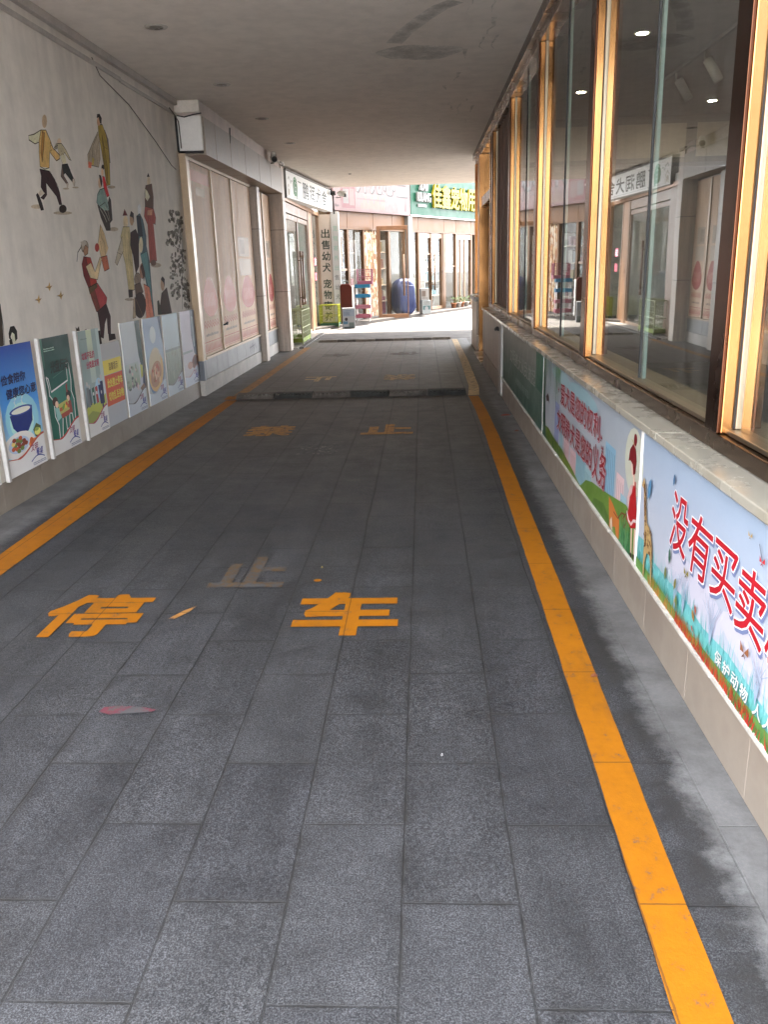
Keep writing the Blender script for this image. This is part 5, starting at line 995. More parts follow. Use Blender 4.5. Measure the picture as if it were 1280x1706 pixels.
poster(7.605, 8.10, "white notice sheet with a yellow and orange warning block", draw_notice, None, (.70, .68, .66), .215, .985, "notice", "notice")
poster(8.16, 8.74, "washed out white poster with a dark green band down its right edge", draw_pale, None)
poster(8.84, 9.46, "blue grey poster with an orange dish of food", draw_dish, None)
poster(9.52, 10.16, "misty grey green poster of a field below pale sky", draw_field, None)
poster(10.24, 10.89, "pinkish white poster with a dark curve and a brown oval at its foot", draw_pink, None)

# ------------------------------------------------------------------ left: shuttered shop front, its box beam and the pillars
sf = thing("shuttered_front", "closed shop front papered over with faded pink posters", "shop front", (-2.95, 13, 0))
MB().box(-3.3, -3.02, 10.955, 17.2, 0, 3.605).build("wall", M_CLAD, sf)
b = MB(); b.box(-3.02, -2.925, 10.96, 15.05, 0, .20); b.box(-3.02, -2.925, 15.31, 16.86, 0, .20); b.build("baseboard", plain("cement_base", (.47, .44, .40), .7, var=.2), sf, .004)
b = MB()
for i in range(6): b.box(-3.02, -2.935, 11.08+i*.665, 11.08+i*.665+.66, .203, .455)
b.box(-3.02, -2.935, 15.32, 15.95, .203, .455); b.box(-3.02, -2.935, 15.955, 16.85, .203, .455)
b.build("plinth_tiles", M_GREYT, sf, .003)
MB().box(-3.02, -2.915, 10.956, 11.075, .203, .46).build("corner_tile", plain("slate_corner", (.12, .13, .15), .4), sf, .003)
b = MB(); b.box(-3.02, -2.915, 10.956, 11.09, .462, 3.03); b.box(-3.02, -2.905, 11.095, 15.05, .462, .495)
b.box(-3.02, -2.925, 11.095, 15.05, 2.95, 3.03)
for y in (12.235, 13.48): b.box(-3.02, -2.922, y-.018, y+.018, .498, 2.945)
b.box(-3.02, -2.905, 15.31, 16.86, .462, .495); b.box(-3.02, -2.922, 16.02, 16.08, .498, 2.945)
b.build("frame", plain("champagne_metal", (.42, .31, .20), .4, metal=.2, var=.1), sf, .004)
KS = (1.3, 1.2, 1.1)
def shutter_panel(y0, y1, strong, label):
    p = MB().box(-3.02, -2.945, y0, y1, .498, 2.945).build("shutter_panel", plain("faded_pink_film", (.86, .60, .42), .65, var=.12, scale=1.2, streak=True), sf, label=label)
    fr = Fr((-2.945, y0, .498), (0, 1, 0), (0, 0, 1), (1, 0, 0)); w = y1-y0
    a = Art(fr, KS, .001)
    red = (190-30*strong, 116-44*strong, 98-30*strong)
    cx = w*.55
    a.poly(red, [(cx+.36*w*math.cos(t)*(1-.14*math.sin(t)), .74+.24*math.sin(t)-(.05*math.cos(2*t) if math.sin(t) > 0 else 0)) for t in [i*2*math.pi/24 for i in range(24)]])
    pale = (214, 170, 156)
    for i in range(7): a.stroke(pale, .012, [(cx-.22*w+i*.07*w, .64), (cx-.20*w+i*.07*w, .72), (cx-.23*w+i*.07*w, .82)])
    z = [(w*.14+i*.062*w, .36+(.05 if i % 2 else 0)) for i in range(13)]; a.stroke(red, .022, z); a.stroke(red, .016, [(x, y+.045) for x, y in z])
    a.scribble((150, 132, 120), w*.2, w*.82, .235, .30, 1, 4)
    for i in range(14): a.poly(red, [(w*.06+i*.064*w, .05), (w*.06+i*.064*w+.045*w, .05), (w*.06+i*.064*w+.03*w, .15), (w*.06+i*.064*w+.01*w, .15)])
    a.rect(red, w*.05, w*.95, .17, .18); a.rect(red, w*.05, w*.95, .03, .038)
    for i in range(9): a.stroke((190, 158, 142), .010, [(cx-.3*w+i*.075*w, 1.0+.03*(i % 3)), (cx-.3*w+i*.075*w+.02, 1.18+.12*random.random())])
    if strong < .1:
        a.rect((206, 160, 146), .06*w, .94*w, 2.22, 2.36); a.rect((186, 172, 148), .3*w, .7*w, 2.06, 2.16)
        for i in range(12): a.stroke((190, 150, 136), .012, [(.08*w+i*.072*w, 2.24), (.08*w+i*.072*w, 2.34)])
    if strong > .3:
        a.rect((176, 166, 154), .2*w, .75*w, 1.32, 1.62); a.rect((150, 138, 126), .25*w, .5*w, 1.36, 1.58); a.rect((186, 176, 164), .2*w, .8*w, 1.02, 1.28)
    a.build("faded_print", M_PRINT, p)
shutter_panel(11.095, 12.215, 0.0, "widest palest papered panel, nearest the mural")
shutter_panel(12.255, 13.46, .3, "papered panel with a red disc and a black handle")
shutter_panel(13.50, 14.98, .7, "papered panel with grey sheets taped to it")
shutter_panel(15.33, 16.01, .8, "narrow papered panel behind the slim pillar"); shutter_panel(16.09, 16.85, .9, "narrow papered panel beside the tall pillar")
b = MB(); b.tube([(-2.94, 12.30, .84), (-2.90, 12.31, .85), (-2.89, 12.40, .87), (-2.91, 12.46, .84)], .012, 6); b.build("handle", M_BLACK, sf)
b = MB(); b.box(-2.943, -2.938, 13.9, 14.9, .24, .42)
gr = Art(Fr((-2.935, 14.0, .24), (0, 1, 0), (0, 0, 1), (1, 0, 0)), (2.6, 2.6, 2.6), .001)
gr.stroke((70, 70, 74), .02, [(.06, .03), (.14, .15), (.2, .05), (.3, .16), (.4, .05)]); gr.stroke((70, 70, 74), .018, [(.05, .1), (.45, .12)]); gr.stroke((70, 70, 74), .016, [(.42, .04), (.5, .15), (.6, .05)])
gr.build("scribbled_mark", M_ART, sf)

bm_ = thing("box_beam", "box beam clad in square stone panels over the papered shop front", "beam", (-2.85, 13.5, 3.0))
b = MB()
ys = (10.99, 11.56, 12.44, 13.43, 14.55, 15.6, 16.86)
for y0, y1 in zip(ys, ys[1:]): b.box(-3.02, -2.66, y0+.008, y1-.008, 2.985, 3.42)
b.build("cladding_panel", plain('brown_grey_cladding', (.30, .245, .195), .4, var=.22, scale=2, streak=True), bm_, .005)
MB().box(-3.01, -2.668, 11.0, 16.85, 2.993, 3.415).build('core', M_BLACK, bm_)
b = MB(); b.box(-3.02, -2.70, 10.99, 16.86, 3.424, 3.605); b.build("top_board", plain("pale_rose_board", (.56, .47, .42), .6), bm_, .006)
b = MB(); b.box(-3.0, -2.68, 10.95, 10.985, 3.03, 3.425); b.build("end_cover", M_WHITE, bm_, .006)
b = MB(); b.box(-3.0, -2.69, 10.93, 10.985, 3.46, 3.60); b.build("end_cap", plain("cream_board", (.66, .61, .54), .5), bm_, .01)
b = MB(); b.tube([(-2.97, 10.935, 3.43), (-2.88, 10.93, 3.41), (-2.76, 10.935, 3.435), (-2.67, 10.95, 3.45)], .008, 6); b.tube([(-2.985, 10.935, 3.02), (-2.85, 10.94, 3.015), (-2.68, 10.945, 3.01)], .014, 6); b.tube([(-2.99, 10.935, 3.44), (-2.985, 10.935, 3.02)], .014, 6)
b.tube([(-2.665, 12.44, 3.3), (-2.65, 12.44, 3.5)], .01, 6)
b.build("cable", M_BLACK, bm_)

def pillar(x0, x1, y0, y1, z1, label, cuts):
    t = thing("pillar", label, "pillar", ((x0+x1)/2, (y0+y1)/2, 0))
    b = MB(); zs = (0,)+cuts+(z1,)
    for a_, c_ in zip(zs, zs[1:]): b.box(x0, x1, y0, y1, a_+.004, c_-.004)
    b.build("shaft", M_CLAD, t, .006)
    b = MB(); b.box(x0+.01, x1-.01, y0+.01, y1-.01, .004, z1-.01); b.build("core", M_BLACK, t)
    return t
p1 = pillar(-3.0, -2.83, 15.06, 15.30, 2.975, "slim stone pillar under the box beam", (1.15, 2.28))
p2 = pillar(-3.0, -2.68, 16.88, 17.2, 3.50, "tall stone pillar at the far end of the box beam", (1.17, 2.33))
MB().box(-3.02, -2.66, 16.87, 17.21, 3.51, 3.56).build("cap", plain("pillar_cap", (.2, .18, .16), .6), p2, .004)

def cctv(loc, aim, label, r=.045, L=.2):
    t = thing("security_camera", label, "camera", loc)
    o = Vector(loc); d = Vector(aim).normalized()
    b = MB(); b.tube([o, o+d*L], r, 12); b.tube([o+d*L*.2+Vector((0, 0, r)), o+d*(L*1.08)+Vector((0, 0, r*1.05))], r*.8, 8); b.build("camera_housing", plain("camera_shell", (.62, .60, .56), .4), t)
    b = MB(); b.tube([o+d*L, o+d*(L+.012)], r*.8, 12); b.build("lens", M_BLACK, t)
    b = MB(); b.tube([o+d*L*.3, o+d*L*.3-Vector((0, 0, .08)), o+d*L*.1-Vector((.1, 0, .1))], .016, 6); b.build("bracket", plain("camera_arm", (.35, .33, .31), .5), t)
cctv((-2.62, 15.75, 3.50), (.25, -1, -.25), "small security camera on the box beam", .06, .24)
cctv((-2.18, 23.05, 3.45), (.75, -.6, -.25), "white bullet camera beside the dog kennel sign", .05, .26)
# cable from the beam camera
b = MB(); b.tube([(-2.64, 15.7, 3.52), (-2.66, 16.1, 3.47), (-2.66, 16.5, 3.52), (-2.66, 16.84, 3.50)], .014, 6); b.build("cable", plain("grey_cable", (.4, .37, .33), .6), bm_)
b = MB(); b.tube([(-2.33, 22.6, 3.52), (-2.31, 22.95, 3.45), (-2.31, 23.0, 3.2), (-2.31, 23.05, 2.95)], .02, 6); b.tube([(-2.31, 22.9, 3.50), (-2.31, 22.92, 3.40)], .07, 10)
tag(b.build("wall_lamp_cable", M_BLACK), "black junction ball and hanging cable at the kennel sign end", "cable")

# ------------------------------------------------------------------ dog kennel shop at the end of the left side
ds = thing("dog_shop", "small glass fronted dog shop beside the tall stone pillar", "shop", (-3.5, 20.5, 0))
b = MB(); b.box(-6.2, -6.1, 17.2, 24.1, 0, 3.6); b.box(-6.1, -2.9, 17.21, 17.3, 0, 3.6); b.box(-6.1, -2.86, 24.0, 24.12, 0, 3.6); b.build("wall", plain("shop_inner_wall", (.62, .64, .60), .7), ds)
MB().box(-6.1, -2.6, 17.3, 24.0, 0, .03).build("floor", plain("shop_inner_floor", (.42, .40, .37), .35), ds)
MB().box(-6.1, -2.86, 17.3, 24.0, 3.05, 3.2).build("shop_ceiling", plain("shop_inner_ceiling", (.7, .7, .68), .7), ds)
M_OR = plain("orange_brown_metal", (.36, .2, .11), .35, metal=.3, var=.12)
M_PEACH = plain("peach_metal", (.22, .13, .075), .4, var=.08)
b = MB()
for y0, y1 in ((17.25, 18.22), (21.72, 21.88), (22.36, 22.48), (23.84, 23.95)): b.box(-2.93, -2.84, y0, y1, .03, 2.95)
b.build("frame", M_PEACH, ds, .006)
b = MB(); b.box(-2.93, -2.82, 17.25, 23.95, 2.952, 3.045); b.box(-2.925, -2.845, 21.885, 22.355, .03, 2.95); b.build("header", M_OR, ds, .006)
b = MB()
for y in (18.25, 19.90, 19.98, 21.66): b.box(-2.90, -2.86, y, y+.05, .06, 2.72)
for y0, y1 in ((18.26, 19.94), (20.0, 21.7)): b.box(-2.90, -2.86, y0, y1, .04, .10); b.box(-2.90, -2.86, y0, y1, 2.62, 2.72)
b.box(-2.91, -2.85, 18.24, 21.7, 2.74, 2.94)
b.build("door_frame", M_PEACH, ds, .004)
for y0, y1, nm in ((18.3, 19.90, "door_glass"), (20.03, 21.66, "door_glass"), (22.48, 23.84, "side_glass")):
    MB().add([(-2.88, y0, .1), (-2.88, y1, .1), (-2.88, y1, 2.62 if nm == "door_glass" else 2.95), (-2.88, y0, 2.62 if nm == "door_glass" else 2.95)], [(0, 1, 2, 3)])
    g = MB(); zt = 2.62 if nm == "door_glass" else 2.95
    g.add([(-2.88, y0, .1), (-2.88, y1, .1), (-2.88, y1, zt), (-2.88, y0, zt)], [(0, 1, 2, 3)]); g.build(nm, M_GLASS2, ds)
for y in (19.78, 20.14):
    b = MB(); b.tube([(-2.80, y, .78), (-2.80, y, 1.98)], .022, 8)
    for z in (.95, 1.78): b.tube([(-2.80, y, z), (-2.87, y, z)], .014, 6)
    for z0 in (.78, 1.84): b.tube([(-2.80, y, z0), (-2.80, y, z0+.14)], .03, 8)
    b.build("door_handle", M_WOOD, ds)
st_ = Art(Fr((-2.876, 22.48, 0), (0, 1, 0), (0, 0, 1), (1, 0, 0)), (1.6, 1.6, 1.6), .001)
st_.rect((226, 90, 110), .45, .75, 1.66, 1.86); st_.rect((226, 100, 110), .45, .72, 1.28, 1.48)
for i in range(3): st_.rect((240, 200, 200), .48, .72, 1.69+i*.055, 1.72+i*.055)
st_.build("sticker", M_PRINT, ds)
MB().box(-2.86, -2.5, 17.4, 23.6, .003, .028).build("door_step", M_STREET, ds, .006)

sg = thing("kennel_sign", "white dog kennel sign box with a green emblem and tall black characters", "sign", (-2.7, 20.6, 3.0))
sv = Vector((.077, .997, 0)).normalized(); snn = Vector((sv.y, -sv.x, 0))
SF = Fr((-2.765, 18.05, 3.01), sv, (0, 0, 1), snn)
b = MB(SF); b.box(.0, 5.12, 0, .52, -.22, 0); b.build("sign_box", emit("lit_sign_white", (.60, .60, .58), .02), sg, .006)  # white sign face given a faint glow of its own
b = MB(SF); b.box(-.03, -.004, -.01, .53, -.23, .004); b.box(-.03, 5.13, .524, .55, -.24, .012); b.build("side_plate", plain("grey_brown_plate", (.13, .115, .10), .5), sg)
a = Art(SF, (.6,)*3, .001)
gk = (60, 80, 62); gn = (74, 140, 84)
a.stroke(gk, .018, [(.14, .36), (.24, .42), (.32, .38), (.40, .30), (.47, .36), (.55, .35)])
a.stroke((150, 132, 96), .02, [(.10, .03), (.10, .2), (.2, .27), (.3, .2), (.3, .03)]); a.rect((170, 150, 110), .16, .23, .06, .18)
a.poly(gn, [(.62, .12), (.60, .28), (.68, .43), (.82, .47), (.96, .42), (1.03, .26), (1.0, .10), (.90, .02), (.88, .08), (.74, .07)])
a.stroke((220, 232, 220), .022, [(.92, .33), (.80, .36), (.72, .28), (.76, .18), (.88, .17), (.90, .25), (.80, .26)])
a.stroke((210, 226, 210), .016, [(.70, .40), (.82, .43), (.93, .38)])
a.stroke(gk, .022, [(1.10, .40), (1.42, .39)])
for i, ch in enumerate("鹏润犬舍"): a.text((44, 54, 46), ch, 1.56+i*.74, 2.18+i*.74, .085, .43, .02)
a.stroke(gk, .014, [(4.5, .42), (4.66, .40), (4.74, .46), (4.86, .36), (5.0, .40)]); a.stroke((140, 140, 130), .014, [(4.72, .05), (4.72, .2), (4.82, .28), (4.92, .2), (4.92, .05)])
a.scribble((120, 130, 120), .62, 1.4, .028, .058, 1, 3); a.stroke((150, 160, 150), .008, [(1.5, .045), (4.6, .04)])
a.build("emblem_and_lettering", M_PRINT, sg)

tp = thing("text_board", "tall grey board lettered top to bottom with dark green characters", "sign", (-2.67, 24.0, 0))
MB().box(-2.84, -2.512, 23.96, 24.12, .03, 3.0).build("board", plain("taupe_board", (.42, .36, .31), .45, var=.07), tp, .004)
a = Art(Fr((-2.84, 23.96, 0), (1, 0, 0), (0, 0, 1), (0, -1, 0)), (1.0,)*3, .001)
zz = 2.62
for ch in "出售幼犬 宠物寄养":
    if ch == ' ': zz -= .14; continue
    a.text((30, 46, 38), ch, .055, .275, zz-.235, zz, .022); zz -= .298
a.build("lettering", M_PRINT, tp)
ws = thing("narrow_strip_sign", "narrow white strip sign with pale green characters beside the grey board", "sign", (-2.4, 24.0, 0))
MB().box(-2.505, -2.29, 23.93, 24.12, .03, 3.06).build("board", plain("white_strip", (.36, .36, .35), .4, var=.05), ws, .004)
a = Art(Fr((-2.505, 23.93, 0), (1, 0, 0), (0, 0, 1), (0, -1, 0)), (1.0,)*3, .001)
zz = 2.7
for ch in "宠物寄养出售幼犬": a.text((130, 160, 146) if zz > 1.5 else (100, 104, 104), ch, .05, .17, zz-.14, zz, .012); zz -= .26
a.build("lettering", M_PRINT, ws)

def dull(name, c, *a_, **k_): k_.setdefault("spec", .12); return plain("street_"+name, tuple(v*.52 for v in c), *a_, **k_)
# ------------------------------------------------------------------ street shops across the end
FD = Vector((.446, .895, 0)).normalized(); FN = Vector((FD.y, -FD.x, 0))
FO = Vector((-2.258, 24.118, 0))
SHP = Fr(FO, FD, FN, (0, 0, 1))            # s along the front, t out to the street, z up
SHA = Fr(FO, FD, (0, 0, 1), FN)            # pictures on the front
def sp(s, t, z): return tuple(SHP(s, t, z))
MB(SHP).box(-3.5, 16, -6, .38, -.2, .09).build("pavement", dull("pale_kerb_paving", (.15, .13, .115), .8, var=.2), None, .012, kind='structure')
def shop(s0, s1, name, label, mulls, panes, header_cut, zt=2.62):
    t = thing(name, label, "shop", sp((s0+s1)/2, -.3, 0))
    b = MB(SHP); b.box(s0, s1, -4.0, -3.9, .09, 4.4); b.box(s0, s0+.06, -3.89, -.3, .09, 4.4); b.box(s1-.06, s1, -3.89, -.3, .09, 4.4); b.box(s0+.07, s1-.07, -3.89, -.3, 3.2, 3.3)
    b.build("inner_wall", dull("bright_inner_wall", (.22, .165, .11), .7, var=.12), t)
    MB(SHP).box(s0+.07, s1-.07, -3.89, -.22, .09, .11).build("floor", dull("shop_inner_floor", (.42, .40, .37), .35), t)
    b = MB(SHP)
    for u0, u1 in zip(header_cut, header_cut[1:]): b.box(u0+.006, u1-.006, -.28, -.16, zt+.05, 3.1)
    b.build("header_panel", dull("peach_header", (.23, .12, .06), .4, var=.06), t, .005)
    b = MB(SHP)
    for u0, u1 in mulls: b.box(u0, u1, -.26, -.14, .1, zt)
    b.box(s0, s1, -.27, -.13, zt+.002, zt+.048)
    b.build("window_frame", dull("tan_metal", (.19, .105, .055), .35, metal=.2, var=.12), t, .004)
    for u0, u1, z0 in panes:
        g = MB(SHP); g.add([(u0, -.2, z0), (u1, -.2, z0), (u1, -.2, zt), (u0, -.2, zt)], [(0, 1, 2, 3)]); g.build("window_glass", M_GLASS2, t)
    for u in ((s0*.7+s1*.3), (s0*.3+s1*.7)):
        MB(SHP).box(u-.5, u+.5, -2.2, -1.9, 3.13, 3.19).build("ceiling_lamp", emit("shop_tube_light", (1.0, .9, .76), 2.0), t)
    return t
sa = shop(-.25, 4.22, "pet_shop", "cream fronted pet shop with its glass door standing open", ((-.24, -.14), (.56, .66), (1.46, 1.54), (3.0, 3.12), (4.05, 4.12)),
          ((-.14, .56, .12), (.66, 1.46, .12), (3.12, 4.05, .12)), (-.24, .62, 2.1, 3.3, 4.2))
b = MB(SHP); b.box(-.135, .555, -.24, -.17, 1.50, 1.56); b.box(.02, .06, -.24, -.17, .12, 1.5); b.build("glazing_bar", M_PEACH, sa, .003)
MB(SHP).box(-.12, .54, -.36, -.3, 1.62, 2.42).build("roller_blind", dull("amber_blind", (.3, .15, .05), .7, var=.06), sa, .004)
MB(SHP).box(-.13, .55, -.37, -.28, 2.43, 2.6).build("blind_box", M_CREAM, sa, .004)
sb_ = shop(4.3, 12.0, "pet_supply_shop", "pet supply shop with tall tan framed windows under the green sign", ((4.42, 4.5), (5.02, 5.16), (5.98, 6.03), (6.86, 6.92), (6.98, 7.16), (8.02, 8.14), (9.4, 9.52), (11.0, 11.1)),
           ((4.5, 5.02, .12), (5.16, 5.98, .14), (6.03, 6.86, .14), (7.16, 8.02, .12), (8.14, 9.4, .12)), (4.3, 5.1, 7.08, 8.08, 9.46, 12.0))
b = MB(SHP); b.box(4.52, 5.0, -.34, -.29, 1.95, 2.55); b.build("amber_panel", dull("amber_blind", (.3, .15, .05), .7, var=.06), sb_, .003)
b = MB(SHP); b.box(5.2, 5.96, -.34, -.29, 2.0, 2.5); b.build("amber_panel", dull("amber_blind", (.3, .15, .05), .7, var=.06), sb_, .003)
b = MB(SHP)
for s_ in (5.86, 6.14):
    b.tube([(s_, -.08, .75), (s_, -.08, 1.95)], .025, 8)
    for z in (.95, 1.75): b.tube([(s_, -.08, z), (s_, -.2, z)], .016, 6)
b.build("door_handle", M_BRASSD, sb_)
for r_ in ((5.165, 6.975, -.25, -.16, .105, .2), (5.165, 6.975, -.25, -.16, 2.46, 2.6), (5.165, 5.975, -.24, -.17, 1.92, 1.97), (8.16, 9.39, -.24, -.15, 2.44, 2.6), (7.17, 8.01, -.24, -.17, 1.5, 1.54), (8.5, 8.54, -.24, -.17, .12, 2.435), (8.9, 8.94, -.24, -.17, .12, 2.435)):
    MB(SHP).box(*r_).build("door_rail", M_PEACH, sb_, .004)
M_PW = dull('post_white', (.27, .265, .25), .45, var=.08)
pp = thing("white_post", "white square post between the two street shops", "post", sp(4.25, .0, 0))
MB(SHP).box(4.12, 4.42, -.3, -.02, .09, 3.098).build("shaft", M_PW, pp, .006)
MB(SHP).box(4.10, 4.44, -.31, -.005, .09, .2).build("base", M_CREAM, pp, .004)
MB(SHP).box(4.18, 4.34, -.018, -.012, 1.1, 1.42).build("notice", dull("aged_paper", (.6, .56, .48), .7), pp)

s1g = thing("pink_shop_sign", "long pale pink and white shop sign with white outlined characters", "sign", sp(1.8, -.1, 3.1))
MB(SHP).box(-.3, 4.24, -.3, -.004, 3.1, 4.9).build("sign_panel", dull("pale_pink_sheet", (.24, .15, .145), .35, var=.05), s1g, .006)
a = Art(SHA, (.15,)*3, .001)
a.grad(.1, 3.4, 3.13, 3.62, (222, 176, 172), (232, 206, 202)); a.rect((206, 130, 132), .12, .85, 3.18, 3.80); a.rect((206, 196, 190), .2, .5, 3.3, 3.68); a.rect((214, 186, 178), .55, .8, 3.26, 3.7)
for i in range(12): a.stroke((226, 210, 160), .03, [(1.2+i*.12, 3.2), (1.2+i*.12, 3.36+.1*(i % 3))])
a.text((120, 112, 108), "Run", -.22, -.04, 3.2, 3.27, .02)
for i, ch in enumerate("开元心三"):
    a.text((130, 122, 120), ch, .98+i*.8, 1.62+i*.8, 3.63, 4.36, .05); 
for i, ch in enumerate("开元心三"):
    a.text((242, 238, 236), ch, .96+i*.8, 1.60+i*.8, 3.66, 4.39, .035)
a.stroke((170, 168, 170), .02, [(3.9, 3.2), (3.86, 3.32), (3.93, 3.45), (3.98, 3.32), (3.92, 3.2)]); a.stroke((186, 184, 186), .014, [(3.93, 3.45), (3.93, 3.9)])
a.scribble((216, 170, 170), .95, 2.6, 3.42, 3.5, 1, 12)
a.build("picture_and_lettering", M_PRINT, s1g)
s2g = thing("green_shop_sign", "green shop sign with raised yellow characters and white emblem", "sign", sp(8, -.1, 3.1))
MB(SHP).box(4.28, 12.2, -.3, -.004, 3.1, 4.9).build("sign_panel", dull("green_sign_sheet", (.015, .09, .05), .4, var=.06), s2g, .006)
b = MB(SHP); b.box(4.28, 12.2, -.003, .01, 3.1, 3.14); b.build("trim", M_WHITE, s2g)
def channel(ch, s0, s1, z0, z1, mat, nm, t0=.03, t1=.10, bold=.03):
    V, F = glyphs(ch); b = MB(SHP)
    P0 = [(s0+x*(s1-s0), z0+y*(z1-z0)) for x, y in V]; n = len(P0); r = bold*(z1-z0); ed = {}
    for f in F:
        for i in range(len(f)):
            k = (f[i], f[(i+1) % len(f)])
            if (k[1], k[0]) in ed: del ed[(k[1], k[0])]
            else: ed[k] = 1
    for q_ in range(6):
        P = [(x+r*math.cos(q_*math.pi/3), z+r*math.sin(q_*math.pi/3)) for x, z in P0]; t2 = t1+q_*.0002
        b.add([(x, t2, z) for x, z in P], F)
        b.add([(x, t, z) for t in (t0, t2) for x, z in P], [(i, j, n+j, n+i) for i, j in ed])
    return b.build(nm, mat, s2g)
MY = dull("yellow_letter", (.30, .25, .006), .35, var=.05)
for i, ch in enumerate("佳鑫宠物用品"): channel(ch, 5.72+i*.72, 6.38+i*.72, 3.42, 4.12, MY, "raised_character")
MWL = dull("white_letter", (.34, .34, .33), .4, var=.03)
channel("LILANG", 4.62, 5.56, 3.56, 3.82, MWL, "emblem_lettering", bold=.04); channel("Z", 4.80, 4.98, 3.9, 4.2, MWL, "emblem_mark", bold=.04); channel("A", 4.98, 5.18, 3.9, 4.2, MWL, "emblem_mark", bold=.04); channel("I", 5.22, 5.30, 3.9, 4.2, MWL, "emblem_mark", bold=.05)
MB(SHP).box(4.74, 5.36, .0, .03, 3.40, 3.48).build("emblem_bar", MWL, s2g)
b = MB(SHP); b.box(-3, 14, -5, -.4, 4.95, 14.0)
tag(b.build("street_block", dull("street_block_wall", (.4, .36, .32), .7)), "plain upper floors of the block above the street shops", "building")  # height out of view, made tall to hold back sky light on the street

# the open glass door of the pet shop, a thing that swings on its own hinge
dl = thing("open_glass_door", "brown framed glass door standing open in front of the pet shop", "door", (-1.37, 26.0, 0.03))
da = Vector((.915, .10, 0)).normalized(); DF = Fr((-1.37, 26.0, 0), da, (da.y, -da.x, 0), (0, 0, 1))
b = MB(DF); b.box(0, .11, -.03, .03, .06, 2.74); b.box(.905, .93, -.03, .03, .06, 2.74); b.box(.112, .903, -.03, .03, .06, .18); b.box(.112, .903, -.032, .032, 2.62, 2.74); b.build("door_frame", dull("brown_door_metal", (.30, .16, .09), .4, metal=.2), dl, .005)
b = MB(DF); b.add([(.11, 0, .18), (.905, 0, .18), (.905, 0, 2.62), (.11, 0, 2.62)], [(0, 1, 2, 3)]); b.build("door_glass", M_GLASS2, dl)
for t_ in (-.08, .08):
    b = MB(DF); b.tube([(.80, t_, .72), (.80, t_, 1.92)], .022, 8)
    for z in (.9, 1.74): b.tube([(.80, t_, z), (.80, 0, z)], .014, 6)
    b.build("door_handle", M_WOOD, dl)
# patterned strip curtain in the doorway
cu = thing("strip_curtain", "brown and cream patterned strip curtain hanging in the pet shop doorway", "curtain", sp(1.9, -.2, 1.4))
rnd = random.Random(4)
for i in range(13):
    b = MB(SHP); s0 = 1.58+i*.062
    z = .14
    while z < 2.56:
        h = rnd.uniform(.05, .16); k = rnd.choice(((.42, .24, .13), (.55, .42, .28), (.30, .15, .08), (.60, .52, .42)))
        b.box(s0, s0+.052, -.2-.012*(i % 2), -.19-.012*(i % 2), z, z+h-.002, k); z += h
    b.build("strip", M_ART, cu)

# goods and things in front of the shops
def boxgoods(name, label, cat, at, size, colr, marks, rz=0.0, group=None):
    t = thing(name, label, cat, at, group); sx, sy, sz = size
    MB(Fr(at, (1, 0, 0), (0, 1, 0), (0, 0, 1))).box(-sx/2, sx/2, -sy/2, sy/2, 0, sz).build("carton", dull("carton%d" % (len(_mc)), tuple(v*.5 for v in colr), .5, var=.08), t, .008)
    a = Art(Fr((at[0]-sx/2, at[1]-sy/2, at[2]), (1, 0, 0), (0, 0, 1), (0, -1, 0)), (.26,)*3, .001)
    for m_ in marks:
        if m_[0] == 'r': a.rect(m_[1], m_[2]*sx, m_[3]*sx, m_[4]*sz, m_[5]*sz)
        elif m_[0] == 'e': a.ell(m_[1], m_[2]*sx, m_[3]*sz, m_[4]*sx, m_[5]*sz)
        else: a.scribble(m_[1], m_[2]*sx, m_[3]*sx, m_[4]*sz, m_[5]*sz, m_[6], 3)
    a.build("printing", M_PRINT, t); t.rotation_euler = (0, 0, rz); return t
boxgoods("carton", "white carton with pale blue panels and a dog picture standing by the yellow cage", "box", (-2.03, 22.95, .004), (.34, .26, .54), (.74, .75, .76),
         [('r', (190, 204, 220), .06, .94, .60, .94), ('r', (120, 130, 150), .25, .7, .86, .88), ('r', (110, 160, 190), .05, .42, .22, .36), ('e', (70, 60, 60), .3, .46, .12, .08), ('r', (140, 156, 150), .5, .92, .08, .3), ('s', (110, 126, 150), .12, .6, .64, .82, 4), ('r', (100, 110, 110), .1, .9, .02, .10)], .12)
boxgoods("carton", "small stacked white and green packet box beside the blue bundle", "box", (.06, 27.55, .09), (.30, .3, .42), (.66, .7, .68), [('r', (90, 130, 130), .1, .9, .3, .6), ('e', (200, 200, 200), .5, .4, .2, .15), ('s', (120, 110, 100), .1, .9, .66, .92, 3)], .3)
boxgoods("carton", "pale carton standing on the packet box", "box", (.03, 27.58, .515), (.26, .26, .36), (.72, .68, .62), [('r', (150, 130, 116), .1, .6, .3, .8), ('s', (110, 100, 90), .1, .9, .1, .25, 2)], .2)
# red brown board behind the carton
rb = thing("suitcase", "upright red brown case with a pale edge behind the white carton", "suitcase", (-2.14, 24.0, .09))
pr = [(-.15+.03*0, 0), (.13, 0), (.16, .04), (.16, .98), (.10, 1.06), (-.12, 1.06), (-.16, 1.0), (-.16, .04)]
b = MB(Fr((-2.16, 24.02, .09), (1, 0, 0), (0, 0, 1), (0, -1, 0))); b.prism(pr, 0, .12); b.build("shell", dull("red_brown_shell", (.12, .022, .014), .4), rb, .01)
b = MB(Fr((-2.16, 24.02, .09), (1, 0, 0), (0, 0, 1), (0, -1, 0))); b.box(.165, .20, .02, 1.0, -.01, .13); b.build("edge", M_WHITE, rb, .006)
b = MB(Fr((-2.16, 24.02, .09), (1, 0, 0), (0, 0, 1), (0, -1, 0))); b.tube([(-.06, 1.06, .06), (-.06, 1.13, .06), (.06, 1.13, .06), (.06, 1.06, .06)], .012, 6); b.build("handle", M_BLACK, rb)
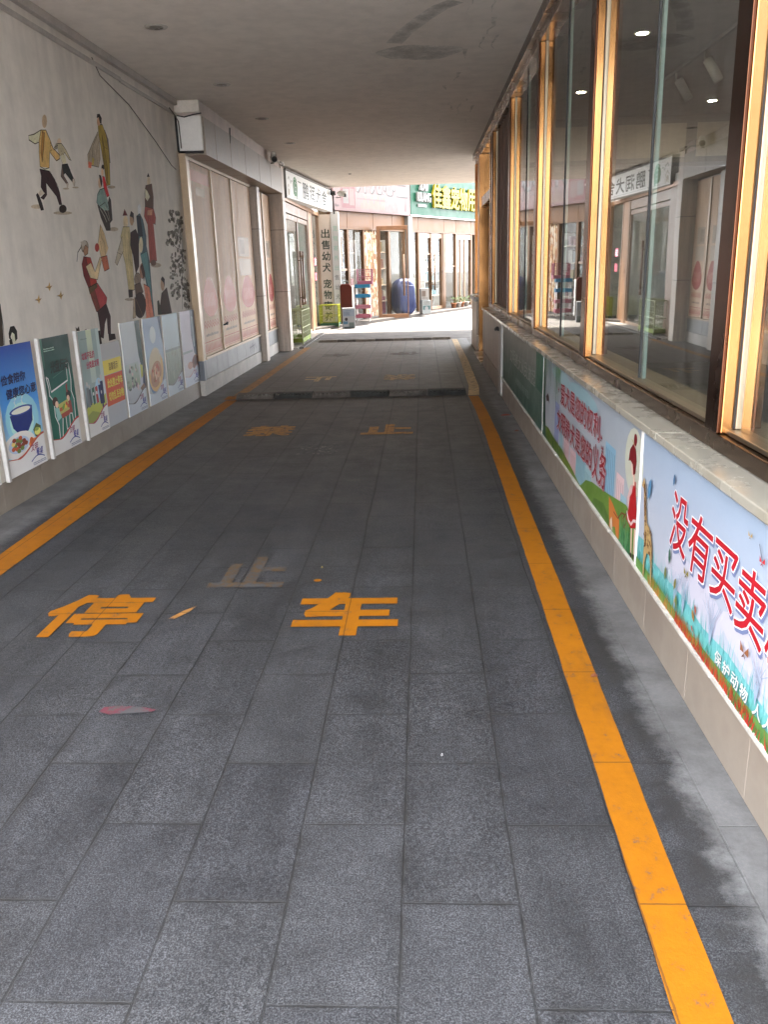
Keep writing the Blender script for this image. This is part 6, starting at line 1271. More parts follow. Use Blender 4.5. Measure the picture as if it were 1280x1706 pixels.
# tiered plastic rack
def rack(at):
    t = thing("plastic_rack", "tiered rack of blue and pink plastic trays outside the pet shop", "rack", at)
    F_ = Fr(at, (1, 0, 0), (0, 1, 0), (0, 0, 1))
    for nm, z, colr in (("pink_tray", .10, (.4, .13, .17)), ("pink_tray", .36, (.4, .16, .2)), ("blue_tray", .66, (.03, .18, .32)), ("blue_tray", .93, (.035, .2, .34))):
        b = MB(F_); b.box(-.22, .22, -.17, .17, z, z+.02); b.box(-.22, .22, -.17, -.155, z+.022, z+.10); b.box(-.22, .22, .155, .17, z+.022, z+.10); b.box(-.22, -.205, -.15, .15, z+.022, z+.10); b.box(.205, .22, -.15, .15, z+.022, z+.10)
        b.build(nm, dull(nm+str(z), colr, .4, var=.06), t, .004)
    for x in (-.18, .18):
        for y in (-.13, .13):
            b = MB(F_); b.tube([(x, y, 0), (x, y, 1.0)], .015, 6); b.build("leg", M_WHITE, t)
    return t
rack((-1.72, 24.42, .09))
def wire_cage(name, label, at, sx, sy, sz, colr, base, feet=.06, step=.06, top=True):
    t = thing(name, label, "cage", at); F_ = Fr(at, (1, 0, 0), (0, 1, 0), (0, 0, 1))
    mt = dull("wire"+name+str(at[0]), colr, .4, var=.08)
    b = MB(F_); x, y = sx/2, sy/2
    for px in (-x, x):
        for py in (-y, y): b.box(px-.012, px+.012, py-.012, py+.012, 0 if feet else 0, sz)
    for z in (feet+.07, sz*.5, sz-.012):
        for py in (-y, y): b.box(-x+.013, x-.013, py-.008, py+.008, z, z+.014)
        for px in (-x, x): b.box(px-.008, px+.008, -y+.013, y-.013, z, z+.014)
    b.build("cage_frame", mt, t)
    w_ = MB(F_)
    n = int(sx/step)
    for i in range(1, n):
        for py in (-y, y): w_.box(-x+i*sx/n-.003, -x+i*sx/n+.003, py-.003, py+.003, feet+.085, sz-.013)
        w_.box(-x+i*sx/n-.003, -x+i*sx/n+.003, -y, y, sz-.004, sz+.002)
    n = int(sy/step)
    for i in range(1, n):
        for px in (-x, x): w_.box(px-.003, px+.003, -y+i*sy/n-.003, -y+i*sy/n+.003, feet+.085, sz-.013)
        w_.box(-x, x, -y+i*sy/n-.003, -y+i*sy/n+.003, sz-.002, sz+.004)
    for k in range(1, 5):
        z = feet+.085+(sz-feet-.1)*k/5
        for py in (-y, y): w_.box(-x, x, py-.003, py+.003, z, z+.005)
        for px in (-x, x): w_.box(px-.003, px+.003, -y, y, z, z+.005)
    w_.build("wire_mesh", mt, t)
    b = MB(F_); b.box(-x-.01, x+.01, -y-.01, y+.01, feet, feet+.012); b.box(-x-.01, x+.01, -y-.012, -y, feet, feet+.09); b.box(-x-.01, x+.01, y, y+.012, feet, feet+.09); b.box(-x-.012, -x, -y, y, feet, feet+.09); b.box(x, x+.012, -y, y, feet, feet+.09)
    b.build("tray", dull("tray"+name+str(at[0]), base, .45), t, .003)
    b = MB(F_); b.tube([(-x*.3, -y-.01, sz*.62), (-x*.3, -y-.02, sz*.45), (x*.25, -y-.02, sz*.45), (x*.25, -y-.01, sz*.62)], .006, 6); b.build("door_latch", mt, t)
    return t
wire_cage("wire_cage", "pale green wire cage with an olive tray by the kennel door", (-2.745, 18.62, .003), .30, 1.25, .74, (.80, .84, .50), (.34, .44, .08), .07, .05)
wire_cage("wire_cage", "yellow green wire cage in front of the lettered grey board", (-2.57, 23.3, .03), .50, .62, .60, (.50, .52, .07), (.06, .16, .09), .03, .035)
wire_cage("wire_cage", "pink wire cage above the blue trays", (-1.66, 24.5, 1.11), .42, .32, .42, (.42, .14, .2), (.4, .14, .2), .01, .05)
# big blue wrapped bundle
bb = bpy.data.meshes.new("blue_bundle"); q = bmesh.new(); bmesh.ops.create_uvsphere(q, u_segments=40, v_segments=28, radius=1)
for v in q.verts:
    x, y, z = v.co; k = 1.0
    sx_ = math.copysign(abs(x)**.62, x); sy_ = math.copysign(abs(y)**.62, y); sz_ = math.copysign(abs(z)**.55, z)
    an = math.atan2(y, x); fold = .035*math.sin(an*5+z*3)+.025*math.sin(an*11-z*4)+.02*math.sin(an*3+z*9)
    tp_ = 1-.10*max(0, sz_)**2
    v.co = Vector((sx_*.36*tp_*(1+fold), sy_*.30*tp_*(1+fold), .56+sz_*.55*(1+.4*fold)))
q.to_mesh(bb); q.free()
for p_ in bb.polygons: p_.use_smooth = True
bb.materials.append(dull("blue_tarpaulin", (.035, .046, .12), .45, var=.25, scale=4, bmp=.4))
bo = bpy.data.objects.new("blue_bundle", bb); COL.objects.link(bo); bo.location = (-.62, 27.0, .085); bo.rotation_euler = (0, 0, .5)
tag(bo, "bulging dark blue wrapped bundle behind the open glass door", "bundle")
tb = MB(); tb.tube([(-.62+.33*math.cos(a_), 27.0+.30*math.sin(a_), 1.0+.02*math.sin(3*a_)) for a_ in [i*.45 for i in range(15)]], .012, 6); ro = tb.build("cord", dull("bundle_cord", (.25, .27, .36), .7), None); ro.parent = bo; ro.matrix_parent_inverse = (Matrix.Translation(bo.location) @ Matrix.Rotation(.5, 4, 'Z')).inverted()
# shelves with goods inside the shops, seen through the glass
def shelf(s0, s1, t0, label, n, cols, seed, zs=(.5, 1.0, 1.5, 2.0)):
    t = thing("display_shelf", label, "shelf", sp((s0+s1)/2, t0, .1)); rr = random.Random(seed)
    b = MB(SHP)
    for z in zs: b.box(s0, s1, t0-.2, t0+.2, z, z+.03)
    b.build("board", M_CREAM, t, .003)
    for s_ in (s0, s1-.03): MB(SHP).box(s_, s_+.03, t0-.21, t0+.21, .11, zs[-1]+.4).build("side_panel", M_WHITE, t)
    i = 0
    for z in zs:
        s_ = s0+.06
        while s_ < s1-.16:
            w_ = rr.uniform(.10, .20); h_ = rr.uniform(.16, .40)
            o = MB(SHP).box(s_, s_+w_, t0-.1, t0+.1, z+.031, z+.031+h_)
            k = rr.choice(cols); nm = ("packet", "tin", "pet_food_bag")[i % 3]
            tag(o.build(nm, dull("pack%d_%d_%d" % tuple(int(v*99) for v in k), k, .4, var=.2), None, .008), "small packet of pet goods on the %s" % label.split(" with")[0], "packet", "goods on the %s" % label.split(" with")[0])
            s_ += w_+rr.uniform(.01, .09); i += 1
    return t
shelf(.7, 2.6, -1.3, "shelf inside the pet shop with mixed packets", 0, ((.55, .2, .22), (.6, .5, .3), (.3, .38, .4), (.66, .62, .55), (.5, .26, .3)), 3)
shelf(4.6, 5.9, -1.2, "left shelf inside the pet supply shop with dark packets", 0, ((.2, .2, .22), (.4, .36, .3), (.6, .55, .48), (.16, .25, .3), (.35, .16, .1)), 5)
shelf(7.0, 8.6, -1.1, "right shelf inside the pet supply shop with blue packets", 0, ((.1, .3, .36), (.5, .56, .56), (.2, .35, .42), (.62, .6, .55)), 9)
shelf(3.15, 4.0, -.9, "narrow shelf behind the white post with small packets", 0, ((.5, .36, .2), (.55, .5, .4), (.3, .16, .12)), 12)
# counter with a yellow bag inside the supply shop
ct = thing("wooden_table", "brown wooden trestle table behind the supply shop door", "table", sp(6.1, -1.4, .11))
MB(SHP).box(5.5, 6.7, -1.7, -1.1, .84, .88).build("table_top", M_WOOD, ct, .006)
for s_ in (5.56, 6.6):
    for t_ in (-1.64, -1.16):
        b = MB(SHP); b.tube([(s_, t_, .84), (s_+(.12 if s_ < 6 else -.12), t_, .11)], .03, 6); b.build("leg", M_WOOD, ct)
yb = MB(SHP); pts = [(6.05, -.95, .42), (6.06, -.94, .62), (6.08, -.93, .85), (6.1, -.94, 1.1), (6.1, -.95, 1.22)]
yb.tube(pts, [.05, .15, .17, .12, .03], 14); tag(yb.build("hanging_bag", dull("lime_cloth", (.55, .58, .22), .7, var=.2)), "lime yellow cloth bag hanging inside the supply shop door", "bag")
# dark reddish counter low inside the pet shop
boxgoods("carton", "dark pink crate standing low in the pet shop window", "crate", sp(3.5, -1.0, .11), (.6, .5, .55), (.5, .2, .24), [('r', (150, 80, 90), .1, .9, .2, .8)], 1.1)
# plant pots by the supply shop
def pot(s_, t_, k, label, hue):
    at = sp(s_, t_, .09); t = thing("potted_plant", label, "plant", at, "potted plants by the green sign shop"); F_ = Fr(at, (1, 0, 0), (0, 1, 0), (0, 0, 1)); rr = random.Random(k)
    b = MB(F_); b.lathe(0, 0, [(.07, 0), (.10, .14), (.115, .145), (.115, .17), (.095, .17), (.09, .14)], 14); b.build("pot", dull("pot%d" % (k % 2), ((.42, .17, .08), (.62, .56, .5))[k % 2], .6), t)
    b = MB(F_)
    for i in range(70):
        an = rr.uniform(0, 6.28); r_ = rr.uniform(.0, .16); z = .17+rr.uniform(0, .24)*(1-r_*2.5); L = rr.uniform(.05, .1)
        c0 = Vector((r_*math.cos(an), r_*math.sin(an), z)); d = Vector((math.cos(an), math.sin(an), rr.uniform(-.2, .9))).normalized(); s2 = d.cross(Vector((0, 0, 1))).normalized()*L*.28
        b.add([c0, c0+d*L*.5+s2, c0+d*L, c0+d*L*.5-s2], [(0, 1, 2, 3)])
    b.build("foliage", dull("leaf%d" % (k % 3), hue, .5, var=.35), t)
for k, (s_, t_, h_, lab) in enumerate(((7.25, .12, (.10, .16, .05), "leftmost leafy pot plant on the shop kerb"), (7.6, .16, (.16, .2, .05), "low yellowish pot plant second along the shop kerb"), (7.95, .12, (.08, .15, .05), "dark leafy pot plant in a terracotta pot on the kerb"), (8.35, .14, (.07, .12, .04), "tall bushy pot plant in a white pot at the right end"))):
    pot(s_, t_, k, lab, h_)

# ------------------------------------------------------------------ right: low wall, sill, boards
lw = thing("low_wall", "low wall with beige tiled foot and pale marble sill under the golden windows", "wall", (1.1, 6, 0))
MB().box(.975, 1.26, -2, 13.74, 0, .884).build("wall", M_WALL, lw)
b = MB()
for i in range(26):
    y = -2+i*.604
    if y < 13.7: b.box(.957, .975, y, min(y+.601, 13.74), 0, .238)
b.build("baseboard", M_TILE, lw, .002)
b = MB(); rr = random.Random(8); y = -2.0
while y < 10.3:
    L_ = rr.uniform(.15, .5); e = rr.uniform(-.004, .003); b.box(.944+e, .9745, y, min(y+L_, 10.3), .239, .251+rr.uniform(-.003, .004)); y += L_
b.build("cement_ledge", plain("sealant_ledge", (.62, .60, .55), .6, var=.25, scale=5), lw)
b = MB(); y = -2.0
for L_ in (1.4, 1.1, 1.5, 1.35, 1.2, 1.5, 1.3, 1.45, 1.3, 1.5, 1.2, 1.5):
    if y < 13.7: b.box(.932, 1.26, y+.0015, min(y+L_-.0015, 13.76), .887, .921); y += L_
b.build("sill", M_SILL, lw, .004)

RW = Fr((.957, 0, 0), (0, -1, 0), (0, 0, 1), (-1, 0, 0))
KB = (.98, .96, .93)
def board(y0, y1, label, z0=.252, z1=.872, colr=(.62, .66, .70)):
    t = thing("wall_board", label, "board", (.966, (y0+y1)/2, z0))
    MB().box(.9575, .9745, y0+.002, y1-.002, z0, z1).build("panel", plain("board%.3f" % colr[0], colr, .3, var=.04), t)
    b = MB(); b.box(.953, .957, y0+.002, y0+.012, z0, z1); b.box(.953, .957, y1-.012, y1-.002, z0, z1); b.build("edge_trim", M_WHITE, t)
    return t, Art(RW, KB, .001), Art(RW, KB, .004)
def blades(a, u0, u1, v0, n, h, cols, rr, w=.008, lean=.03):
    for i in range(n):
        u = rr.uniform(u0, u1); hh = h*rr.uniform(.4, 1.0); l_ = rr.uniform(-lean, lean)
        a.poly(rr.choice(cols), [(u-w/2, v0), (u+w/2, v0), (u+l_, v0+hh)])
def butterfly(a, u, v, s, c):
    a.poly(c, [(u, v), (u-s, v+.8*s), (u-.9*s, v-.1*s)]); a.poly(c, [(u, v), (u+.9*s, v+.9*s), (u+1.0*s, v)]); a.poly(tuple(int(k*.7) for k in c), [(u, v), (u-.5*s, v-.6*s), (u, v-.4*s)]); a.poly(tuple(int(k*.7) for k in c), [(u, v), (u+.5*s, v-.55*s), (u+.05*s, v-.35*s)])
def leafpic(a, u, v, s, c, rot):
    a.poly(c, [(u+x*s*math.cos(rot)-y*s*math.sin(rot), v+x*s*math.sin(rot)+y*s*math.cos(rot)) for x, y in ((0, -1), (.42, -.2), (.36, .5), (0, 1), (-.36, .5), (-.42, -.2))])
# nearest board
t, a, tx = board(.7, 3.625, "pale blue board with giant red brush characters and a giraffe in teal grass")
rr = random.Random(21)
u0, u1, v0, v1 = -3.61, -.712, .254, .87
a.grad(u0, u1, v0, .56, (184, 190, 206), (170, 180, 198)); a.grad(u0, u1, .56, v1, (170, 180, 198), (146, 164, 188))
a.ell((188, 190, 208), -2.85, .44, .34, .09); a.ell((190, 192, 210), -2.15, .47, .4, .08)
teal = [(u0, .40), (-3.5, .41), (-3.35, .37), (-3.1, .37), (-2.92, .38), (-2.7, .36), (-2.45, .38), (-2.1, .35), (-1.6, .38), (-1.2, .36), (u1, .38), (u1, v0), (u0, v0)]
a.grad(u0, u1, v0, .34, (84, 160, 152), (106, 184, 188)); a.poly((106, 182, 188), teal[:-2]+[(u1, .335), (u0, .335)])
blades(a, u0, u1, .34, 230, .11, ((106, 182, 188), (120, 192, 198), (92, 170, 178), (140, 200, 206)), rr)
blades(a, u0, u1, .30, 150, .06, ((70, 150, 140), (96, 172, 170), (60, 136, 120)), rr)
a.poly((96, 142, 74), [(u0, v0), (u0, .30), (-3.2, .30), (-2.9, .285), (-2.5, .30), (-2.2, .305), (-1.8, .30), (u1, .31), (u1, v0)])
blades(a, -3.4, -2.7, v0, 170, .075, ((170, 130, 60), (186, 110, 50), (150, 150, 70), (120, 130, 60)), rr, .007)
blades(a, -3.0, -2.2, v0, 200, .065, ((190, 60, 46), (176, 46, 40), (190, 100, 50), (150, 50, 40)), rr, .007)
blades(a, -2.4, u1, v0, 330, .06, ((176, 46, 44), (90, 140, 70), (70, 120, 60), (190, 70, 50)), rr, .007)
for (u, v, n) in ((-3.0, .38, 9), (-2.9, .40, 8), (-2.6, .42, 10), (-2.2, .42, 9), (-1.9, .42, 8)):
    for i in range(n): a.stroke((150, 170, 196), .003, [(u, v-.08), (u+.012*(i-n/2)*.6, v+.02), (u+.012*(i-n/2)*1.6, v+rr.uniform(.04, .10))])
# giraffe
gi = [(-3.55, .668), (-3.535, .69), (-3.52, .672), (-3.505, .66), (-3.475, .57), (-3.45, .505), (-3.41, .50), (-3.375, .47), (-3.35, .44), (-3.335, .36), (-3.33, .26), (-3.345, .26), (-3.36, .36), (-3.385, .385), (-3.425, .38), (-3.445, .34), (-3.45, .26), (-3.466, .26), (-3.475, .40), (-3.485, .47), (-3.51, .56), (-3.53, .64), (-3.565, .645)]
a.poly((176, 150, 104), gi)
for i in range(64):
    t0_ = rr.random(); u, v = (-3.52+.05*t0_, .66-.17*t0_) if rr.random() < .45 else (rr.uniform(-3.475, -3.36), rr.uniform(.39, .49))
    a.ell((96, 62, 36), u+rr.uniform(-.008, .008), v, rr.uniform(.005, .011), rr.uniform(.005, .011), 6, rr.random())
a.stroke((110, 80, 50), .006, [(-3.365, .46), (-3.345, .40), (-3.35, .34)])
for (u, v, s, c, r_) in ((-3.44, .66, .055, (84, 130, 168), -.35), (-3.11, .785, .028, (70, 104, 140), -.3), (-3.10, .48, .034, (60, 100, 84), .1), (-3.14, .395, .03, (110, 120, 60), 0), (-3.01, .40, .028, (120, 120, 56), -.3), (-2.98, .34, .028, (100, 120, 60), .2), (-2.78, .37, .026, (150, 110, 50), .7), (-2.76, .40, .02, (170, 80, 50), .5), (-2.78, .32, .014, (186, 60, 50), .9), (-3.0, .335, .012, (170, 150, 60), 0)): leafpic(a, u, v, s, c, r_)
butterfly(a, -2.89, .485, .026, (130, 124, 50)); butterfly(a, -2.35, .81, .016, (176, 150, 90)); butterfly(a, -2.31, .455, .034, (140, 90, 60)); butterfly(a, -2.25, .765, .02, (186, 40, 50))
a.stroke((60, 40, 40), .003, [(-2.28, .81), (-2.25, .77)])
red = (172, 26, 40); wh = (226, 226, 230); shd = (110, 124, 164)
chs = (("没", -3.13, -2.93, .52, .745, .08), ("有", -2.905, -2.675, .512, .735, .14), ("买", -2.655, -2.44, .515, .715, .05), ("卖", -2.42, -2.205, .50, .715, .05), ("就", -2.185, -1.96, .50, .72, .05))
for ch, x0, x1, y0, y1, sh in chs: tx.text(shd, ch, x0+.009, x1+.009, y0-.011, y1-.011, .03, sh)
for ch, x0, x1, y0, y1, sh in chs: tx.text(wh, ch, x0, x1, y0, y1, .034, sh)
for ch, x0, x1, y0, y1, sh in chs: tx.text(red, ch, x0, x1, y0, y1, .010, sh)
uu = -2.555
for ch in "保护动物 人人有责":
    if ch != ' ':
        tx.text((70, 120, 130), ch, uu+.004, uu+.064, .301, .349, .012, .12); tx.text((222, 226, 226), ch, uu, uu+.06, .304, .352, .014, .12)
    uu += .076 if ch != ' ' else .03
a.build("picture", M_PRINT, t); tx.build("lettering", M_PRINT, t)
# second board
t, a, tx = board(3.635, 6.72, "pale board with two lines of dark red writing and a girl in a red dress walking a dog", colr=(.60, .62, .66))
rr = random.Random(5); u0, u1 = -6.71, -3.645
KB2 = (.97, .95, .93); a.k = KB2; tx.k = KB2
a.grad(u0, u1, v0, .6, (176, 180, 190), (160, 168, 178)); a.grad(u0, u1, .6, v1, (160, 168, 178), (150, 160, 172))
a.ell((140, 172, 184), -5.1, .80, .5, .06); a.ell((146, 174, 184), -5.9, .82, .4, .05); a.ell((186, 190, 176), -3.76, .70, .17, .16)
for (x0, x1, y1, c) in ((-6.1, -5.9, .62, (140, 150, 190)), (-5.86, -5.72, .5, (150, 184, 196)), (-5.66, -5.46, .44, (196, 166, 172)), (-5.42, -5.2, .42, (200, 170, 176)), (-5.2, -4.86, .47, (138, 178, 194)), (-4.9, -4.7, .42, (150, 186, 196)), (-4.36, -4.12, .68, (130, 170, 196)), (-4.08, -3.92, .58, (206, 180, 184)), (-3.98, -3.86, .5, (150, 184, 200))):
    a.rect(c, x0, x1, v0, y1)
    for i in range(int((x1-x0)/.04)): a.rect(tuple(int(k*.84) for k in c), x0+.015+i*.04, x0+.027+i*.04, v0, y1-.03)
a.poly((104, 128, 54), [(u0, v0), (u0, .34), (-6.4, .36), (-6.1, .335), (-5.75, .33), (-5.3, .29), (-5.05, .26), (-5.0, v0)])
a.poly((98, 132, 58), [(-5.05, v0), (-5.0, .27), (-4.85, .34), (-4.66, .375), (-4.4, .40), (-4.2, .425), (-3.98, .455), (-3.86, .47), (u1, .44), (u1, v0)])
a.poly((78, 112, 50), [(-4.66, v0), (-4.6, .30), (-4.35, .34), (-4.2, .30), (-4.18, v0)])
blades(a, -3.98, -3.74, v0, 60, .19, ((60, 128, 80), (84, 150, 96), (44, 104, 66), (110, 160, 110)), rr, .014, .05); blades(a, u0, -5.6, v0, 130, .14, ((70, 110, 56), (44, 84, 50), (130, 136, 60)), rr, .014, .04)
a.poly((40, 72, 58), [(u0, v0), (u0, .87), (-6.62, .87), (-6.6, .6), (-6.56, .4), (-6.5, v0)])
for k in range(34):
    u = rr.choice((rr.uniform(-6.7, -6.35), rr.uniform(-6.1, -5.9), rr.uniform(-6.7, -5.8))); L = rr.uniform(.08, .30); a.stroke(rr.choice(((96, 132, 90), (120, 150, 110), (70, 112, 76))), .012, [(u, .868), (u+rr.uniform(-.02, .02), .868-L*.6), (u+rr.uniform(-.04, .04), .868-L)], True)
a.poly((60, 36, 36), [(-6.56, .58), (-6.46, .62), (-6.40, .60), (-6.36, .55), (-6.42, .57), (-6.5, .55)])
# dog and girl
a.poly((196, 120, 60), [(-4.22, .415), (-4.12, .40), (-4.02, .37), (-3.97, .36), (-3.96, .262), (-4.02, .262), (-4.05, .30), (-4.12, .28), (-4.15, .262), (-4.18, .262)])
a.poly((206, 190, 170), [(-4.17, .30), (-4.13, .33), (-4.10, .262), (-4.16, .262)])
a.stroke((120, 50, 40), .008, [(-4.10, .365), (-4.0, .36), (-3.93, .41), (-3.86, .42), (-3.84, .38), (-3.87, .35), (-3.90, .39), (-3.83, .44), (-3.79, .43)])
a.poly((214, 186, 172), [(-3.74, .40), (-3.715, .40), (-3.70, .27), (-3.72, .27)]); a.poly((214, 186, 172), [(-3.68, .41), (-3.65, .41), (-3.655, .28), (-3.67, .28)])
a.ell((40, 28, 28), -3.715, .268, .02, .012); a.ell((40, 28, 28), -3.664, .276, .02, .012)
a.poly((206, 170, 168), [(-3.835, .515), (-3.79, .585), (-3.75, .60), (-3.76, .50), (-3.80, .45)])
a.poly((170, 30, 36), [(-3.735, .62), (-3.70, .625), (-3.68, .55), (-3.655, .50), (-3.655, .42), (-3.74, .39), (-3.83, .41), (-3.80, .47), (-3.79, .53), (-3.75, .56)])
a.stroke((222, 200, 200), .014, [(-3.83, .45), (-3.79, .415), (-3.74, .41), (-3.70, .44), (-3.655, .45)])
a.poly((216, 186, 170), [(-3.80, .685), (-3.77, .70), (-3.73, .66), (-3.735, .63), (-3.77, .64)]); a.poly((216, 186, 170), [(-3.75, .65), (-3.72, .65), (-3.715, .60), (-3.745, .60)])
a.poly((110, 24, 30), [(-3.85, .69), (-3.83, .75), (-3.78, .785), (-3.73, .77), (-3.705, .72), (-3.715, .66), (-3.75, .645), (-3.77, .69), (-3.81, .70)]); a.ell((110, 24, 30), -3.745, .81, .028, .028); a.stroke((176, 160, 80), .004, [(-3.81, .80), (-3.76, .785)])
l1, l2 = "爱犬是您的权利", "文明养犬是您的义务"
def line(s_, x0, x1, z0, z1, big=None):
    n = len(s_); w_ = (x1-x0)/n
    for off, c, bo in (((.006, -.008), (176, 110, 122), .03), ((0, 0), (200, 194, 198), .034), ((0, 0), (130, 24, 38), .016)):
        for i, ch in enumerate(s_):
            g_ = 0 if (big is None or i < n-2) else .03
            tx.text(c, ch, x0+i*w_+.012+off[0], x0+(i+1)*w_-.010+off[0], z0-g_+off[1], z1+g_+off[1], bo)
line(l1, -5.86, -4.5, .645, .785); line(l2, -5.98, -4.3, .445, .585, 1)
tx.k = KB2
for (u, v) in ((-5.93, .72), (-4.46, .67), (-4.42, .62)): butterfly(tx, u, v, .03, (140, 40, 50))
a.build("picture", M_PRINT, t); tx.build("lettering", M_PRINT, t)
# green board
t, a, tx = board(6.73, 10.26, "dark green board with faded pale writing, next to the grey upright", colr=(.12, .2, .17))
a.k = tx.k = (1.35, 1.25, 1.25)
a.grad(-10.25, -6.74, v0, .56, (46, 76, 68), (78, 98, 90)); a.grad(-10.25, -7.2, .56, v1, (84, 102, 94), (128, 130, 124)); a.grad(-7.2, -6.74, .56, v1, (44, 84, 70), (52, 92, 76))
for i, ch in enumerate("文明养犬从我做起"): tx.text((134, 142, 138), ch, -9.35+i*.27, -9.11+i*.27, .555, .70, .01)
for i in range(6): tx.rect((150, 156, 150), -8.9+i*.27, -8.72+i*.27, .56, .565)
for i, ch in enumerate("共建和谐美好家园"): tx.text((112, 132, 124), ch, -8.75+i*.14, -8.63+i*.14, .385, .455, .008)
a.build("picture", M_PRINT, t); tx.build("lettering", M_PRINT, t)
up2 = thing("grey_upright", "grey upright board edge between the green board and the stained panel", "post", (.95, 10.4, 0))
MB().box(.935, .974, 10.28, 10.62, .02, .885).build("upright", plain("grey_upright_face", (.46, .44, .42), .5, var=.15, streak=True), up2, .004)
b = MB(); b.tube([(.934, 10.55, .80), (.915, 10.6, .82), (.90, 10.66, .80)], .02, 6); b.build("bracket", M_BLACK, up2)
sp_ = thing("stained_panel", "rain stained pinkish grey panel at the far end of the low wall", "panel", (.965, 12.2, 0))
MB().box(.956, .9745, 10.63, 13.74, .25, .875).build("panel", M_STAINED, sp_, .003)

# ------------------------------------------------------------------ right: golden window front
wf = thing("window_front", "long golden framed window front over the low wall on the right", "window", (1.12, 8, .92))
b = MB(); b.box(1.05, 1.26, -2, 13.74, .9235, .985); b.build("bottom_rail", M_BRASSD, wf, .004)
M_SASH = mat_brass('pale_sash', (.40, .33, .24), .35)
b = MB(); b.box(1.075, 1.26, -2, 13.74, .987, 1.005); b.build("inner_ledge", M_SASH, wf, .003)
b = MB(); b.box(1.0, 1.26, -2, 17.4, 3.50, 3.608); b.box(1.05, 1.26, -2, 17.4, 3.43, 3.498); b.build("top_rail", M_BRASSD, wf, .004)
MUL = [(.45, .58), (2.98, 3.11), (5.56, 5.70), (8.12, 8.27), (10.62, 10.78), (13.2, 13.36)]
for y0, y1 in MUL:
    MB().box(1.058, 1.20, y0, y1, .988, 3.428).build("mullion", M_BRASS, wf, .004)
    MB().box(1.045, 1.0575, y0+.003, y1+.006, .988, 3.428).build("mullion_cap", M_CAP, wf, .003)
    MB().box(1.098, 1.125, y0-.010, y0-.0008, 1.007, 3.428).build("gasket", M_BLACK, wf); MB().box(1.098, 1.125, y1+.0008, y1+.008, 1.007, 3.428).build("gasket", M_BLACK, wf)
    MB().box(1.102, 1.125, y0-.022, y0-.0105, 1.007, 3.428).build("sash_bar", M_SASH, wf, .002)
def pane(y0, y1, z0=1.007, z1=3.428, x=1.112):
    g = MB(); g.add([(x, y0, z0), (x, y1, z0), (x, y1, z1), (x, y0, z1)], [(3, 2, 1, 0)]); g.build("glass_pane", M_GLASS, wf)
M_EDGE = plain("glass_edge", (.42, .55, .50), .2, var=.1)
for (a0, a1), (b0, b1) in zip(MUL[:4], MUL[1:5]):
    y0, y1 = a1+.009, b0-.023; m_ = (y0+y1)/2+.04
    pane(y0, m_-.006); pane(m_+.006, y1)
    MB().box(1.106, 1.118, m_-.0055, m_+.0055, 1.007, 3.428).build("silicone_joint", M_BLACK, wf)
    MB().box(1.119, 1.135, m_-.040, m_-.012, 1.007, 3.428).build("glass_fin", M_EDGE, wf)
MB().box(1.118, 1.13, 10.79, 13.145, 1.006, 3.428).build("infill_panel", M_CURT, wf)
b = MB()
for i in range(5): b.box(1.112, 1.1175, 11.2+i*.42, 11.215+i*.42, 1.006, 3.428)
b.build("infill_groove", M_WOOD, wf)
MB().box(1.20, 1.22, 8.30, 10.60, 1.006, 2.28).build("blind", M_CURT, wf)
b = MB(); b.box(1.05, 1.2, 13.63, 13.74, .988, 3.428); b.build("mullion", M_BRASS, wf, .004)
pane(13.37, 13.63)
# recessed doorway
b = MB(); b.box(1.05, 1.2, 13.745, 15.72, 2.55, 2.70); b.build("transom", M_BRASSD, wf, .004)
pane(13.76, 15.7, 2.71, 3.428, 1.12)
MB().box(1.02, 1.75, 15.725, 15.86, .0, 3.428).build("door_jamb", M_BRASS, wf, .005)
b = MB(); b.box(1.7, 1.76, 13.76, 15.72, .02, .12); b.box(1.7, 1.76, 13.76, 13.84, .12, 2.54); b.box(1.7, 1.76, 14.7, 14.78, .12, 2.54); b.build("inner_door_frame", M_BRASSD, wf, .004)
pane(13.84, 14.7, .12, 2.54, 1.73); pane(14.78, 15.72, .12, 2.54, 1.73)
for y0, y1 in ((16.3, 16.42), (17.28, 17.4)): MB().box(1.04, 1.2, y0, y1, 1.02, 3.428).build("mullion", M_BRASS, wf, .004)
pane(15.86, 16.3, 1.02); pane(16.42, 17.28, 1.02)
pd = thing("pedestal", "tiled stone pedestal at the far end of the window front", "pedestal", (1.1, 16.8, 0))
b = MB(); b.box(.99, 1.26, 15.87, 17.5, .004, .30); b.box(.99, 1.26, 15.87, 17.5, .306, .915); b.build("cladding", M_CLAD, pd, .005)
MB().box(.955, 1.27, 15.865, 17.53, .918, 1.0).build("cap", M_SILL, pd, .006)
tag(MB().box(.93, 1.68, 13.85, 15.70, .002, .03).build("door_step", M_SILL, None, .005), "pale stone step at the recessed doorway beyond the low wall", "step")
# room behind the glass
rm = thing("window_room", "dim brown room behind the golden windows", "room", (3.5, 8, 0))
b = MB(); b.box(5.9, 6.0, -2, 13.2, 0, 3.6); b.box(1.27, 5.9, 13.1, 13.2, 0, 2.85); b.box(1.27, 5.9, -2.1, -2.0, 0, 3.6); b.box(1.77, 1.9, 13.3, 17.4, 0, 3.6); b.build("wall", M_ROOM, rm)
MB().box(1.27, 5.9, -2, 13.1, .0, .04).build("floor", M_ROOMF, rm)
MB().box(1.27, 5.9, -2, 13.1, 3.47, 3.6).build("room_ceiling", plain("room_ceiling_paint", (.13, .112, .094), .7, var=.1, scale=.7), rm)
b = MB(); b.box(1.27, 5.9, 12.6, 13.2, 2.86, 3.465); b.build("bulkhead", M_ROOM, rm)
b = MB()
for i in range(4): b.box(1.5+i*1.15, 2.5+i*1.15, 12.58, 12.597, 2.93, 3.36)
